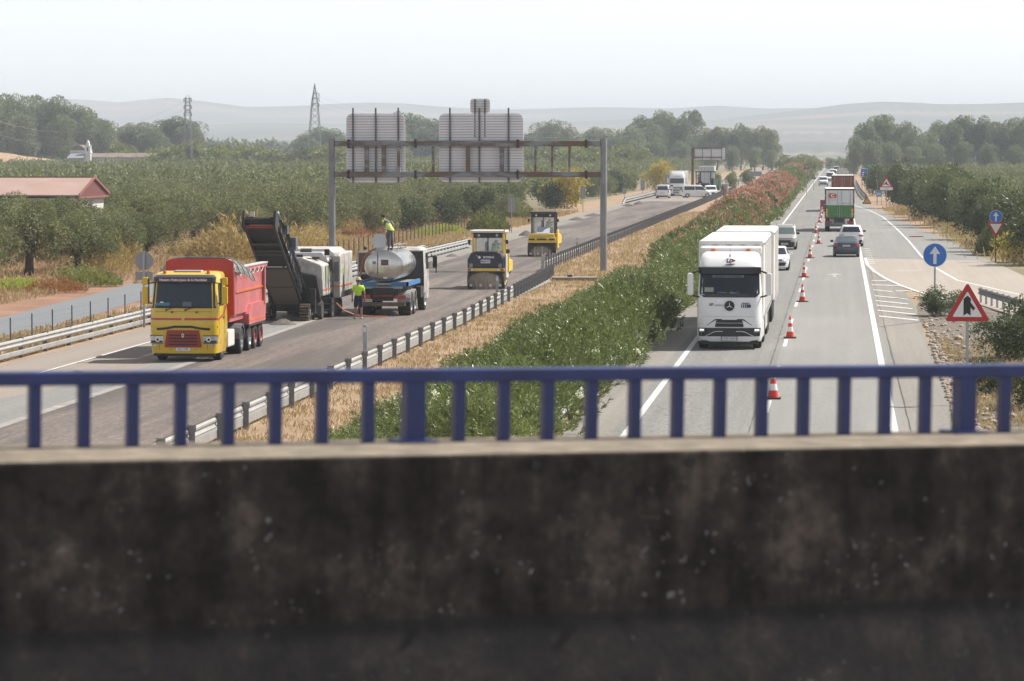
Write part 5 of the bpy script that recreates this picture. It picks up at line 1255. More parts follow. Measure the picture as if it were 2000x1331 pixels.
# ------------------------------------------------------------------ box trucks seen from behind
def box_truck(label, loc, W, H, L, doors, frame, roof, art=None, sc=1):
    r = thing('box_lorry', label, 'lorry', loc, 0); r.scale = (sc,)*3
    h = W/2; zb = 1.15
    b = MB().box(-h, h, 0.05, L, zb, H).build('cargo_box', roof, r, bevel=.03)
    fr = MB(); fr.box(-h-.01, -h+.10, -.0, .12, zb-.05, H+.0); fr.box(h-.10, h+.01, -.0, .12, zb-.05, H); fr.box(-h+.1, h-.1, 0, .12, H-.14, H-.002); fr.box(-h+.1, h-.1, 0, .12, zb-.05, zb+.06); fr.build('door_frame', frame, r)
    for sg in (-1, 1):
        d = MB(); d.box(min(sg*.012, sg*(h-.1)), max(sg*.012, sg*(h-.1)), .02, .05, zb+.06, H-.14)
        do = d.build('rear_door', doors, r)
        q = MB()
        for z in (zb+.35, zb+1.2, H-.6): q.obox((sg*(h-.06), -.01, z), (.12, .04, .10))
        q.build('door_hinge', galv, do)
        k = MB(); k.cyl((sg*.18, -.02, zb+.1), (sg*.18, -.02, H-.18), .018, n=6); k.cyl((sg*(h-.35), -.02, zb+.1), (sg*(h-.35), -.02, H-.18), .018, n=6); k.bar((sg*.18, -.03, zb+.35), (sg*.45, -.03, zb+.32), .03); k.build('locking_bar', galv, do)
    if art: art(r, h, zb, H)
    c = MB(); c.box(-.45, .45, .2, L+1, .75, 1.1); c.box(-h+.05, h-.05, .05, .2, .42, .62, 1); c.box(-h+.05, -h+.6, .03, .06, .66, .92, 2); c.box(h-.6, h-.05, .03, .06, .66, .92, 2); c.box(-.5, .5, .04, .08, .66, .82, 1)
    c.build('underrun_bar', [blackd, galv_d, red_d], r)
    for yy in (1.2, 2.5, 3.8):
        for sg in (-1, 1): wheel(r, sg*(h-.22), yy, .5, .4)
    cb = Shell([(.4, 1.2, L+2.4, L+.4, .25, .05, .1), (2.0, 1.24, L+2.4, L+.4, .25, .05, .1), (3.0, 1.2, L+2.2, L+.4, .25, .05, .1)]); cb.body(MB()).build('cab', white_p, r, True)
    for sg in (-1, 1):
        wheel(r, sg*1.04, L+1.4, .5, .33)
    return r
def art_green(r, h, zb, H):
    z1 = zb + (H-zb)*.44
    for sg in (-1, 1):
        MB().box(min(sg*.014, sg*(h-.1)), max(sg*.014, sg*(h-.1)), .008, .019, zb+.06, z1).build('green_band', M('green_livery', (.05, .20, .04), .5, var=.15, scale=2), r)
        MB().box(sg*(h-.17)-.07, sg*(h-.17)+.07, -.002, .007, zb+.12, z1-.3).build('yellow_marker', sign_yel, r)
    lg = MB(); n = 28; cx, cz, a, b_ = -.62, H-.62, .37, .23
    o1 = [(cx+math.copysign(abs(math.cos(2*PI*i/n))**.75, math.cos(2*PI*i/n))*a, cz+math.copysign(abs(math.sin(2*PI*i/n))**.75, math.sin(2*PI*i/n))*b_) for i in range(n)]
    lg.prism(o1, 'y', .004, .018); lo = lg.build('oval_logo', M('orange_red_logo', (.60, .10, .03), .5), r)
    text('C', .42, sign_white, (cx, -.002, cz), R_BACK, lo, bold=.025)
    text('EURO CARGO', .09, M('grey_green_lettering', (.25, .33, .28), .5), (cx, .012, cz-.38), R_BACK, r, extr=.006)
    d = MB()
    for i in range(3): d.box(.22+i*.26, .40+i*.26, .008, .018, z1+.16, z1+.20)
    d.build('dark_mark', black, r)
p = G(1639.5, 453); box_truck('lorry seen from behind with white and green rear doors and an orange oval C logo', (p.x, p.y, .03), 2.55, 3.72, 10.0, sign_white, M('dark_maroon_frame', (.07, .028, .028), .5), M('white_roof', (.75, .73, .70), .5), art_green, 1.06)
def art_brown(r, h, zb, H):
    MB().box(-.25, .0, .005, .019, zb+1.1, zb+1.7).build('pale_poster', M('pale_poster', (.35, .27, .26), .6), r)
q = AT(1646.5, 290, 425); box_truck('lorry with rusty brown rear doors ahead of the green-doored lorry', (q.x, 425, .03), 2.55, 4.1, 11, M('rust_brown_doors', (.22, .075, .035), .6, var=.2, scale=1.5), M('brown_frame', (.08, .035, .025), .5), M('white_roof', (.75, .73, .70), .5), art_brown, 1.07)
q = AT(1645.5, 290, 720); box_truck('small pale lorry farthest ahead in the right lane', (q.x, 720, .03), 2.1, 3.4, 6, cream, grey_p, M('white_roof', (.75, .73, .70), .5), None, 1.0)
# ================================================================== GUARD RAILS
def wbeam(pts, side, z0=0.42, sc=1.0):
    """pts: list of (x, y, dz); side=-1: beam bulges towards -x"""
    prof = [(0.0, 0.0), (.045, .045), (.055, .085), (.01, .135), (.01, .185), (.055, .235), (.045, .275), (0.0, .32)]
    rows = []
    for i, (x, y, dz) in enumerate(pts):
        r = [(x+side*(d+.07), y, z0+dz+h*sc) for d, h in prof] + [(x+side*(d+.063), y, z0+dz+h*sc) for d, h in prof[::-1]]
        rows.append(r)
    m = MB(); m.loft(rows, 0, True); return m
def guard_rail(label, fx, y0, y1, sp, side, post_w=.15, dense=None, h=.75, group='guard rails of the motorway', name='guard_rail', bend=None, postmat=None, beam_mat=None, under=True):
    ys = []; y = y0
    while y <= y1+1e-3:
        ys.append(y); y += (dense[1] if dense and y >= dense[0]-.1 else sp)
    r = thing(name, label, 'guard rail', (fx(y0), y0, 0), 0, group); X0 = fx(y0)
    dz = lambda y: (h-.75) + (bend(y) if bend else 0)
    pts = [(fx(y)-X0, y-y0, dz(y)) for y in ys]
    if pts[-1][1] < y1-y0: pts.append((fx(y1)-X0, y1-y0, dz(y1)))
    so = wbeam(pts, side).build('rail_beam', beam_mat or galv_w, r, True)
    if under:
        m = MB(); m.loft([[(p[0]+side*.07, p[1], .12+p[2]), (p[0]+side*.085, p[1], .16+p[2]), (p[0]+side*.085, p[1], .28+p[2]), (p[0]+side*.07, p[1], .32+p[2])] for p in pts]); m.build('lower_rail', beam_mat or galv_w, r)
    pm = MB(); w = post_w/2
    pm.box(-w, w, -.03, -.024, -.1, .76).box(-w, -w+.006, -.03, .03, -.1, .76).box(w-.006, w, -.03, .03, -.1, .76).box(min(0, side*.07), max(0, side*.07), -.05, .05, .52, .70).box(-w*1.5, w*1.5, -.05, -.031, .60, .765).box(-w, w, -.03, .03, .755, .762)
    me = pm.mesh('post', postmat or galv_d)  # default post steel is dark: the posts' shade is put into its colour
    P = [p for p in pts if p[2] > -.35]
    for p in P[:100]:
        o = link('post', me, r); o.location = (p[0], p[1], p[2])
    if len(P) > 100:
        q = MB()
        for p in P[100:]: q.box(p[0]-w, p[0]+w, p[1]-.03, p[1]+.03, -.1, .76+p[2])
        o = q.build('far_posts', postmat or galv_d, r); o['kind'] = 'stuff'
    return r
xm = lambda y: -16.15 - max(0, (y-150))/56*.85
guard_rail('metal guard rail along the median beside the milled road, nearest stretch', xm, 58, 207, 4.0, -1, dense=(178, 2.0), postmat=M('mid_grey_post', (.19, .20, .215), .55, .25, var=.2))
xm2 = lambda y: -18.25 - (y-216)/340*.5
r_ = guard_rail('dense-posted guard rail along the median starting at the white end post', xm2, 217, 640, 2.0, -1, post_w=.10, under=False, h=.9, postmat=MATS['mid_grey_post'])
ep = MB().box(-.09, .09, -.05, .05, 0, 1.08).obox((.0, -.02, .55), (.22, .08, 1.1), (0, rad(4), 0)); o = ep.build('white_end_post', white_dirty, r_); o.location = (-.15, -.6, 0)
xl = lambda y: -29.95
guard_rail('long metal guard rail along the left edge of the closed carriageway', xl, 97.6, 256, 4.0, 1, dense=(186, 2.0), bend=lambda y: -max(0, y-250)*.11)
xl2 = lambda y: -28.95 + (y-200)/75*.5
guard_rail('inner guard rail left of the carriageway ending beside the black roller', xl2, 196, 273, 2.0, 1, bend=lambda y: -max(0, y-267)*.12)
guard_rail('far guard rail starting white beside the rear-view van', lambda y: -29.7, 478, 640, 2.0, 1, h=.85, bend=lambda y: -max(0, 484-y)*.10)
guard_rail('guard rail under the oleanders beside the left lane', lambda y: -7.55, 90, 640, 4.0, 1, under=False)
guard_rail('curved guard rail beyond the yellow roadworks sign', lambda y: 3.5+max(0, 600-y)**1.3*.0014, 520, 760, 2.0, -1, h=.85)
# dark rail on the nose of the slip road: runs across the view
g0 = G(1912, 592); g1 = G(2040, 633)
sl_ = thing('guard_rail', 'short dark guard rail behind the triangular merge sign beside the slip road', 'guard rail', (g0.x, g0.y, 0), math.atan2(g1.y-g0.y, g1.x-g0.x), 'guard rails of the motorway')
L_ = (g1-g0).length
m = MB(); prof = [(0, .42), (-.05, .47), (-.05, .52), (0, .57), (0, .61), (-.05, .66), (-.05, .71), (0, .75), (.01, .75), (.01, .42)]
m.loft([[(t, d, z) for d, z in prof] for t in np.linspace(0, L_, 8)]); m.build('rail_beam', galv_d, sl_, True)
pm = MB().box(-.06, .06, .01, .10, -.1, .78).mesh('post', galv)
t = .25
while t < L_: o = link('post', pm, sl_); o.location = (t, 0, 0); t += 1.0 if L_ < 8 else 1.9
# ================================================================== GANTRY
GY = 218.0
def gx(px, Y=GY): return AT(px, 300, Y).x
def gz(py, Y=GY): return AT(900, py, Y).z
gan = thing('sign_gantry', 'large steel portal gantry', 'gantry', (0, GY, 0)); gan['label'] = 'large weathered steel portal gantry with sign panel backs spanning the closed carriageway'
for px in (648, 1179):
    x = gx(px); m = MB(); m.cyl((x, 0, -.2), (x, 0, gz(271)), .215, n=20); m.cyl((x, 0, gz(447)-.02), (x, 0, gz(447)+.02), .222, n=20); m.cyl((x, 0, 0), (x, 0, .05), .4, n=20)
    m.build('gantry_post', M('gantry_post_grey', (.23, .235, .25), .55, .25, var=.18, scale=1.2), gan, True)
def rusty():
    m, n, l, b = newmat('rust_streaked_steel'); b.inputs['Roughness'].default_value = .65
    f = tex(n, l, 'noise', 1.0, 6, stretch=(.45, 1, 1.5), rough=.6)
    l.new(ramp(n, l, f, [(.40, (.23, .24, .26)), (.52, (.13, .10, .085)), (.66, (.15, .085, .05))]), b.inputs['Base Color']); return m
rst = rusty()
zU, zL = gz(281), gz(341)
for z in (zU, zL):
    m = MB(); xa, xb = gx(655), gx(1172); m.box(xa, xb, -.17, .17, z-.17, z+.17); m.build('gantry_beam', rst, gan, bevel=.03)
    for px in (681, 812, 1011.5, 1145):
        q = MB(); x = gx(px); q.box(x-.05, x-.012, -.25, .25, z-.27, z+.27); q.box(x+.012, x+.05, -.25, .25, z-.27, z+.27)
        for a in (-.2, .2):
            for b_ in (-.2, .2): q.cyl((x-.09, a, z+b_), (x+.09, a, z+b_), .025, n=6)
        q.build('flange_joint', blackd, gan)
for px, w in [(716, .26), (749.5, .26), (779, .2), (846, .16), (914, .26), (980, .26), (1046, .15), (1079, .15), (1112.5, .15)]:
    x = gx(px); MB().box(x-w/2, x+w/2, -.10, .10, zL+.17, zU-.17).build('gantry_strut', rst, gan)
def rrect(x0, x1, z0, z1, r, n=5, top_only=False):
    P = []
    for cx, cz, a0 in ((x1-r, z1-r, 0), (x0+r, z1-r, 90), (x0+r, z0+r, 180), (x1-r, z0+r, 270)):
        for k in range(n+1): a = rad(a0+90*k/n); P.append((cx+math.cos(a)*r, cz+math.sin(a)*r))
    return P
def plank_panel(parent, px0, px1, py0, py1, Y, off, r, rows, rails, rail_y, name='sign_panel', thin=False):
    x0, x1, z1, z0 = gx(px0, Y), gx(px1, Y), gz(py0, Y), gz(py1, Y)
    m = MB(); m.prism(rrect(x0, x1, z0, z1, r), 'y', off, off+.04)
    h = (z1-z0)/rows
    p = m.build(name, signback, parent)
    q = MB()
    for i in range(rows+1):
        z = z0+h*i; ins = 0
        if z < z0+r: ins = r-math.sqrt(max(0, r*r-(r-(z-z0))**2))
        if z > z1-r: ins = r-math.sqrt(max(0, r*r-(r-(z1-z))**2))
        ins += .02
        if x1-x0 > 2*ins+.1 and z0+.02 < z < z1-.02: q.box(x0+ins, x1-ins, off-.05, off, z-.035, z+.012)
    q.build('panel_rib', M('rib_aluminium', (.46, .46, .50), .5), p)
    for px in rails:
        x = gx(px, Y); w = .03 if thin else .05
        k = MB().box(x-w, x+w, off-.14, off-.036, gz(rail_y[1], Y), gz(rail_y[0], Y)); k.build('mounting_rail', galv_d if not thin else black, parent)
    return p
plank_panel(gan, 675, 790, 222, 357, GY, .34, .38, 26, (688.5, 733, 777), (211, 358))
plank_panel(gan, 856, 1021, 222, 356, GY, .34, .38, 26, (878, 935.5, 992.5), (211, 358))
plank_panel(gan, 917, 956, 193, 222, GY, .46, .2, 6, (926.5, 946), (194, 268), thin=True)
# second, cantilever gantry far behind
G2 = 610.0
g2 = thing('sign_gantry', 'distant rusty cantilever gantry with a wide sign panel seen from behind near the far white lorry', 'gantry', (0, G2, 0)); g2['label'] = 'distant cantilever gantry with wide panel back beside the far white lorry'
x = gx(1353, G2); MB().cyl((x, 0, -.1), (x, 0, gz(289, G2)), .26, n=12).build('gantry_post', rust, g2, True)
for py in (290, 308): MB().box(x, gx(1411, G2), -.12, .12, gz(py, G2)-.13, gz(py, G2)+.13).build('gantry_beam', rst, g2)
plank_panel(g2, 1357, 1416, 289.5, 312, G2, .3, .25, 8, (1372, 1389, 1409), (287, 312))
# ================================================================== SIGNS
def sign_root(label, px, py, cat='road sign', name='road_sign', group=None):
    p = G(px, py); return thing(name, label, cat, (p.x, p.y, 0), 0, group), (py-290)/7.7
def pole(r, h, w=.08, x=0, mat=None): MB().box(x-w/2, x+w/2, -.02, .06, -.1, h).build('sign_post', mat or galv, r)
def tri(m, cz, side, r, y0, y1, mi=0, up=True):
    h = side*.866; s = 1 if up else -1; C = [(0, cz+s*h*2/3), (-side/2, cz-s*h/3), (side/2, cz-s*h/3)]; P = []
    for i, (cx, z) in enumerate(C):
        d = Vector((0-cx, cz-z)).normalized(); c = (cx+d.x*r*2, z+d.y*r*2); a0 = math.atan2(-d.y, -d.x)
        for k in range(-4, 5): a = a0+rad(60)*k/4; P.append((c[0]+math.cos(a)*r, c[1]+math.sin(a)*r))
    # order by angle round the centre
    P.sort(key=lambda p: math.atan2(p[1]-cz, p[0])); m.prism(P, 'y', y0, y1, mi)
def tri_sign(r, cz, side, face=None, edge=None, up=True, band=.115):
    m = MB(); tri(m, cz, side, side*.045, -.045, -.02, 0, up); p = m.build('sign_plate', edge or sign_red, r)
    q = MB(); tri(q, cz-(0 if up else 0), side*(1-2*band*1.5), side*.02, -.050, -.045, 0, up); f = q.build('sign_face', face or sign_white, p); return f
# triangular merge sign, nearest
r, s = sign_root('nearest triangular warning sign with red border and black side-road merge arrow', 1888, 792)
cz = 7.7-(590+12-290)/s; f = tri_sign(r, cz, 1.36, M('merge_sign_white', (.74, .74, .76), .35)); pole(r, cz-.2, .09)  # face is a slightly lighter white than the other signs
k = .00416; c0 = (917, 780)
ar = [(889, 833), (915, 815), (940, 833), (940, 772), (958, 797), (973, 779), (940, 738), (942, 710), (917, 688), (889, 712)]
m = MB(); m.prism([((x-c0[0])*k, cz+(c0[1]-y)*k) for x, y in ar], 'y', -.056, -.051); m.build('arrow_symbol', black_txt, f)
# round arrow signs
def round_arrow(r, cz, R):
    m = MB(); m.cyl((0, -.045, cz), (0, -.02, cz), R, n=40); p = m.build('sign_plate', sign_white, r)
    m = MB(); m.cyl((0, -.050, cz), (0, -.0455, cz), R*.955, n=40); f = m.build('sign_face', sign_blue, p)
    a = MB(); a.prism([(-R*.13, cz-R*.74), (R*.13, cz-R*.74), (R*.13, cz+R*.10), (R*.44, cz+R*.10), (0, cz+R*.74), (-R*.44, cz+R*.10), (-R*.13, cz+R*.10)], 'y', -.056, -.0505); a.build('arrow_symbol', M('pale_arrow', (.62, .64, .7), .4), f)
r, s = sign_root('large round blue sign with a white upward arrow beside the nose of the slip road', 1825.5, 583); round_arrow(r, 7.7-(498.5-290)/s, 23.4/s); pole(r, 7.7-(510-290)/s, .09)
r, s = sign_root('small round blue arrow sign above an inverted yield triangle right of the slip road', 1944.5, 513); round_arrow(r, 7.7-(423.5-290)/s, 12.6/s)
tri_sign(r, 7.7-(444-290)/s, 34/s, up=False); pole(r, 7.7-(430-290)/s, .09, mat=rust)
# deer warning
r, s = sign_root('triangular deer warning sign with white distance plate beneath', 1731, 410); cz = 7.7-(359.5-290)/s; f = tri_sign(r, cz, 26/s); pole(r, cz, .1)
m = MB(); sc_ = .011
m.prism([(x*sc_, cz+z*sc_) for x, z in [(-34, -2), (-14, 8), (-6, 22), (-2, 34), (4, 24), (8, 22), (6, 6), (18, -4), (36, -14), (34, -22), (20, -16), (6, -12), (-4, -8), (-18, -4), (-30, -14), (-36, -12)]], 'y', -.056, -.051); m.build('deer_symbol', black_txt, f)
z = 7.7-(369-290)/s; w = 12.3/s; m = MB(); m.box(-w, w, -.05, -.02, z-.17, z+.17); p = m.build('distance_plate', sign_white, r); text('5 km', .24, black_txt, (0, -.056, z), R_BACK, p)
# yellow roadworks triangle standing on the slip road
r, s = sign_root('yellow triangular road-narrows sign standing on the slip road shoulder', 1693, 399, group=None); cz = 7.7-(393.5-290)/s
f = tri_sign(r, cz, 18.5/s, sign_yel, M('dark_sign_border', (.12, .03, .02), .5)); m = MB()
for sg in (-1, 1): m.bar((sg*.12, -.054, cz-.28), (sg*.12, -.054, cz), .06, .01); m.bar((sg*.12, -.054, cz), (sg*.05, -.054, cz+.12), .06, .01); m.bar((sg*.05, -.054, cz+.12), (sg*.05, -.054, cz+.26), .06, .01)
m.build('narrows_symbol', black_txt, f); MB().bar((0, 0, cz-.5), (0, .5, 0), .04).bar((-.5, -.02, .1), (-.5, -.02, cz-.3), .04).bar((.5, -.02, .1), (.5, -.02, cz-.3), .04).box(-.6, .6, -.1, .1, 0, .08).build('sign_stand', red_d, r)
# blue info panel, two-legged
r, s = sign_root('small blue square panel on two posts left of the deer sign', 1717, 402); z = 7.7-(379-290)/s
m = MB().box(-.36, .36, -.05, -.02, z-.40, z+.40); p = m.build('sign_plate', M('pale_blue_sign', (.08, .27, .52), .4), r); pole(r, z, .07, -.3); pole(r, z, .07, .3)
m = MB(); m.box(-.22, -.12, -.056, -.051, z-.2, z+.15).box(.05, .15, -.056, -.051, z-.2, z+.15); m.build('panel_mark', white_txt, p)
r, s = sign_root('thin bare post just left of the small blue panel', 1713.5, 398, 'post', 'bare_post'); pole(r, 7.7-(357-290)/s, .07)
# far direction panels
q = AT(1689, 290, 640); r = thing('direction_sign', 'far blue direction panel half hidden behind the roadside trees', 'road sign', (q.x, 640, 0)); zt, zb = gz(329, 640), gz(345, 640)
p = MB().box(-.75, .6, -.05, 0, zb, zt).build('sign_plate', sign_white, r); MB().box(-.66, .52, -.06, -.051, zb+.08, zt-.08).build('sign_face', sign_blue, p)
MB().box(-.4, -.1, -.068, -.061, zb+.25, zb+.45).box(-.4, -.1, -.068, -.061, zb+.65, zb+.85).build('panel_mark', white_txt, p); pole(r, zb, .1, -.5); pole(r, zb, .1, .4)
q = AT(1698, 290, 645); r = thing('direction_sign', 'far small green panel reading E-5 above the blue direction panel', 'road sign', (q.x, 645, 0)); zt, zb = gz(322.5, 645), gz(328.5, 645)
p = MB().box(-.42, .42, -.05, 0, zb, zt).build('sign_plate', sign_green, r); text('E-5', .42, white_txt, (0, -.056, (zt+zb)/2), R_BACK, p); pole(r, zb, .08)
for (px, py, Y, w, lb) in [(1575.5, 327, 560, 12, 'far triangular warning sign above the far end of the oleander hedge'), (1589.5, 347, 640, 10, 'faint far triangular warning sign at the left lane edge beyond the oleanders')]:
    q = AT(px, py, Y); s = FPX/Y; r = thing('road_sign', lb, 'road sign', (q.x, Y, 0)); f = tri_sign(r, q.z-.05, w/s, M('faint_sign_face', (.45, .45, .46), .5), M('dark_sign_border2', (.14, .05, .05), .5)); pole(r, q.z-.3, .07)
    MB().box(-.25, .25, -.056, -.051, q.z-.2, q.z-.05).build('black_symbol', black_txt, f)
# grey sign backs on the left side
r, s = sign_root('grey round sign disc above a plate, seen from behind left of the yellow lorry', 282, 640, 'sign')
z = 7.7-(509.5-290)/s; m = MB(); m.cyl((0, -.0, z), (0, .03, z), 18.3/s, n=36); p = m.build('sign_disc', M('sign_back_grey', (.27, .275, .29), .5, .3), r); p = MB().box(-17/s, 17/s, 0, .03, 7.7-(547-290)/s, 7.7-(531-290)/s).build('sign_plate', MATS['sign_back_grey'], r)
MB().box(-.045, .045, -.08, -.002, -.1, z+.38).build('sign_post', galv, r)
for px, y0, y1, w, base, lb in [(999, 386, 415, 14, 455, 'rear of a grey rectangular sign behind the rollers, left of the right gantry post'), (1138.5, 365, 388, 10, 416, 'rear of a small grey sign just left of the right gantry post'), (1219.5, 367, 379, 8, 392, 'rear of a tiny grey sign at the start of the far rail'), (1255, 351, 372, 8, 386, 'rear of a narrow grey sign near the rear-view van'), (1303, 341, 362, 9, 380, 'dark rear of a sign beside the far white lorry cab')]:
    r, s = sign_root(lb, px, base, 'sign'); zb, zt = 7.7-(y1-290)/s, 7.7-(y0-290)/s
    MB().box(-w/s/2, w/s/2, 0, .03, zb, zt).build('sign_plate', MATS['sign_back_grey'], r); pole(r, zt-.05, .08)
r, s = sign_root('wide dark sign rear above the far red oleanders', 1492-22, 350, 'sign'); r.location = AT(1475, 345, 640); r.location.z = 0
MB().box(-1.2, 1.2, 0, .03, gz(344, 640), gz(335, 640)).build('sign_plate', MATS['sign_back_grey'], r); pole(r, 3.0, .1)
# ---- delineators
def delineator(px, py, lb, h=1.05, lean=0):
    p = G(px, py); r = thing('delineator_post', lb, 'delineator', (p.x, p.y, 0), 0, 'white delineator posts')
    MB().prism([(-.06, 0), (.06, 0), (.06, h-.05), (-.06, h)], 'y', -.04, .04).build('post_body', white_p, r); MB().prism([(-.063, h-.30), (.063, h-.34), (.063, h-.14), (-.063, h-.10)], 'y', -.043, .043).build('black_band', black, r)
    MB().box(-.03, .03, -.047, -.044, h-.27, h-.17).build('reflector', orange_lens, r)
for px, py, lb in [(1778.5, 437, 'delineator post at the slip road edge before the dark trees'), (1835, 460, 'delineator post in the tall dry grass right of the slip road'), (1906, 499, 'white delineator post left of the yield sign')]: delineator(px, py, lb)
for px, py, lb, hh in [(713, 716, 'white marker post behind the near median rail, left of the railing', 1.5), (971, 590, 'white marker post standing on the near median rail below the black roller', 1.35), (1127, 500, 'marker post on the dense-posted rail right of the yellow roller', 1.3)]:
    p = G(px, py); r = thing('marker_post', lb, 'marker post', (p.x, p.y, 0)); MB().prism([(-.07, 0), (.07, 0), (.07, hh-.06), (-.07, hh)], 'y', -.03, .03).build('post_body', galv, r); MB().box(-.05, .05, -.034, -.031, hh-.28, hh-.12).build('reflector', sign_white, r)
for px, py, lb in [(1115, 420, 'white concrete post between road and bushes behind the yellow roller')]:
    delineator(px, py, lb, 1.2)
# ---- wire fence posts
wf = thing('wire_fence', 'thin wire fence with slim steel posts beside the service road', 'fence', (-31.9, 100, 0))
me = MB().box(-.025, .025, -.025, .025, -.1, 1.15).mesh('fence_post', galv_d)
for i in range(24): o = link('fence_post', me, wf); o.location = (0, i*3.62-.5, 0)
for k, z in enumerate((.35, .7, 1.05)): MB().tube([(0, -5, z), (0, 84, z)], .003, 4).build('fence_wire', galv_d, wf)
wf2 = thing('wire_fence', 'dark-posted wire fence in the golden weeds beyond the left guard rails', 'fence', (-34.0, 205, 0))
me = MB().box(-.035, .035, -.03, .03, -.1, 1.35).mesh('fence_post', rust)
for i in range(46): o = link('fence_post', me, wf2); o.location = (-.01*i, i*2.6, 0)
for z in (.3, .6, .9, 1.2): MB().tube([(0, 0, z), (-.46, 118, z)], .005, 4).build('fence_wire', galv_d, wf2)
# ================================================================== CONES
def cone_proto():
    r = thing('traffic_cone', 'x', 'traffic cone', (0, 0, 0), 0, 'red and white traffic cones along the lane dashes')
    MB().prism([(-.20, -.24), (.20, -.24), (.24, -.20), (.24, .20), (.20, .24), (-.20, .24), (-.24, .20), (-.24, -.20)], 'z', 0, .045).build('cone_base', M('dusty_black_rubber', (.05, .045, .04), .8), r)
    prof = lambda z: .165-(.165-.03)*(z-.045)/.85
    b = MB(); b.lathe([(z, prof(z)) for z in (.045, .26)], 'z', n=20, mi=0); b.lathe([(z, prof(z)+.004) for z in (.26, .46)], 'z', n=20, mi=1); b.lathe([(z, prof(z)) for z in (.46, .60)], 'z', n=20, mi=0); b.lathe([(z, prof(z)+.004) for z in (.60, .74)], 'z', n=20, mi=1); b.lathe([(.74, prof(.74)), (.88, prof(.88)), (.90, .02), (.90, .001)], 'z', n=20, mi=0)
    b.build('cone_body', [M('cone_red', (.68, .035, .02), .5), M('cone_white', (.8, .78, .76), .45)], r, True); return r
cp = cone_proto()
cones = [(1510, 781, 'nearest red and white cone, seen between the balusters'), (1543, 662, 'second cone from the bridge, beside the front of the white lorry'), (1567, 591, 'third cone from the bridge, beside the white trailers'), (1570.5, 543, 'fourth cone from the bridge, level with the white hatchback front'), (1582, 505, 'cone level with the white hatchback windscreen, left of the navy saloon'), (1599, 477, 'cone standing a little inside the right lane beside the white sport utility car'), (1593.5, 456, 'cone in the shadow left of the green-doored lorry'), (1600.5, 436, 'lowest of the three far cones left of the green-doored lorry'), (1603, 426, 'middle one of the three far cones left of the green-doored lorry'), (1605.5, 418, 'upper one of the three far cones left of the green-doored lorry')]
for i, (px, py, lb) in enumerate(cones):
    p = G(px, py)
    if i == 0: cp.location = (p.x, p.y, .033); cp['label'] = lb
    else: dup(cp, (p.x, p.y, .033), RND.uniform(0, 1.5), lb)
p = G(1606.5, 413); r = thing('barrier_board', 'red barrier board standing left of the green-doored lorry', 'barrier', (p.x, p.y, .03)); MB().box(-.28, .28, -.03, .03, .2, 1.35).build('board', red_p, r); MB().box(-.3, .3, -.2, .2, 0, .12).box(-.04, .04, -.02, .02, .1, .3).build('board_foot', black, r)
p = G(1787, 463.5); r = thing('fallen_sign', 'flattened red scrap lying on the slip road', 'scrap', (p.x, p.y, .04), .2); MB().prism([(-.5, -1.0), (.6, -.7), (.55, .3), (.1, .9), (-.4, .5)], 'z', 0, .05).build('red_sheet', red_p, r)
# ================================================================== BUILDINGS, PYLONS
def barn():
    Y = 272; q = AT(154, 383, Y); X = q.x; W = 11; L = 42; zE = 4.0; zR = 5.35
    r = thing('barn', 'long farm shed with faded red sheet roof and dark red gable among olive trees', 'farm building', (X, Y, 0))
    MB().box(-L, -.3, .3, W-.3, 0, zE-.25).build('wall', M('rendered_wall', (.55, .53, .5), .9, var=.1), r)
    def roofm():
        m, n, l, b = newmat('faded_red_sheet_roof'); b.inputs['Roughness'].default_value = .6
        w = n.new('ShaderNodeTexWave'); w.inputs['Scale'].default_value = 1.6; tc = n.new('ShaderNodeTexCoord'); l.new(tc.outputs['Object'], w.inputs[0]); f = tex(n, l, 'noise', .4, 4)
        c = ramp(n, l, f, [(.3, (.35, .235, .195)), (.7, (.42, .29, .25))]); l.new(mixc(n, l, .25, c, mixc(n, l, 1.0, c, ramp(n, l, w.outputs[0], [(.2, (.7,)*3), (.8, (1,)*3)]), 'MULTIPLY')), b.inputs['Base Color']); return m
    m = MB(); m.prism([(-.3, zE), (W/2, zR), (W+.3, zE), (W+.3, zE-.1), (W/2, zR-.1), (-.3, zE-.1)], 'x', -L-.3, .15); rf = m.build('roof', roofm(), r)
    MB().bar((-L-.3, W/2, zR+.02), (.15, W/2, zR+.02), .22, .08).build('ridge_cap', M('ridge_dark', (.16, .08, .06), .7), rf)
    MB().prism([(.0, zE-.12), (W/2, zR-.12), (W, zE-.12)], 'x', -.28, .0).build('gable', M('dark_red_gable', (.15, .045, .038), .7, var=.15), r)
    m = MB(); m.box(-.3, .06, -.05, W+.05, zE-.30, zE-.13); m.bar((.1, -.2, zE), (.1, W/2, zR), .12, .2); m.bar((.1, W/2, zR), (.1, W+.2, zE), .12, .2); m.box(-.25, .02, .1, .5, 0, zE-.6); m.build('gable_frame', M('frame_red', (.24, .09, .075), .7), r)
    MB().box(-L, -.3, .0, .25, zE-.5, zE-.28).build('gutter', galv, r)
    MB().lathe([(0, .35), (.12, .33), (.4, .15), (.45, .001)], 'z', (-9, 1.4, zE+.45), 12).build('roof_vent', galv, rf)
barn()
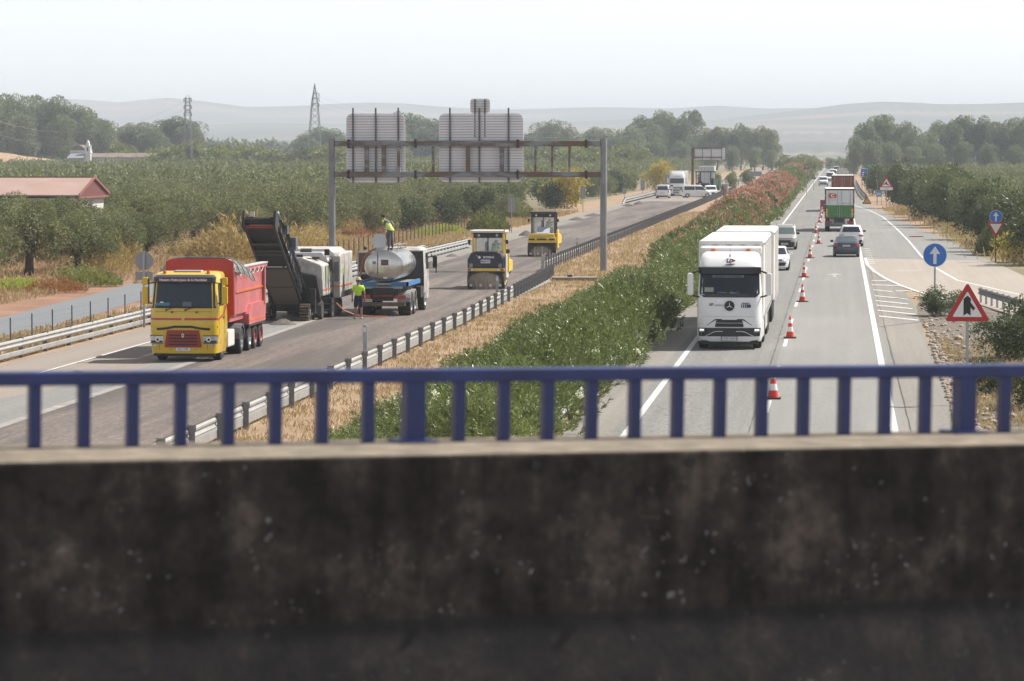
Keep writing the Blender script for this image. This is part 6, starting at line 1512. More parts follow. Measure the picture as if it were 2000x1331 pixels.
def chapel():
    Y = 905; s = FPX/Y; X = lambda px: AT(px, 290, Y).x; Z = lambda py: AT(200, py-2, Y).z; x0 = X(171)
    wc = M('whitewashed_wall', (.68, .67, .66), .9, var=.08); tl = M('weathered_tiles', (.20, .15, .13), .9, var=.3, scale=.8)
    r = thing('chapel', 'old whitewashed farm chapel with a small bell gable beyond the olive grove', 'chapel', (x0, Y, 0))
    def P(px): return X(px)-x0
    MB().box(P(134), P(166), 2, 9, 0, Z(296)).box(P(166), P(297), 3, 9, 0, Z(308.5)).build('wall', wc, r)
    m = MB(); m.prism([(P(133), Z(296)), (P(141), Z(289)), (P(150), Z(285.5)), (P(158), Z(289)), (P(167), Z(296))], 'y', 1.9, 9.2); m.build('nave_roof', tl, r)
    MB().prism([(1.5, Z(309.5)), (6, Z(301.5)), (10.5, Z(309.5))], 'x', P(166), P(298)).build('roof', tl, r)
    MB().prism([(-3.5, Z(311)), (2.1, Z(300)), (2.1, Z(311))], 'x', P(136), P(165)).build('side_roof', M('slate_roof', (.22, .23, .26), .8), r)
    m = MB(); w = P(176.5); z0, z1 = Z(303), Z(288)
    m.prism([(-w, z0-3), (w, z0-3), (w, z1), (w*.62, z1+.25), (w*.45, z1+1.0), (0, z1+1.5), (-w*.45, z1+1.0), (-w*.62, z1+.25), (-w, z1)], 'y', 0, 1.2); m.box(-w-.12, w+.12, -.1, 1.3, z1-.02, z1+.12); m.box(-w-.12, w+.12, -.1, 1.3, z0+.15, z0+.3)
    b = m.build('bell_gable', wc, r)
    MB().box(-.20, .20, -.02, -.001, z0+.7, z1-.35).build('bell_opening', blackd, b)
chapel()
def pylon(px, pyt, Y, wb, label, arms, cone=False, bw=.12):
    s = FPX/Y; q = AT(px, 290, Y); zt = 7.7+(290-pyt)/s; r = thing('power_pylon', label, 'pylon', (q.x, Y, 0)); m = MB()
    def hw(z):
        t = z/zt
        if cone: return wb*(1-t/.80)+.8*(t/.80) if t < .80 else max(.05, .8*(1-(t-.80)/.20))
        return wb*(1-t)+.55*t
    n = 15; zs = [zt*(1-(1-i/n)**1.25) for i in range(n+1)]
    for i in range(n):
        a, b_ = zs[i], zs[i+1]; h0, h1 = hw(a), hw(b_)
        for sx, sy in ((-1, -1), (1, -1), (1, 1), (-1, 1)): m.bar((sx*h0, sy*h0, a), (sx*h1, sy*h1, b_), bw)
        for k in range(4):
            c = [(-1, -1), (1, -1), (1, 1), (-1, 1)]; u, v = c[k], c[(k+1) % 4]
            m.bar((u[0]*h0, u[1]*h0, a), (v[0]*h1, v[1]*h1, b_), bw*.6); 
            if cone or i % 2: m.bar((v[0]*h0, v[1]*h0, a), (u[0]*h1, u[1]*h1, b_), bw*.6)
    m.build('lattice_mast', M('pylon_steel', (.20, .21, .22), .6, .3), r)
    tips = []
    for z, wl, wr in arms:
        zz = 7.7+(290-z)/s; a = MB(); a.bar((-wl, 0, zz), (wr, 0, zz), .14); a.bar((0, 0, zz+.9), (wr, 0, zz), .08); a.bar((0, 0, zz+.9), (-wl, 0, zz), .08); c = a.build('cross_arm', M('pylon_steel', (.20, .21, .22)), r)
        for x in (-wl, wr):
            if abs(x) > .3: i_ = MB().cyl((x, 0, zz), (x, 0, zz-.9), .10, n=6); i_.build('insulator', blackd, c); tips.append((q.x+x, Y, zz-.9))
    return tips
t1_ = pylon(367, 190, 930, 1.3, 'short lattice pylon with stacked cross arms standing in the olive grove', [(192, 1.0, 1.0), (206, 1.0, 1.0), (220, 1.0, 1.0)])
t2_ = pylon(615, 163, 960, 2.4, 'tall tapering lattice pylon between the eucalyptus and the left gantry post', [(183, .5, 1.2), (192, .5, 1.2), (202, .5, 1.2)], cone=True)
t3_ = pylon(1345, 232, 1000, .35, 'thin pole mast in front of the far eucalyptus belt', [(235, .9, .9), (250, .9, .9)], bw=.04)
def cable(a, b, sag, lb, rr=.018):
    a = Vector(a); b = Vector(b); pts = [tuple(a.lerp(b, i/24) - Vector((0, 0, sag*4*(i/24)*(1-i/24)))) for i in range(25)]
    tag(MB().tube(pts, rr, 4).build('power_cable', M('cable_metal', (.30, .30, .31), .4, .5)), lb, 'power cable', 'power cables crossing the far fields')
for i, (tp, pt) in enumerate(zip(t1_[::2], [215, 226, 241])):
    cable(tp, AT(-60, pt, 900), 7, ['topmost', 'middle', 'lowest'][i]+' thin cable running left from the short pylon')
for i, (tp, pt) in enumerate(zip(t2_[1::2], [200, 210, 220])):
    cable(tp, AT(1330, pt+25, 1250), 8, ['topmost', 'middle', 'lowest'][i]+' thin cable running right from the tall pylon')
# concrete cover and rubble in the median
p = G(1115, 548); r = thing('drain_cover', 'flat concrete drain cover in the dry median grass beside the right gantry post', 'drain cover', (p.x, p.y, 0), .1); MB().box(-1.1, 1.5, -.9, .9, .05, .2).build('slab', M('slab_concrete', (.24, .21, .18), .9, var=.3), r); MB().box(-.2, .1, .1, .4, .2, .3).build('lifting_knob', black, r)
def heap(px, py, w, h, lb, i):
    p = G(px, py); rr = np.random.RandomState(i); P = []
    for a in range(9):
        u = a/8; P.append([(p.x*0+math.cos(2*PI*b/14)*w*(1-u)*rr.uniform(.85, 1.1), math.sin(2*PI*b/14)*w*1.6*(1-u)*rr.uniform(.85, 1.1), h*(1-(1-u)**1.4)*rr.uniform(.9, 1.05)+.02) for b in range(14)]+[None])
    for r0 in P: r0[-1] = r0[0]
    m = MB().grid(P); o = m.build('rubble_heap', M('milled_rubble', (.10, .085, .075), .95, var=.5, scale=6, bmp=1), None, True); o.location = (p.x, p.y, 0); tag(o, lb, 'heap', 'heaps of milled asphalt rubble')
for i, (px, py, w, h, lb) in enumerate([(553, 635, .62, .26, 'low rubble heap in front of the milling machine tracks'), (842, 524, .9, .42, 'small rubble heap right of the tanker cab'), (1028, 455+6, .8, .45, 'rubble heap left of the yellow roller'), (1127, 431, 1.0, .35, 'rubble heap on the grey shoulder behind the yellow roller'), (1160, 423, 1.2, .35, 'rubble heap just left of the right gantry post'), (1228, 403, .9, .35, 'rubble heap at the start of the far rail'), (1248, 400, .9, .45, 'rubble heap right of the far rail start'), (150, 738, .6, .22, 'dark lump of asphalt seen between the balusters at the left'), (883, 502, .5, .2, 'small dark lump by the inner guard rail')]): heap(px, py, w, h, lb, i)
# ================================================================== ROADWORKS MACHINES
dirty = M('grimy_black_steel', (.030, .028, .027), .65, var=.6, scale=1.5)
grime = M('grimy_panel', (.07, .065, .06), .6, var=.5, scale=1.5)
def milling_machine():
    r = thing('milling_machine', 'large white road milling machine with long black loading conveyor raised towards the camera', 'milling machine', (-24.3, 153.6, .02))
    # near end of the machine is local -y
    m = MB()
    m.prism([(-1.25, 1.05), (-1.25, 2.35), (-.95, 2.78), (.35, 2.78), (1.22, 2.45), (1.30, 1.05)], 'y', .9, 3.1)
    m.build('front_hood', white_dirty, r, bevel=.08)
    MB().prism([(-1.2, 1.0), (-1.2, 2.1), (.3, 2.15), (1.0, 2.0), (1.2, 1.0)], 'y', .62, .905).build('radiator_grille', dirty, r, bevel=.04)
    MB().box(.25, .33, .58, .62, 1.78, 1.92).build('work_lamp', lamp_glass, r)
    MB().prism([(-1.25, 1.1), (-1.25, 2.9), (-1.0, 3.08), (1.0, 3.08), (1.25, 2.9), (1.28, 1.1)], 'y', 4.6, 8.4).build('rear_hood', white_dirty, r, bevel=.08)
    MB().prism([(-1.2, 2.5), (-1.2, 2.95), (.9, 2.95), (1.15, 2.6), (1.15, 2.5)], 'y', 3.1, 4.55).build('canopy_housing', M('cover_grey', (.42, .42, .43), .5), r, bevel=.04)
    MB().cyl((-.15, 3.6, 2.95), (.35, 3.6, 2.95), .17, n=12).build('exhaust_box', blackd, r, True)
    # side column on the right with ladder, rails
    m = MB(); m.prism([(3.9, .85), (3.9, 2.75), (4.1, 2.9), (7.9, 2.9), (7.9, .85)], 'x', 1.28, 1.62); m.build('side_fender', white_dirty, r, bevel=.05)
    MB().box(1.622, 1.628, 4.0, 7.85, 1.35, 1.42).box(1.29, 1.60, 3.885, 3.897, 1.35, 1.42).build('orange_stripe', orange_lens, r)
    MB().box(1.20, 1.3, 1.0, 2.9, 1.30, 1.36).build('orange_stripe', orange_lens, r)
    MB().box(1.305, 1.31, 1.8, 2.1, 1.95, 2.3).box(1.627, 1.632, 4.6, 5.2, 1.95, 2.2).build('green_label', M('green_label', (.3, .5, .08), .5), r)
    m = MB(); m.box(.45, 1.25, 3.15, 3.85, .6, 2.1); m.build('operator_step', grime, r)
    m = MB()
    for x in (.55, .8, 1.05, 1.25): m.bar((x, 3.15, 2.1), (x, 3.15, 2.75), .035)
    m.bar((.5, 3.15, 2.75), (1.3, 3.15, 2.75), .04); m.bar((.5, 3.15, 2.1), (1.3, 3.15, 2.1), .05); m.tube([(1.3, 3.15, 2.75), (1.35, 3.4, 2.7), (1.35, 3.9, 2.75)], .02); m.bar((.6, 3.14, 2.1), (1.0, 3.14, 2.72), .03)
    m.build('hand_rail', black, r)
    m = MB()
    for x in (.95, 1.42): m.bar((x, 3.02, .25), (x, 3.02, 2.0), .045)
    for z in (.35, .62, .89, 1.16, 1.43, 1.7): m.bar((.95, 3.02, z), (1.42, 3.02, z), .035, .06)
    m.build('ladder', galv_d, r)
    MB().obox((1.1, 3.3, 2.95), (.24, .08, .30)).build('rear_mirror', black, r, bevel=.03)
    MB().box(.1, .16, 2.75, 2.8, 2.7, 2.71).tube([(-.9, 1.5, 2.78), (-.75, 1.2, 3.0), (-.55, 1.0, 2.7), (-.5, .8, 2.3)], .04).tube([(-.35, 1.0, 2.8), (-.2, .7, 2.5), (-.3, .55, 2.0)], .025).tube([(-.1, .6, 2.3), (.1, .45, 1.5), (-.05, .45, 1.0), (-.15, .5, 1.9)], .02).build('hydraulic_hose', black, r)
    # drum housing, legs, side plate with disc
    m = MB(); m.box(-1.3, 1.25, 3.2, 5.6, .25, 1.1); m.build('drum_housing', dirty, r)
    m = MB(); m.box(.75, 1.02, .2, .5, .35, 1.4); m.box(-1.1, -.8, .2, .6, .3, 1.2); m.box(-1.0, 1.0, .7, 1.3, .8, 1.15); m.build('leg_column', dirty, r)
    def crawler(x, y, lb=None):
        c = MB(); n = 22; L = 1.35; R = .34; P = []
        for i in range(n):
            t = i/n*2; 
            if t < 1: a = PI/2 + PI*0; y_ = -L/2+L*t; z_ = 2*R
            else: y_ = L/2-L*(t-1); z_ = 0
            P.append((y_, z_))
        prof = [(-L/2+math.cos(a)*R, R+math.sin(a)*R) for a in [PI/2+PI*k/8 for k in range(9)]] + [(L/2+math.cos(a)*R, R+math.sin(a)*R) for a in [-PI/2+PI*k/8 for k in range(9)]]
        c.prism(prof, 'x', x-.20, x+.20, 0)
        b = c.build('crawler_track', dirty, r); b.location = (0, y, .02)
        q = MB()
        for k in range(9):
            z_ = R+math.sin(PI/2+PI*k/8)*(R+.025); yy = -L/2+math.cos(PI/2+PI*k/8)*(R+.025); a = PI/2+PI*k/8
            q.obox((x, yy, z_), (.42, .03, .10), (a+PI/2, 0, 0))
        for k in range(7):
            q.obox((x, -L/2+L*k/6, .0), (.42, .10, .04)); q.obox((x, -L/2+L*k/6, 2*R+.02), (.42, .10, .04))
        q.build('track_pad', M('rusty_track_pad', (.17, .125, .085), .8, var=.4, scale=6), b)
        w = MB()
        for yy in (-.45, 0, .45): w.cyl((x-.21, yy, R), (x+.215, yy, R), .16, n=12)
        w.build('track_roller', M('roller_metal', (.30, .26, .23), .5), b, True)
    crawler(.62, .55); crawler(-1.15, .55); crawler(.95, 6.8); crawler(-.95, 6.8)
    m = MB(); m.prism([(3.0, .05), (3.0, .9), (5.4, .9), (5.4, .05)], 'x', 1.30, 1.36); m.build('side_plate', grime, r); m = MB(); m.cyl((1.02, 1.1, .42), (1.22, 1.1, .42), .40, n=22); m.box(.98, 1.16, .95, 1.25, .4, 1.3); m.build('edge_disc', grime, r)
    MB().obox((.95, .9, 1.12), (.10, .08, .08)).build('work_lamp', lamp_glass, r)
    # conveyor: from low at the machine nose up towards the camera
    cv = link('loading_conveyor', MB().mesh('loading_conveyor', dirty), r)
    A = Vector((-.25, .35, .95)); B = Vector((-.08, -8.1, 4.52)); d = (B-A); Lc = d.length; q = d.to_track_quat('Y', 'Z')
    fr = MB(); w = .62
    cc = []
    def T(x, y, z): return A + q @ Vector((x, y, z))
    def tb(mb, x0, x1, y0, y1, z0, z1, mi=0):
        vs = [T(*p) for p in [(x0,y0,z0),(x1,y0,z0),(x1,y1,z0),(x0,y1,z0),(x0,y0,z1),(x1,y0,z1),(x1,y1,z1),(x0,y1,z1)]]
        mb.add(vs, [(0,3,2,1),(4,5,6,7),(0,1,5,4),(1,2,6,5),(2,3,7,6),(3,0,4,7)], mi)
    for sg in (-1, 1):
        tb(fr, sg*w-.05, sg*w+.05, 0, Lc, -.22, -.14); tb(fr, sg*w-.05, sg*w+.05, 0, Lc, .22, .30)
        n = 11
        for i in range(n):
            y0, y1 = Lc*i/n, Lc*(i+1)/n; fr.bar(T(sg*w, y0, -.18), T(sg*w, y1, .26), .05); fr.bar(T(sg*w, y1, -.18), T(sg*w, y1, .26), .05)
    cv.data = fr.mesh('loading_conveyor', dirty)
    u = MB()
    tb(u, -w+.05, w-.05, 0, Lc*.48, -.235, -.20, 0); tb(u, -w+.05, w-.05, Lc*.48, Lc*.97, -.12, -.10, 1)
    k = 0
    for k in range(64): y = k*Lc*.48/64; tb(u, -w+.05, w-.05, y, y+.028, -.262, -.236, 2)
    for y in (Lc*.24, Lc*.48): tb(u, -w, w, y-.05, y+.05, -.28, -.2, 3)
    for y in (.66, .70, .79): tb(u, -w, w, y*Lc-.05, y*Lc+.05, -.24, -.16, 3)
    u.build('underside_guard', [dirty, M('belt_rubber', (.02, .019, .018), .8, var=.4), M('worn_mesh_wire', (.16, .135, .11), .7), M('frame_bar', (.07, .065, .06), .6)], cv)
    hd = MB(); tb(hd, w, w+.08, Lc-.25, Lc+.35, -.30, .42); tb(hd, -w-.10, -w, Lc-.5, Lc+.35, -.30, .42); hd.build('head_cheek', dirty, cv)
    rb = MB(); tb(rb, -w+.02, w-.02, Lc+.02, Lc+.12, -.24, -.14); rb.build('red_edge', M('red_scraper', (.22, .03, .02), .6), cv)
    dr = MB(); dr.cyl(T(-w, Lc+.05, .08), T(w, Lc+.05, .08), .17, n=14); dr.build('head_drum', MATS['belt_rubber'], cv, True)
    lm = MB(); tb(lm, .22, .42, Lc+.1, Lc+.2, .22, .46); lm.build('small_plate', M('beige_plate', (.5, .45, .38), .6), cv)
    hl = MB(); hl.ball(T(-w-.12, Lc-.05, .46), .08, 6); hl.build('work_lamp', lamp_glass, cv, True)
    bg = M('blue_grey_steel', (.10, .12, .15), .5, var=.4)
    h2 = MB(); h2.cyl(T(-w-.20, Lc*.20, -.1), T(-w-.22, Lc*.60, .62), .07, n=8); h2.cyl(T(-w-.22, Lc*.60, .62), T(-w-.1, Lc*.92, .50), .035, n=6); h2.obox(T(-w-.30, Lc*.60, .50), (.34, .55, .55)); h2.obox(T(-w-.22, Lc*.80, .42), (.22, .35, .35)); h2.build('lift_gear', bg, cv)
    tr_ = MB(); n = 9
    for i in range(n):
        y0, y1 = Lc*(.12+.80*i/n), Lc*(.12+.80*(i+1)/n); k0 = .75-.35*i/n; k1 = .75-.35*(i+1)/n
        tr_.bar(T(-w-.06, y0, .30), T(-w-.06, y1, .30+k1), .04); tr_.bar(T(-w-.06, y1, .30), T(-w-.06, y1, .30+k1), .04); tr_.bar(T(-w-.06, y0, .30+k0), T(-w-.06, y1, .30+k1), .05); tr_.bar(T(w+.03, y0, .30+k0*.5), T(w+.03, y1, .30+k1*.5), .04)
    tr_.build('truss_frame', M('truss_grey', (.13, .135, .14), .5, .3, var=.3), cv)
    ho = MB()
    for q_ in range(4): ho.tube([T(-w-.15-.05*q_, Lc*(.9-.03*q_), .5), T(-w-.28, Lc*.72, .15+.1*q_), T(-w-.2, Lc*.5, .42), T(-w-.36, Lc*(.3+.02*q_), -.15+.08*q_), T(-w-.25, Lc*.05, .3)], .022)
    ho.build('hydraulic_hose', black, cv)
    m = MB()
    for z_ in (1.25, 1.4, 1.55, 1.7, 1.85): m.box(-1.1, .95, .60, .625, z_, z_+.05)
    m.box(.35, 1.1, .56, .62, 1.2, 1.24).box(.6, 1.15, .56, .62, 1.0, 1.12); m.build('grille_slat', blackd, r)
    m = MB(); m.obox((.1, 1.0, 2.86), (.5, .12, .12)); m.cyl((-.6, 2.2, 2.78), (-.6, 2.2, 3.0), .10, n=10); m.obox((.75, 2.3, 2.72), (.3, .5, .12)); m.bar((-1.1, 1.4, 2.8), (.9, 1.4, 2.72), .05); m.build('hood_fitting', dirty, r)
    seam = M('seam_grey', (.16, .16, .17), .6)
    for b_ in ((1.262, 1.31, 1.642, 1.658, 1.1, 2.4), (1.262, 1.31, 2.392, 2.408, 1.1, 2.4), (1.622, 1.630, 5.19, 5.21, .9, 2.8), (1.622, 1.630, 6.59, 6.61, .9, 2.8), (1.34, 1.55, 3.885, 3.897, 1.6, 2.5)): MB().box(*b_).build('panel_seam', seam, r)
    return r
milling_machine()
tag(MB().tube([(0, 0, .7), (.3, .3, .35), (.8, .6, .12), (1.6, .8, .05), (2.2, 1.0, .04)], .035, 6).build('water_hose', M('orange_hose', (.45, .16, .07), .5)), 'orange hose drooping from the milling machine to the ground', 'hose').location = (-22.7, 156.3, 0)

def tanker():
    r = thing('tanker_lorry', 'lorry with shiny steel water tank on a blue frame seen from behind, cab door open', 'tanker lorry', (-20.8, 157.95, .02))
    T = MB(); n = 32; rings = []
    for y, k in [(.55, .90), (.58, .965), (.66, 1.0), (5.2, 1.0), (5.32, .965), (5.4, .85)]:
        rings.append([(math.cos(2*PI*i/n)*.93*k, y, 2.28+math.sin(2*PI*i/n)*.73*k) for i in range(n)])
    rings = [[(p[0]*.5, .47, 2.28+(p[2]-2.28)*.5) for p in rings[0]]] + rings + [[(p[0]*.5, 5.46, 2.28+(p[2]-2.28)*.5) for p in rings[-1]]]
    T.loft(rings); t = T.build('tank', steel_t, r, True)
    b = MB()
    for y in (.75, 1.7, 2.7, 3.7, 4.7):
        P = [[(math.cos(2*PI*i/n)*.945, y+o, 2.28+math.sin(2*PI*i/n)*.745) for i in range(n+1)] for o in (0, .07)]; b.grid(P)
    b.build('tank_band', M('dull_band', (.4, .39, .38), .4, .8), t, True)
    MB().box(-.12, .22, .425, .452, 2.32, 2.58).build('tank_plate', M('brown_plate', (.13, .11, .09), .5, .3), t); MB().box(-.52, -.37, .46, .49, 2.38, 2.50).build('small_label', M('faint_label', (.25, .23, .21), .5), t)
    MB().box(-.3, -.27, .44, .47, 1.9, 2.9).build('level_tube', M('tube_dark', (.12, .12, .12), .4), t); MB().box(-.02, .16, .50, .53, 1.70, 1.78).build('white_label', white_txt, t)
    m = MB(); m.lathe([(0, .34), (.22, .34), (.22, .28)], 'z', (-.30, 1.55, 2.94), 20); m.build('manhole', galv, t, True)
    lid = MB().cyl((0, 0, 0), (0, .04, 0), .34, n=28).build('open_lid', steel_t, t, True); lid.location = (-.30, 1.20, 3.42); lid.rotation_euler = (-.25, 0, 0)
    m = MB()
    for x in (.25, .5): m.tube([(x, 1.8, 3.0), (x, 1.9, 3.22), (x+.02, 4.6, 3.22), (x, 4.7, 3.0)], .02)
    for y in np.linspace(2.1, 4.5, 9): m.bar((.25, y, 3.02), (.5, y, 3.02), .03)
    m.build('catwalk_rail', galv, t)
    m = MB(); m.tube([(-.5, 1.3, 3.05), (-.8, 1.1, 2.9), (-1.02, .9, 2.5), (-1.08, .7, 2.0), (-1.15, .4, 1.55), (-1.25, .2, 1.2)], .045, 8); m.build('filling_hose', M('brown_hose', (.30, .13, .05), .6), r, True); MB().ball((-.92, 1.0, 3.1), .09, 6).build('hose_head', black, r)
    bl = M('blue_frame_paint', (.05, .17, .38), .5, var=.15)
    m = MB(); 
    for sg in (-1, 1): m.box(sg*.45-.5 if sg > 0 else -1.15, 1.18 if sg > 0 else -.15, .3, .42, 1.35, 1.56) if False else m.box(min(sg*.35, sg*1.16), max(sg*.35, sg*1.16), .30, .40, 1.36, 1.56); m.box(min(sg*1.06, sg*1.16), max(sg*1.06, sg*1.16), .3, 4.9, 1.36, 1.56)
    m.build('tank_frame', bl, r); MB().box(-1.05, 1.05, .45, 5.2, 1.40, 1.50).box(-.9, .9, .3, .34, 1.25, 1.35).build('frame_deck', galv, r)
    m = MB(); m.box(-.42, .42, .2, 8.2, .78, 1.3); m.box(-1.05, 1.05, .0, .12, .46, .64, 1); m.box(-.5, .5, .04, .14, .7, 1.3); m.box(-.45, .45, -.01, .03, .9, .97, 2); m.build('chassis', [dirty, M('dusty_bumper', (.13, .10, .08), .8, var=.3), red_d], r)
    for sg in (-1, 1): MB().box(min(sg*.55, sg*1.08), max(sg*.55, sg*1.08), -.02, .04, .80, .96).build('tail_light', M('dim_red_lens', (.35, .05, .02), .4), r)
    plate(r, '7318 CVN', -.72, -.02, .72, R_BACK, .5, .12)
    fenders = MB()
    for sg in (-1, 1):
        for yy in (1.1, 2.45): mudguard(fenders, sg*.62, sg*1.22, yy, .62, .55, 8, 172)
        for yy in (1.1, 2.45): wheel(r, sg*.92, yy, .52, .58, galv, True)
        wheel(r, sg*1.05, 6.4, .52, .33, galv, True)
    fenders.build('mudguard', M('pale_grey_mudguard', (.30, .29, .28), .6, var=.1), r)
    cab = Shell([(.55, 1.2, 8.1, 5.95, .25, .08, .1), (1.2, 1.24, 8.1, 5.9, .25, .08, .1), (1.9, 1.23, 8.0, 5.9, .25, .08, .1), (2.85, 1.18, 7.8, 5.95, .25, .1, .1), (2.98, 1.05, 7.5, 6.1, .2, .2, .05)]); cab.body(MB()).build('cab', white_dirty, r, True)
    cab.front(MB(), 1.95, 2.75, -.9, .9, -.9, .9, .014).build('windscreen', glass, r, True); cab.front(MB(), 1.15, 2.80, -.96, .96, -.96, .96, .02, rear=True).build('cab_rear_panel', blackd, r, True)
    cab.side(MB(), 1, 1.95, 2.7, 6.6, 7.6, 6.6, 7.5).build('side_window', glass, r)
    dm = MB(); dm.prism([(-.0, .9), (-.0, 2.75), (-.95, 2.75), (-1.0, 1.9), (-.95, .9)], 'y', 0, .05, 0); 
    d = MB(); d.box(-1.0, -.0, 0, .06, .85, 1.75); d.box(-1.0, -.92, 0, .06, 1.75, 2.75); d.box(-.08, 0, 0, .06, 1.75, 2.75); d.box(-1.0, 0, 0, .06, 2.66, 2.75); o = d.build('open_door', white_dirty, r, bevel=.02); o.location = (-1.24, 7.3, 0); o.rotation_euler = (0, 0, -.25)
    MB().box(-.92, -.08, .02, .04, 1.75, 2.66).build('door_glass', M('reddish_reflecting_glass', (.12, .06, .05), .15), o); MB().box(-.9, -.1, -.04, 0, .95, 1.65).build('door_lining', dirty, o)
    MB().obox((1.55, 7.5, 2.25), (.2, .14, .55)).bar((1.2, 7.5, 2.5), (1.5, 7.5, 2.5), .04).build('wing_mirror', black, r); MB().tube([(1.3, 8.0, 2.6), (1.5, 8.1, 2.3), (1.55, 8.1, 1.7)], .03).build('mirror_arm', black, r)
    m = MB(); m.obox((-1.05, .9, 1.0), (.5, .7, .5)); m.obox((-1.15, 4.2, 1.0), (.5, 1.2, .6)); m.obox((1.1, 4.6, .95), (.35, 1.0, .5)); m.build('tool_box', dirty, r)
    return r
tanker()
# worker standing behind the milling machine, back to the camera
p = G(700, 624.5)
person('worker in fluorescent shirt, navy shorts and sun hat standing behind the tanker, back to camera', (p.x, p.y, .02), 0.08, pose(knL=(-.12, .02, .48), anL=(-.15, -.05, .09), toL=(-.17, .08, .04), anR=(.13, .04, .09)), M('hivis_shirt', (.50, .80, .04), .8), navy_c, hat=M('straw_hat', (.55, .50, .42), .9), short=True, hair=black, scale=1.03)
# navy lower half of the shirt
# worker bending over on top of the tank, facing left
w_ = person('worker in fluorescent vest and grey trousers standing on the steel tank, bending to the lid', (-20.8+.12, 157.95+1.75, 3.0), rad(80), pose(pelvis=(0, -.05, .93), waist=(0, .03, 1.08), chest=(0, .16, 1.28), neck=(0, .26, 1.42), head=(0, .34, 1.55), shL=(-.17, .18, 1.36), elL=(-.22, .22, 1.07), wrL=(-.15, .34, .84), shR=(.18, .12, 1.36), elR=(.24, -.12, 1.22), wrR=(.22, -.08, .98), knL=(-.11, .03, .48), knR=(.1, -.06, .48), anR=(.12, -.10, .09), toR=(.13, .04, .04), face=(0, .9, -.3)), grey_c, M('grey_trousers', (.09, .09, .10), .9), vest=hivis, hair=M('dark_hair', (.03, .02, .02), .9), scale=.98)

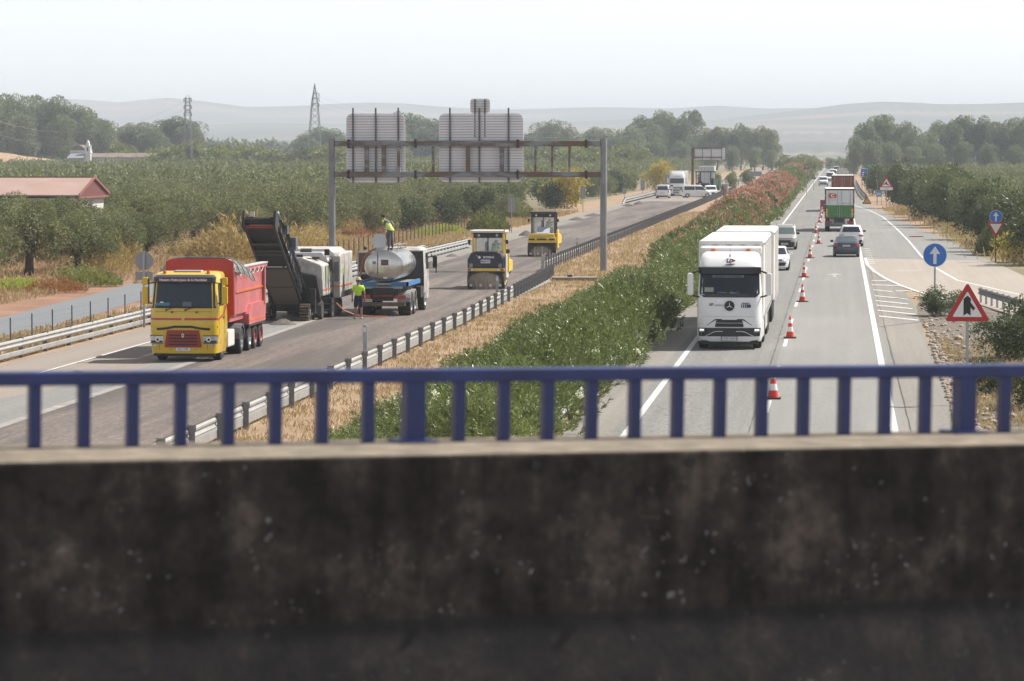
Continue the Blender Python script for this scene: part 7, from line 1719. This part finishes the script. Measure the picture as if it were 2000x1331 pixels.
def roller(label, X, Y, black_rear):
    r = thing('pneumatic_roller', label, 'road roller', (X, Y, .02))
    yl = yellow2
    # wheels across, near end (local y = 0 .. )
    nW = 4
    for i in range(nW):
        x = -.80 + i*.535; wheel(r, x, .55, .50, .44, yl, True)
    for i in range(3): wheel(r, -.55+i*.55, 3.9, .50, .44, yl, True)
    sc = MB()
    for i in range(4): sc.box(-.80+i*.535-.07, -.80+i*.535+.07, -.02, .0, .14, .28)
    sc.build('scraper_block', M('pale_block', (.55, .52, .48), .6), r)
    MB().box(-1.0, 1.05, -.015, .12, .98, 1.14).build('rear_cross_beam', yl, r, bevel=.02)
    if black_rear:
        m = MB(); m.prism([(-1.0, 1.14), (-1.0, 1.62), (-.82, 1.95), (-.62, 2.05), (.62, 2.05), (.82, 1.95), (.98, 1.62), (1.0, 1.14)], 'y', -.02, 1.35); e = m.build('engine_cover', anth, r, bevel=.08)
        MB().prism([(-.5, 1.83), (-.42, 1.98), (.42, 1.98), (.5, 1.83)], 'y', -.035, -.021).build('cooling_slot', black, e)
        text('BOMAG', .17, white_txt, (.17, -.028, 1.74), R_BACK, e, bold=.004); m = MB()
        m.prism([(-.44, 1.74), (-.34, 1.83), (-.24, 1.74), (-.34, 1.65)], 'y', -.03, -.022); m.prism([(-.52, 1.84), (-.45, 1.9), (-.42, 1.84), (-.47, 1.8)], 'y', -.03, -.022); m.build('emblem', white_txt, e)
        MB().box(-.26, .26, -.035, -.022, 1.42, 1.61).build('name_plate', sign_white, e); text('MAB 271', .125, navy_txt, (0, -.04, 1.515), R_BACK, e, bold=.004)
        for sg in (-1, 1): MB().box(sg*.80-.09, sg*.80+.09, -.032, -.022, 1.17, 1.40).build('vent_plate', M('vent_plate_grey', (.25, .26, .28), .5), e)
        for sg in (-1, 1): MB().box(sg*.72-.09, sg*.72+.09, -.03, -.016, 1.02, 1.10).build('lamp', sign_white, r); MB().box(sg*.90-.08, sg*.90+.08, -.03, -.016, 1.01, 1.11).build('tail_light', red_lens, r)
        z0, zt = 2.05, 3.05
    else:
        m = MB(); m.box(-1.0, 1.0, .0, 1.3, 1.14, 1.38); m.prism([(-.95, 1.38), (-.85, 1.62), (.85, 1.62), (.95, 1.38)], 'y', .1, 1.4); m.build('front_hood', yl, r, bevel=.05)
        MB().prism([(-.55, 1.625), (-.45, 1.66), (.5, 1.66), (.6, 1.625)], 'y', .2, 1.3).obox((.05, .7, 1.78), (.9, 1.1, .1), (.5, 0, 0)).build('engine_lid', M('lid_grey', (.42, .42, .45), .5), r)
        for sg in (-1, 1): MB().box(sg*.7-.2, sg*.7+.2, -.03, .0, 1.18, 1.28).build('lamp', black, r)
        text('BOMAG', .13, M('tan_lettering', (.35, .28, .12), .5), (0, -.006, 1.335), R_BACK, r); MB().box(-.35, .35, -.03, .0, 1.18, 1.28).build('number_plate', black, r)
        z0, zt = 1.62, 3.05
    # machine right side with tanks, far body
    MB().prism([(1.3, .85), (1.3, 1.6), (2.9, 1.6), (4.7, 1.45), (4.7, .85)], 'x', -1.0, 1.05).build('side_body', yl, r, bevel=.05)
    MB().box(1.02, 1.12, .3, 1.5, .6, 1.9).build('side_tank', yl if not black_rear else cream, r, bevel=.03)
    # cab
    c = MB(); y0, y1 = 1.35, 2.85; W = .82
    for x in (-W, W):
        for y in (y0, y1): c.box(x-.055, x+.055, y-.05, y+.05, 1.5, zt)
    c.box(-W, W, y0-.04, y0+.04, 1.5, z0); c.build('cab_frame', yl if black_rear else M('dark_cab_frame', (.05, .05, .055), .5), r)
    MB().box(-W-.16, W+.16, y0-.25, y1+.2, zt+.0, zt+.13).build('cab_roof', cream if black_rear else M('dark_roof', (.04, .042, .05), .4), r, bevel=.04)
    MB().box(-W+.02, W-.02, y0-.06, y0-.02, zt-.28, zt-.01).build('roof_visor', black, r)
    for sg in (-1, 1): MB().cyl((sg*.5, y0-.1, zt-.14), (sg*.5, y0-.055, zt-.14), .075, n=12).build('work_lamp', lamp_glass, r)
    g = bpy.data.materials.get('clear_cab_glass')
    if not g:
        g, n_, l_, b_ = newmat('clear_cab_glass'); mx = n_.new('ShaderNodeMixShader'); tr = n_.new('ShaderNodeBsdfTransparent'); mx.inputs[0].default_value = .30; b_.inputs['Roughness'].default_value = .05; b_.inputs['Base Color'].default_value = (.6, .65, .7, 1)
        l_.new(tr.outputs[0], mx.inputs[1]); l_.new(b_.outputs[0], mx.inputs[2]); l_.new(mx.outputs[0], n_['Material Output'].inputs['Surface'])
    for y in (y0, y1): MB().box(-W+.05, W-.05, y-.006, y+.006, z0, zt-.02).build('cab_glass', g, r)
    MB().box(-.03, .03, y0-.03, y0+.01, z0, zt-.2).bar((-.12, y0+.3, z0), (-.12, y0+.35, zt-.5), .16, .16).build('steering_column', black, r)
    MB().box(.12, .60, y0+.95, y0+1.1, 1.6, 2.45).box(.12, .6, y0+.5, y0+1.05, 1.55, 1.75).build('driver_seat', black, r)
    for sg in (-1, 1): MB().obox((sg*(W+.22), y0, 2.55), (.14, .08, .22)).bar((sg*W, y0, 2.6), (sg*(W+.18), y0, 2.6), .03).build('wing_mirror', black, r)
    if black_rear:
        MB().cyl((1.14, .9, .9), (1.14, .9, 1.95), .08, n=12).build('exhaust_pipe', yl, r, True); MB().cyl((1.14, .9, 1.95), (1.14, .9, 2.15), .10, n=12).build('exhaust_cap', black, r, True)
        MB().box(W+.05, W+.15, y0-.1, y0, zt+.13, zt+.22).build('beacon', orange_lens, r)
    MB().box(-.95, .95, .2, 4.6, .7, .97).build('underframe', dirty, r)
    person('driver in a green shirt seated inside the '+('black-covered' if black_rear else 'yellow-fronted')+' roller cab', (X+.36, Y+2.25, 1.62-.28), PI, SIT, M('green_shirt', (.10, .30, .12), .85), navy_c, hair=black, scale=.95)
    return r
roller('pneumatic roller with black engine cover and cream roof driving away on the milled road', -19.2, 188.9, True)
roller('all yellow pneumatic roller with dark cab roof farther along the milled road', -21.0, 246.0, False)

# dust behind the rollers (a thin cloud)
def dust(name, X, Y, w, h, lb, dens):
    m = bpy.data.materials.new('dust_air'); m.use_nodes = True; n = m.node_tree.nodes; n.clear(); out = n.new('ShaderNodeOutputMaterial'); v = n.new('ShaderNodeVolumePrincipled'); v.inputs['Color'].default_value = (.9, .76, .66, 1)
    v.inputs['Density'].default_value = dens; m.node_tree.links.new(v.outputs[0], out.inputs['Volume'])
    b = MB(); b.ball((0, 0, h*.45), 1.0, 12, 0, (w, .55, h*.55)); o = b.build(name, m, None, True); o.location = (X, Y, .0); tag(o, lb, 'dust', kind='stuff')
dust('dust_cloud', -19.2, 188.2, .95, 1.0, 'thin dust whirled up behind the black roller', .28)
dust('dust_cloud', -21.0, 245.2, .8, .8, 'thin dust behind the yellow roller', .2)

# ---- far group: white tractor unit, paver, lorry behind it, farm tractor, caravan box
def far_lorry():
    q = AT(1322, 382, 560); r = thing('white_lorry', 'tall white lorry tractor unit facing the camera far down the closed carriageway', 'lorry', (q.x, 560, .02), PI)
    cab = Shell([(.4, 1.22, .0, -2.2, .3, .1, .1), (1.9, 1.24, -.02, -2.2, .3, .1, .1), (2.9, 1.2, -.2, -2.2, .3, .1, .1), (3.0, 1.2, -.2, -2.2, .3, .1, .1), (3.75, 1.12, -.7, -2.2, .3, .1, .1), (3.9, 1.12, -.9, -2.2, .2, .1, .1)])
    cab.body(MB()).build('cab', white_p, r, True); cab.front(MB(), 2.05, 2.85, -.92, .92, -.92, .92, .015).build('windscreen', M('grey_glass', (.05, .065, .075), .1), r, True)
    for z in (.55, .8, 1.05, 1.3): cab.front(MB(), z, z+.14, -.5, .5, -.5, .5, .02, nz=1).build('grille', black, r)
    for sg in (-1, 1):
        a, b = (.5, .9) if sg > 0 else (-.9, -.5); cab.front(MB(), 1.55, 1.78, a, b, a, b, .02, nz=1).build('black_intake', black, r); mi = MB().obox((sg*1.45, -.3, 2.5), (.2, .14, .8)).build('wing_mirror', white_p, r); wheel(r, sg*1.04, -1.3, .5, .33); wheel(r, sg*.95, -5, .5, .55)
        a, b = (.66, .95) if sg > 0 else (-.95, -.66); cab.front(MB(), .8, 1.0, a, b, a, b, .02, nz=1).build('headlight', lamp_glass, r)
    text('SC SUAREZ', .17, M('grey_lettering', (.25, .25, .3), .5), (0, -.30, 3.18), (PI/2-.4, 0, PI), r, extr=.01)
    MB().box(-1.24, 1.24, -12, -2.6, 1.1, 4.0).build('trailer_body', white_p, r, bevel=.05); MB().box(-.4, .4, -11, -.5, .6, 1.1).build('chassis', dirty, r); MB().box(-1.1, 1.1, -.4, -.05, .25, .42).build('bumper', blackd, r)
    for y in (-8.5, -9.8, -11): 
        for sg in (-1, 1): wheel(r, sg*1.04, y, .5, .36)
far_lorry()
def paver():
    Y = 566; q = AT(1377, 380, Y); r = thing('road_paver', 'black road paver with canopy roof and dark asphalt hopper far down the closed carriageway', 'paver', (q.x, Y, .02))
    MB().box(-1.75, 1.6, 2.5, 5.0, 3.75, 3.95).build('canopy_roof', M('canopy_dark', (.06, .065, .075), .5), r)
    for x in (-1.6, -.9, .75, 1.5):
        for y in (2.7, 4.8): MB().box(x-.05, x+.05, y-.05, y+.05, 1.6, 3.75).build('canopy_post', blackd, r)
    MB().box(-1.5, 1.5, 2.0, 5.5, .7, 2.0).box(-1.25, -.5, 2.2, 2.6, 2.0, 2.3).box(.9, 1.5, 2.4, 2.9, 2.0, 2.8).build('machine_body', dirty, r)
    h = MB(); 
    for sg in (-1, 1): h.add([(sg*.6, 0, .9), (sg*1.3, 0, .8), (sg*.75, 0, 2.0), (sg*.6, 2, .9), (sg*1.3, 2, .8), (sg*.75, 2, 2.0)], [(0, 1, 2), (3, 5, 4), (0, 3, 4, 1), (1, 4, 5, 2), (2, 5, 3, 0)])
    h.build('hopper_wing', M('hopper_brown', (.06, .035, .03), .8), r); e = MB()
    for sg in (-1, 1): e.bar((sg*1.32, -.03, .85), (sg*.78, -.03, 2.0), .12)
    e.build('hopper_edge', M('pale_edge', (.6, .55, .5), .6), r); MB().box(-.75, .75, .05, 2, .8, 1.9).build('asphalt_load', M('hot_asphalt', (.02, .016, .015), .9, var=.5), r)
    for sg in (-1, 1): c = MB(); c.prism([(1.8, 0), (5.6, 0), (5.9, .35), (5.6, .7), (1.8, .7), (1.5, .35)], 'x', sg*1.2-.2, sg*1.2+.2); c.build('crawler_track', black, r)
    person('worker in green fluorescent jacket on the far paver', (q.x-1.15, Y+2.9, 2.0), .3, STAND, M('green_jacket', (.12, .32, .08), .8), navy_c, hat=M('green_cap', (.1, .3, .1), .8), scale=.95)
    q = AT(1379.5, 380, 590); r = thing('tipper_lorry', 'pale high-sided lorry body standing behind the far paver', 'lorry', (q.x, 590, .02))
    MB().box(-1.35, 1.35, 0, 7, 1.3, 4.65).build('cargo_body', M('pale_grey_body', (.5, .51, .52), .6, var=.08), r, bevel=.04); MB().box(-.4, .4, 0, 9, .6, 1.3).build('chassis', dirty, r); MB().box(-1.2, 1.2, 7.3, 9.3, .6, 3.2).build('cab', white_p, r, bevel=.1)
    f = MB()
    for x in (-.9, -.3, .3, .9): f.box(x-.04, x+.04, -.05, 0, 1.35, 4.6)
    f.build('body_rib', galv, r)
    for y in (1.5, 2.9, 7.9):
        for sg in (-1, 1): wheel(r, sg*1.05, y, .5, .4)
    q = AT(1400.5, 380, 562); r = thing('farm_tractor', 'green and yellow farm tractor right of the far paver', 'tractor', (q.x, 562, .02))
    MB().box(-.6, .6, 1.0, 2.4, 1.4, 2.6).build('cab', M('tractor_glass', (.22, .3, .28), .3), r, bevel=.1); MB().box(-.65, .65, .9, 2.5, 2.6, 2.75).build('cab_roof', M('tractor_yellow_green', (.25, .27, .1), .5), r, bevel=.05); MB().box(-.4, .4, -1.0, 1.0, 1.0, 1.7).build('bonnet', M('tractor_green', (.02, .10, .04), .4), r, bevel=.08)
    for sg in (-1, 1): wheel(r, sg*.85, 1.8, .8, .4, sign_yel); wheel(r, sg*.75, -.5, .5, .3, sign_yel)
    MB().cyl((.3, -.2, 1.7), (.3, -.2, 2.5), .05, n=8).build('exhaust_pipe', black, r)
    q = AT(1415, 378, 575); r = thing('site_cabin', 'small pale site cabin with a grey door beside the far tractor', 'cabin', (q.x, 575, .02))
    MB().box(-.55, .55, 0, 2, .1, 1.75).build('cabin_wall', white_dirty, r, bevel=.03); MB().box(-.65, .65, -.1, 2.1, 1.75, 1.88).build('cabin_roof', cream, r); MB().box(-.25, .25, -.03, -.001, .15, 1.5).build('door', M('grey_door', (.25, .26, .29), .6), r)
paver()
# ================================================================== haze
def haze():
    me = MB().box(-9000, 9000, -400, 11500, -6.0, 150).mesh('haze', None)
    m = bpy.data.materials.new('haze_air'); m.use_nodes = True; n = m.node_tree.nodes; n.clear()
    out = n.new('ShaderNodeOutputMaterial'); v = n.new('ShaderNodeVolumePrincipled')
    v.inputs['Color'].default_value = (0.84, 0.91, 1.0, 1); v.inputs['Density'].default_value = HAZE_DENSITY; v.inputs['Anisotropy'].default_value = 0.0
    m.node_tree.links.new(v.outputs[0], out.inputs['Volume'])
    me.materials.clear(); me.materials.append(m)
    o = link('haze', me); tag(o, kind='stuff', label='thin pale haze over the plain')
haze()
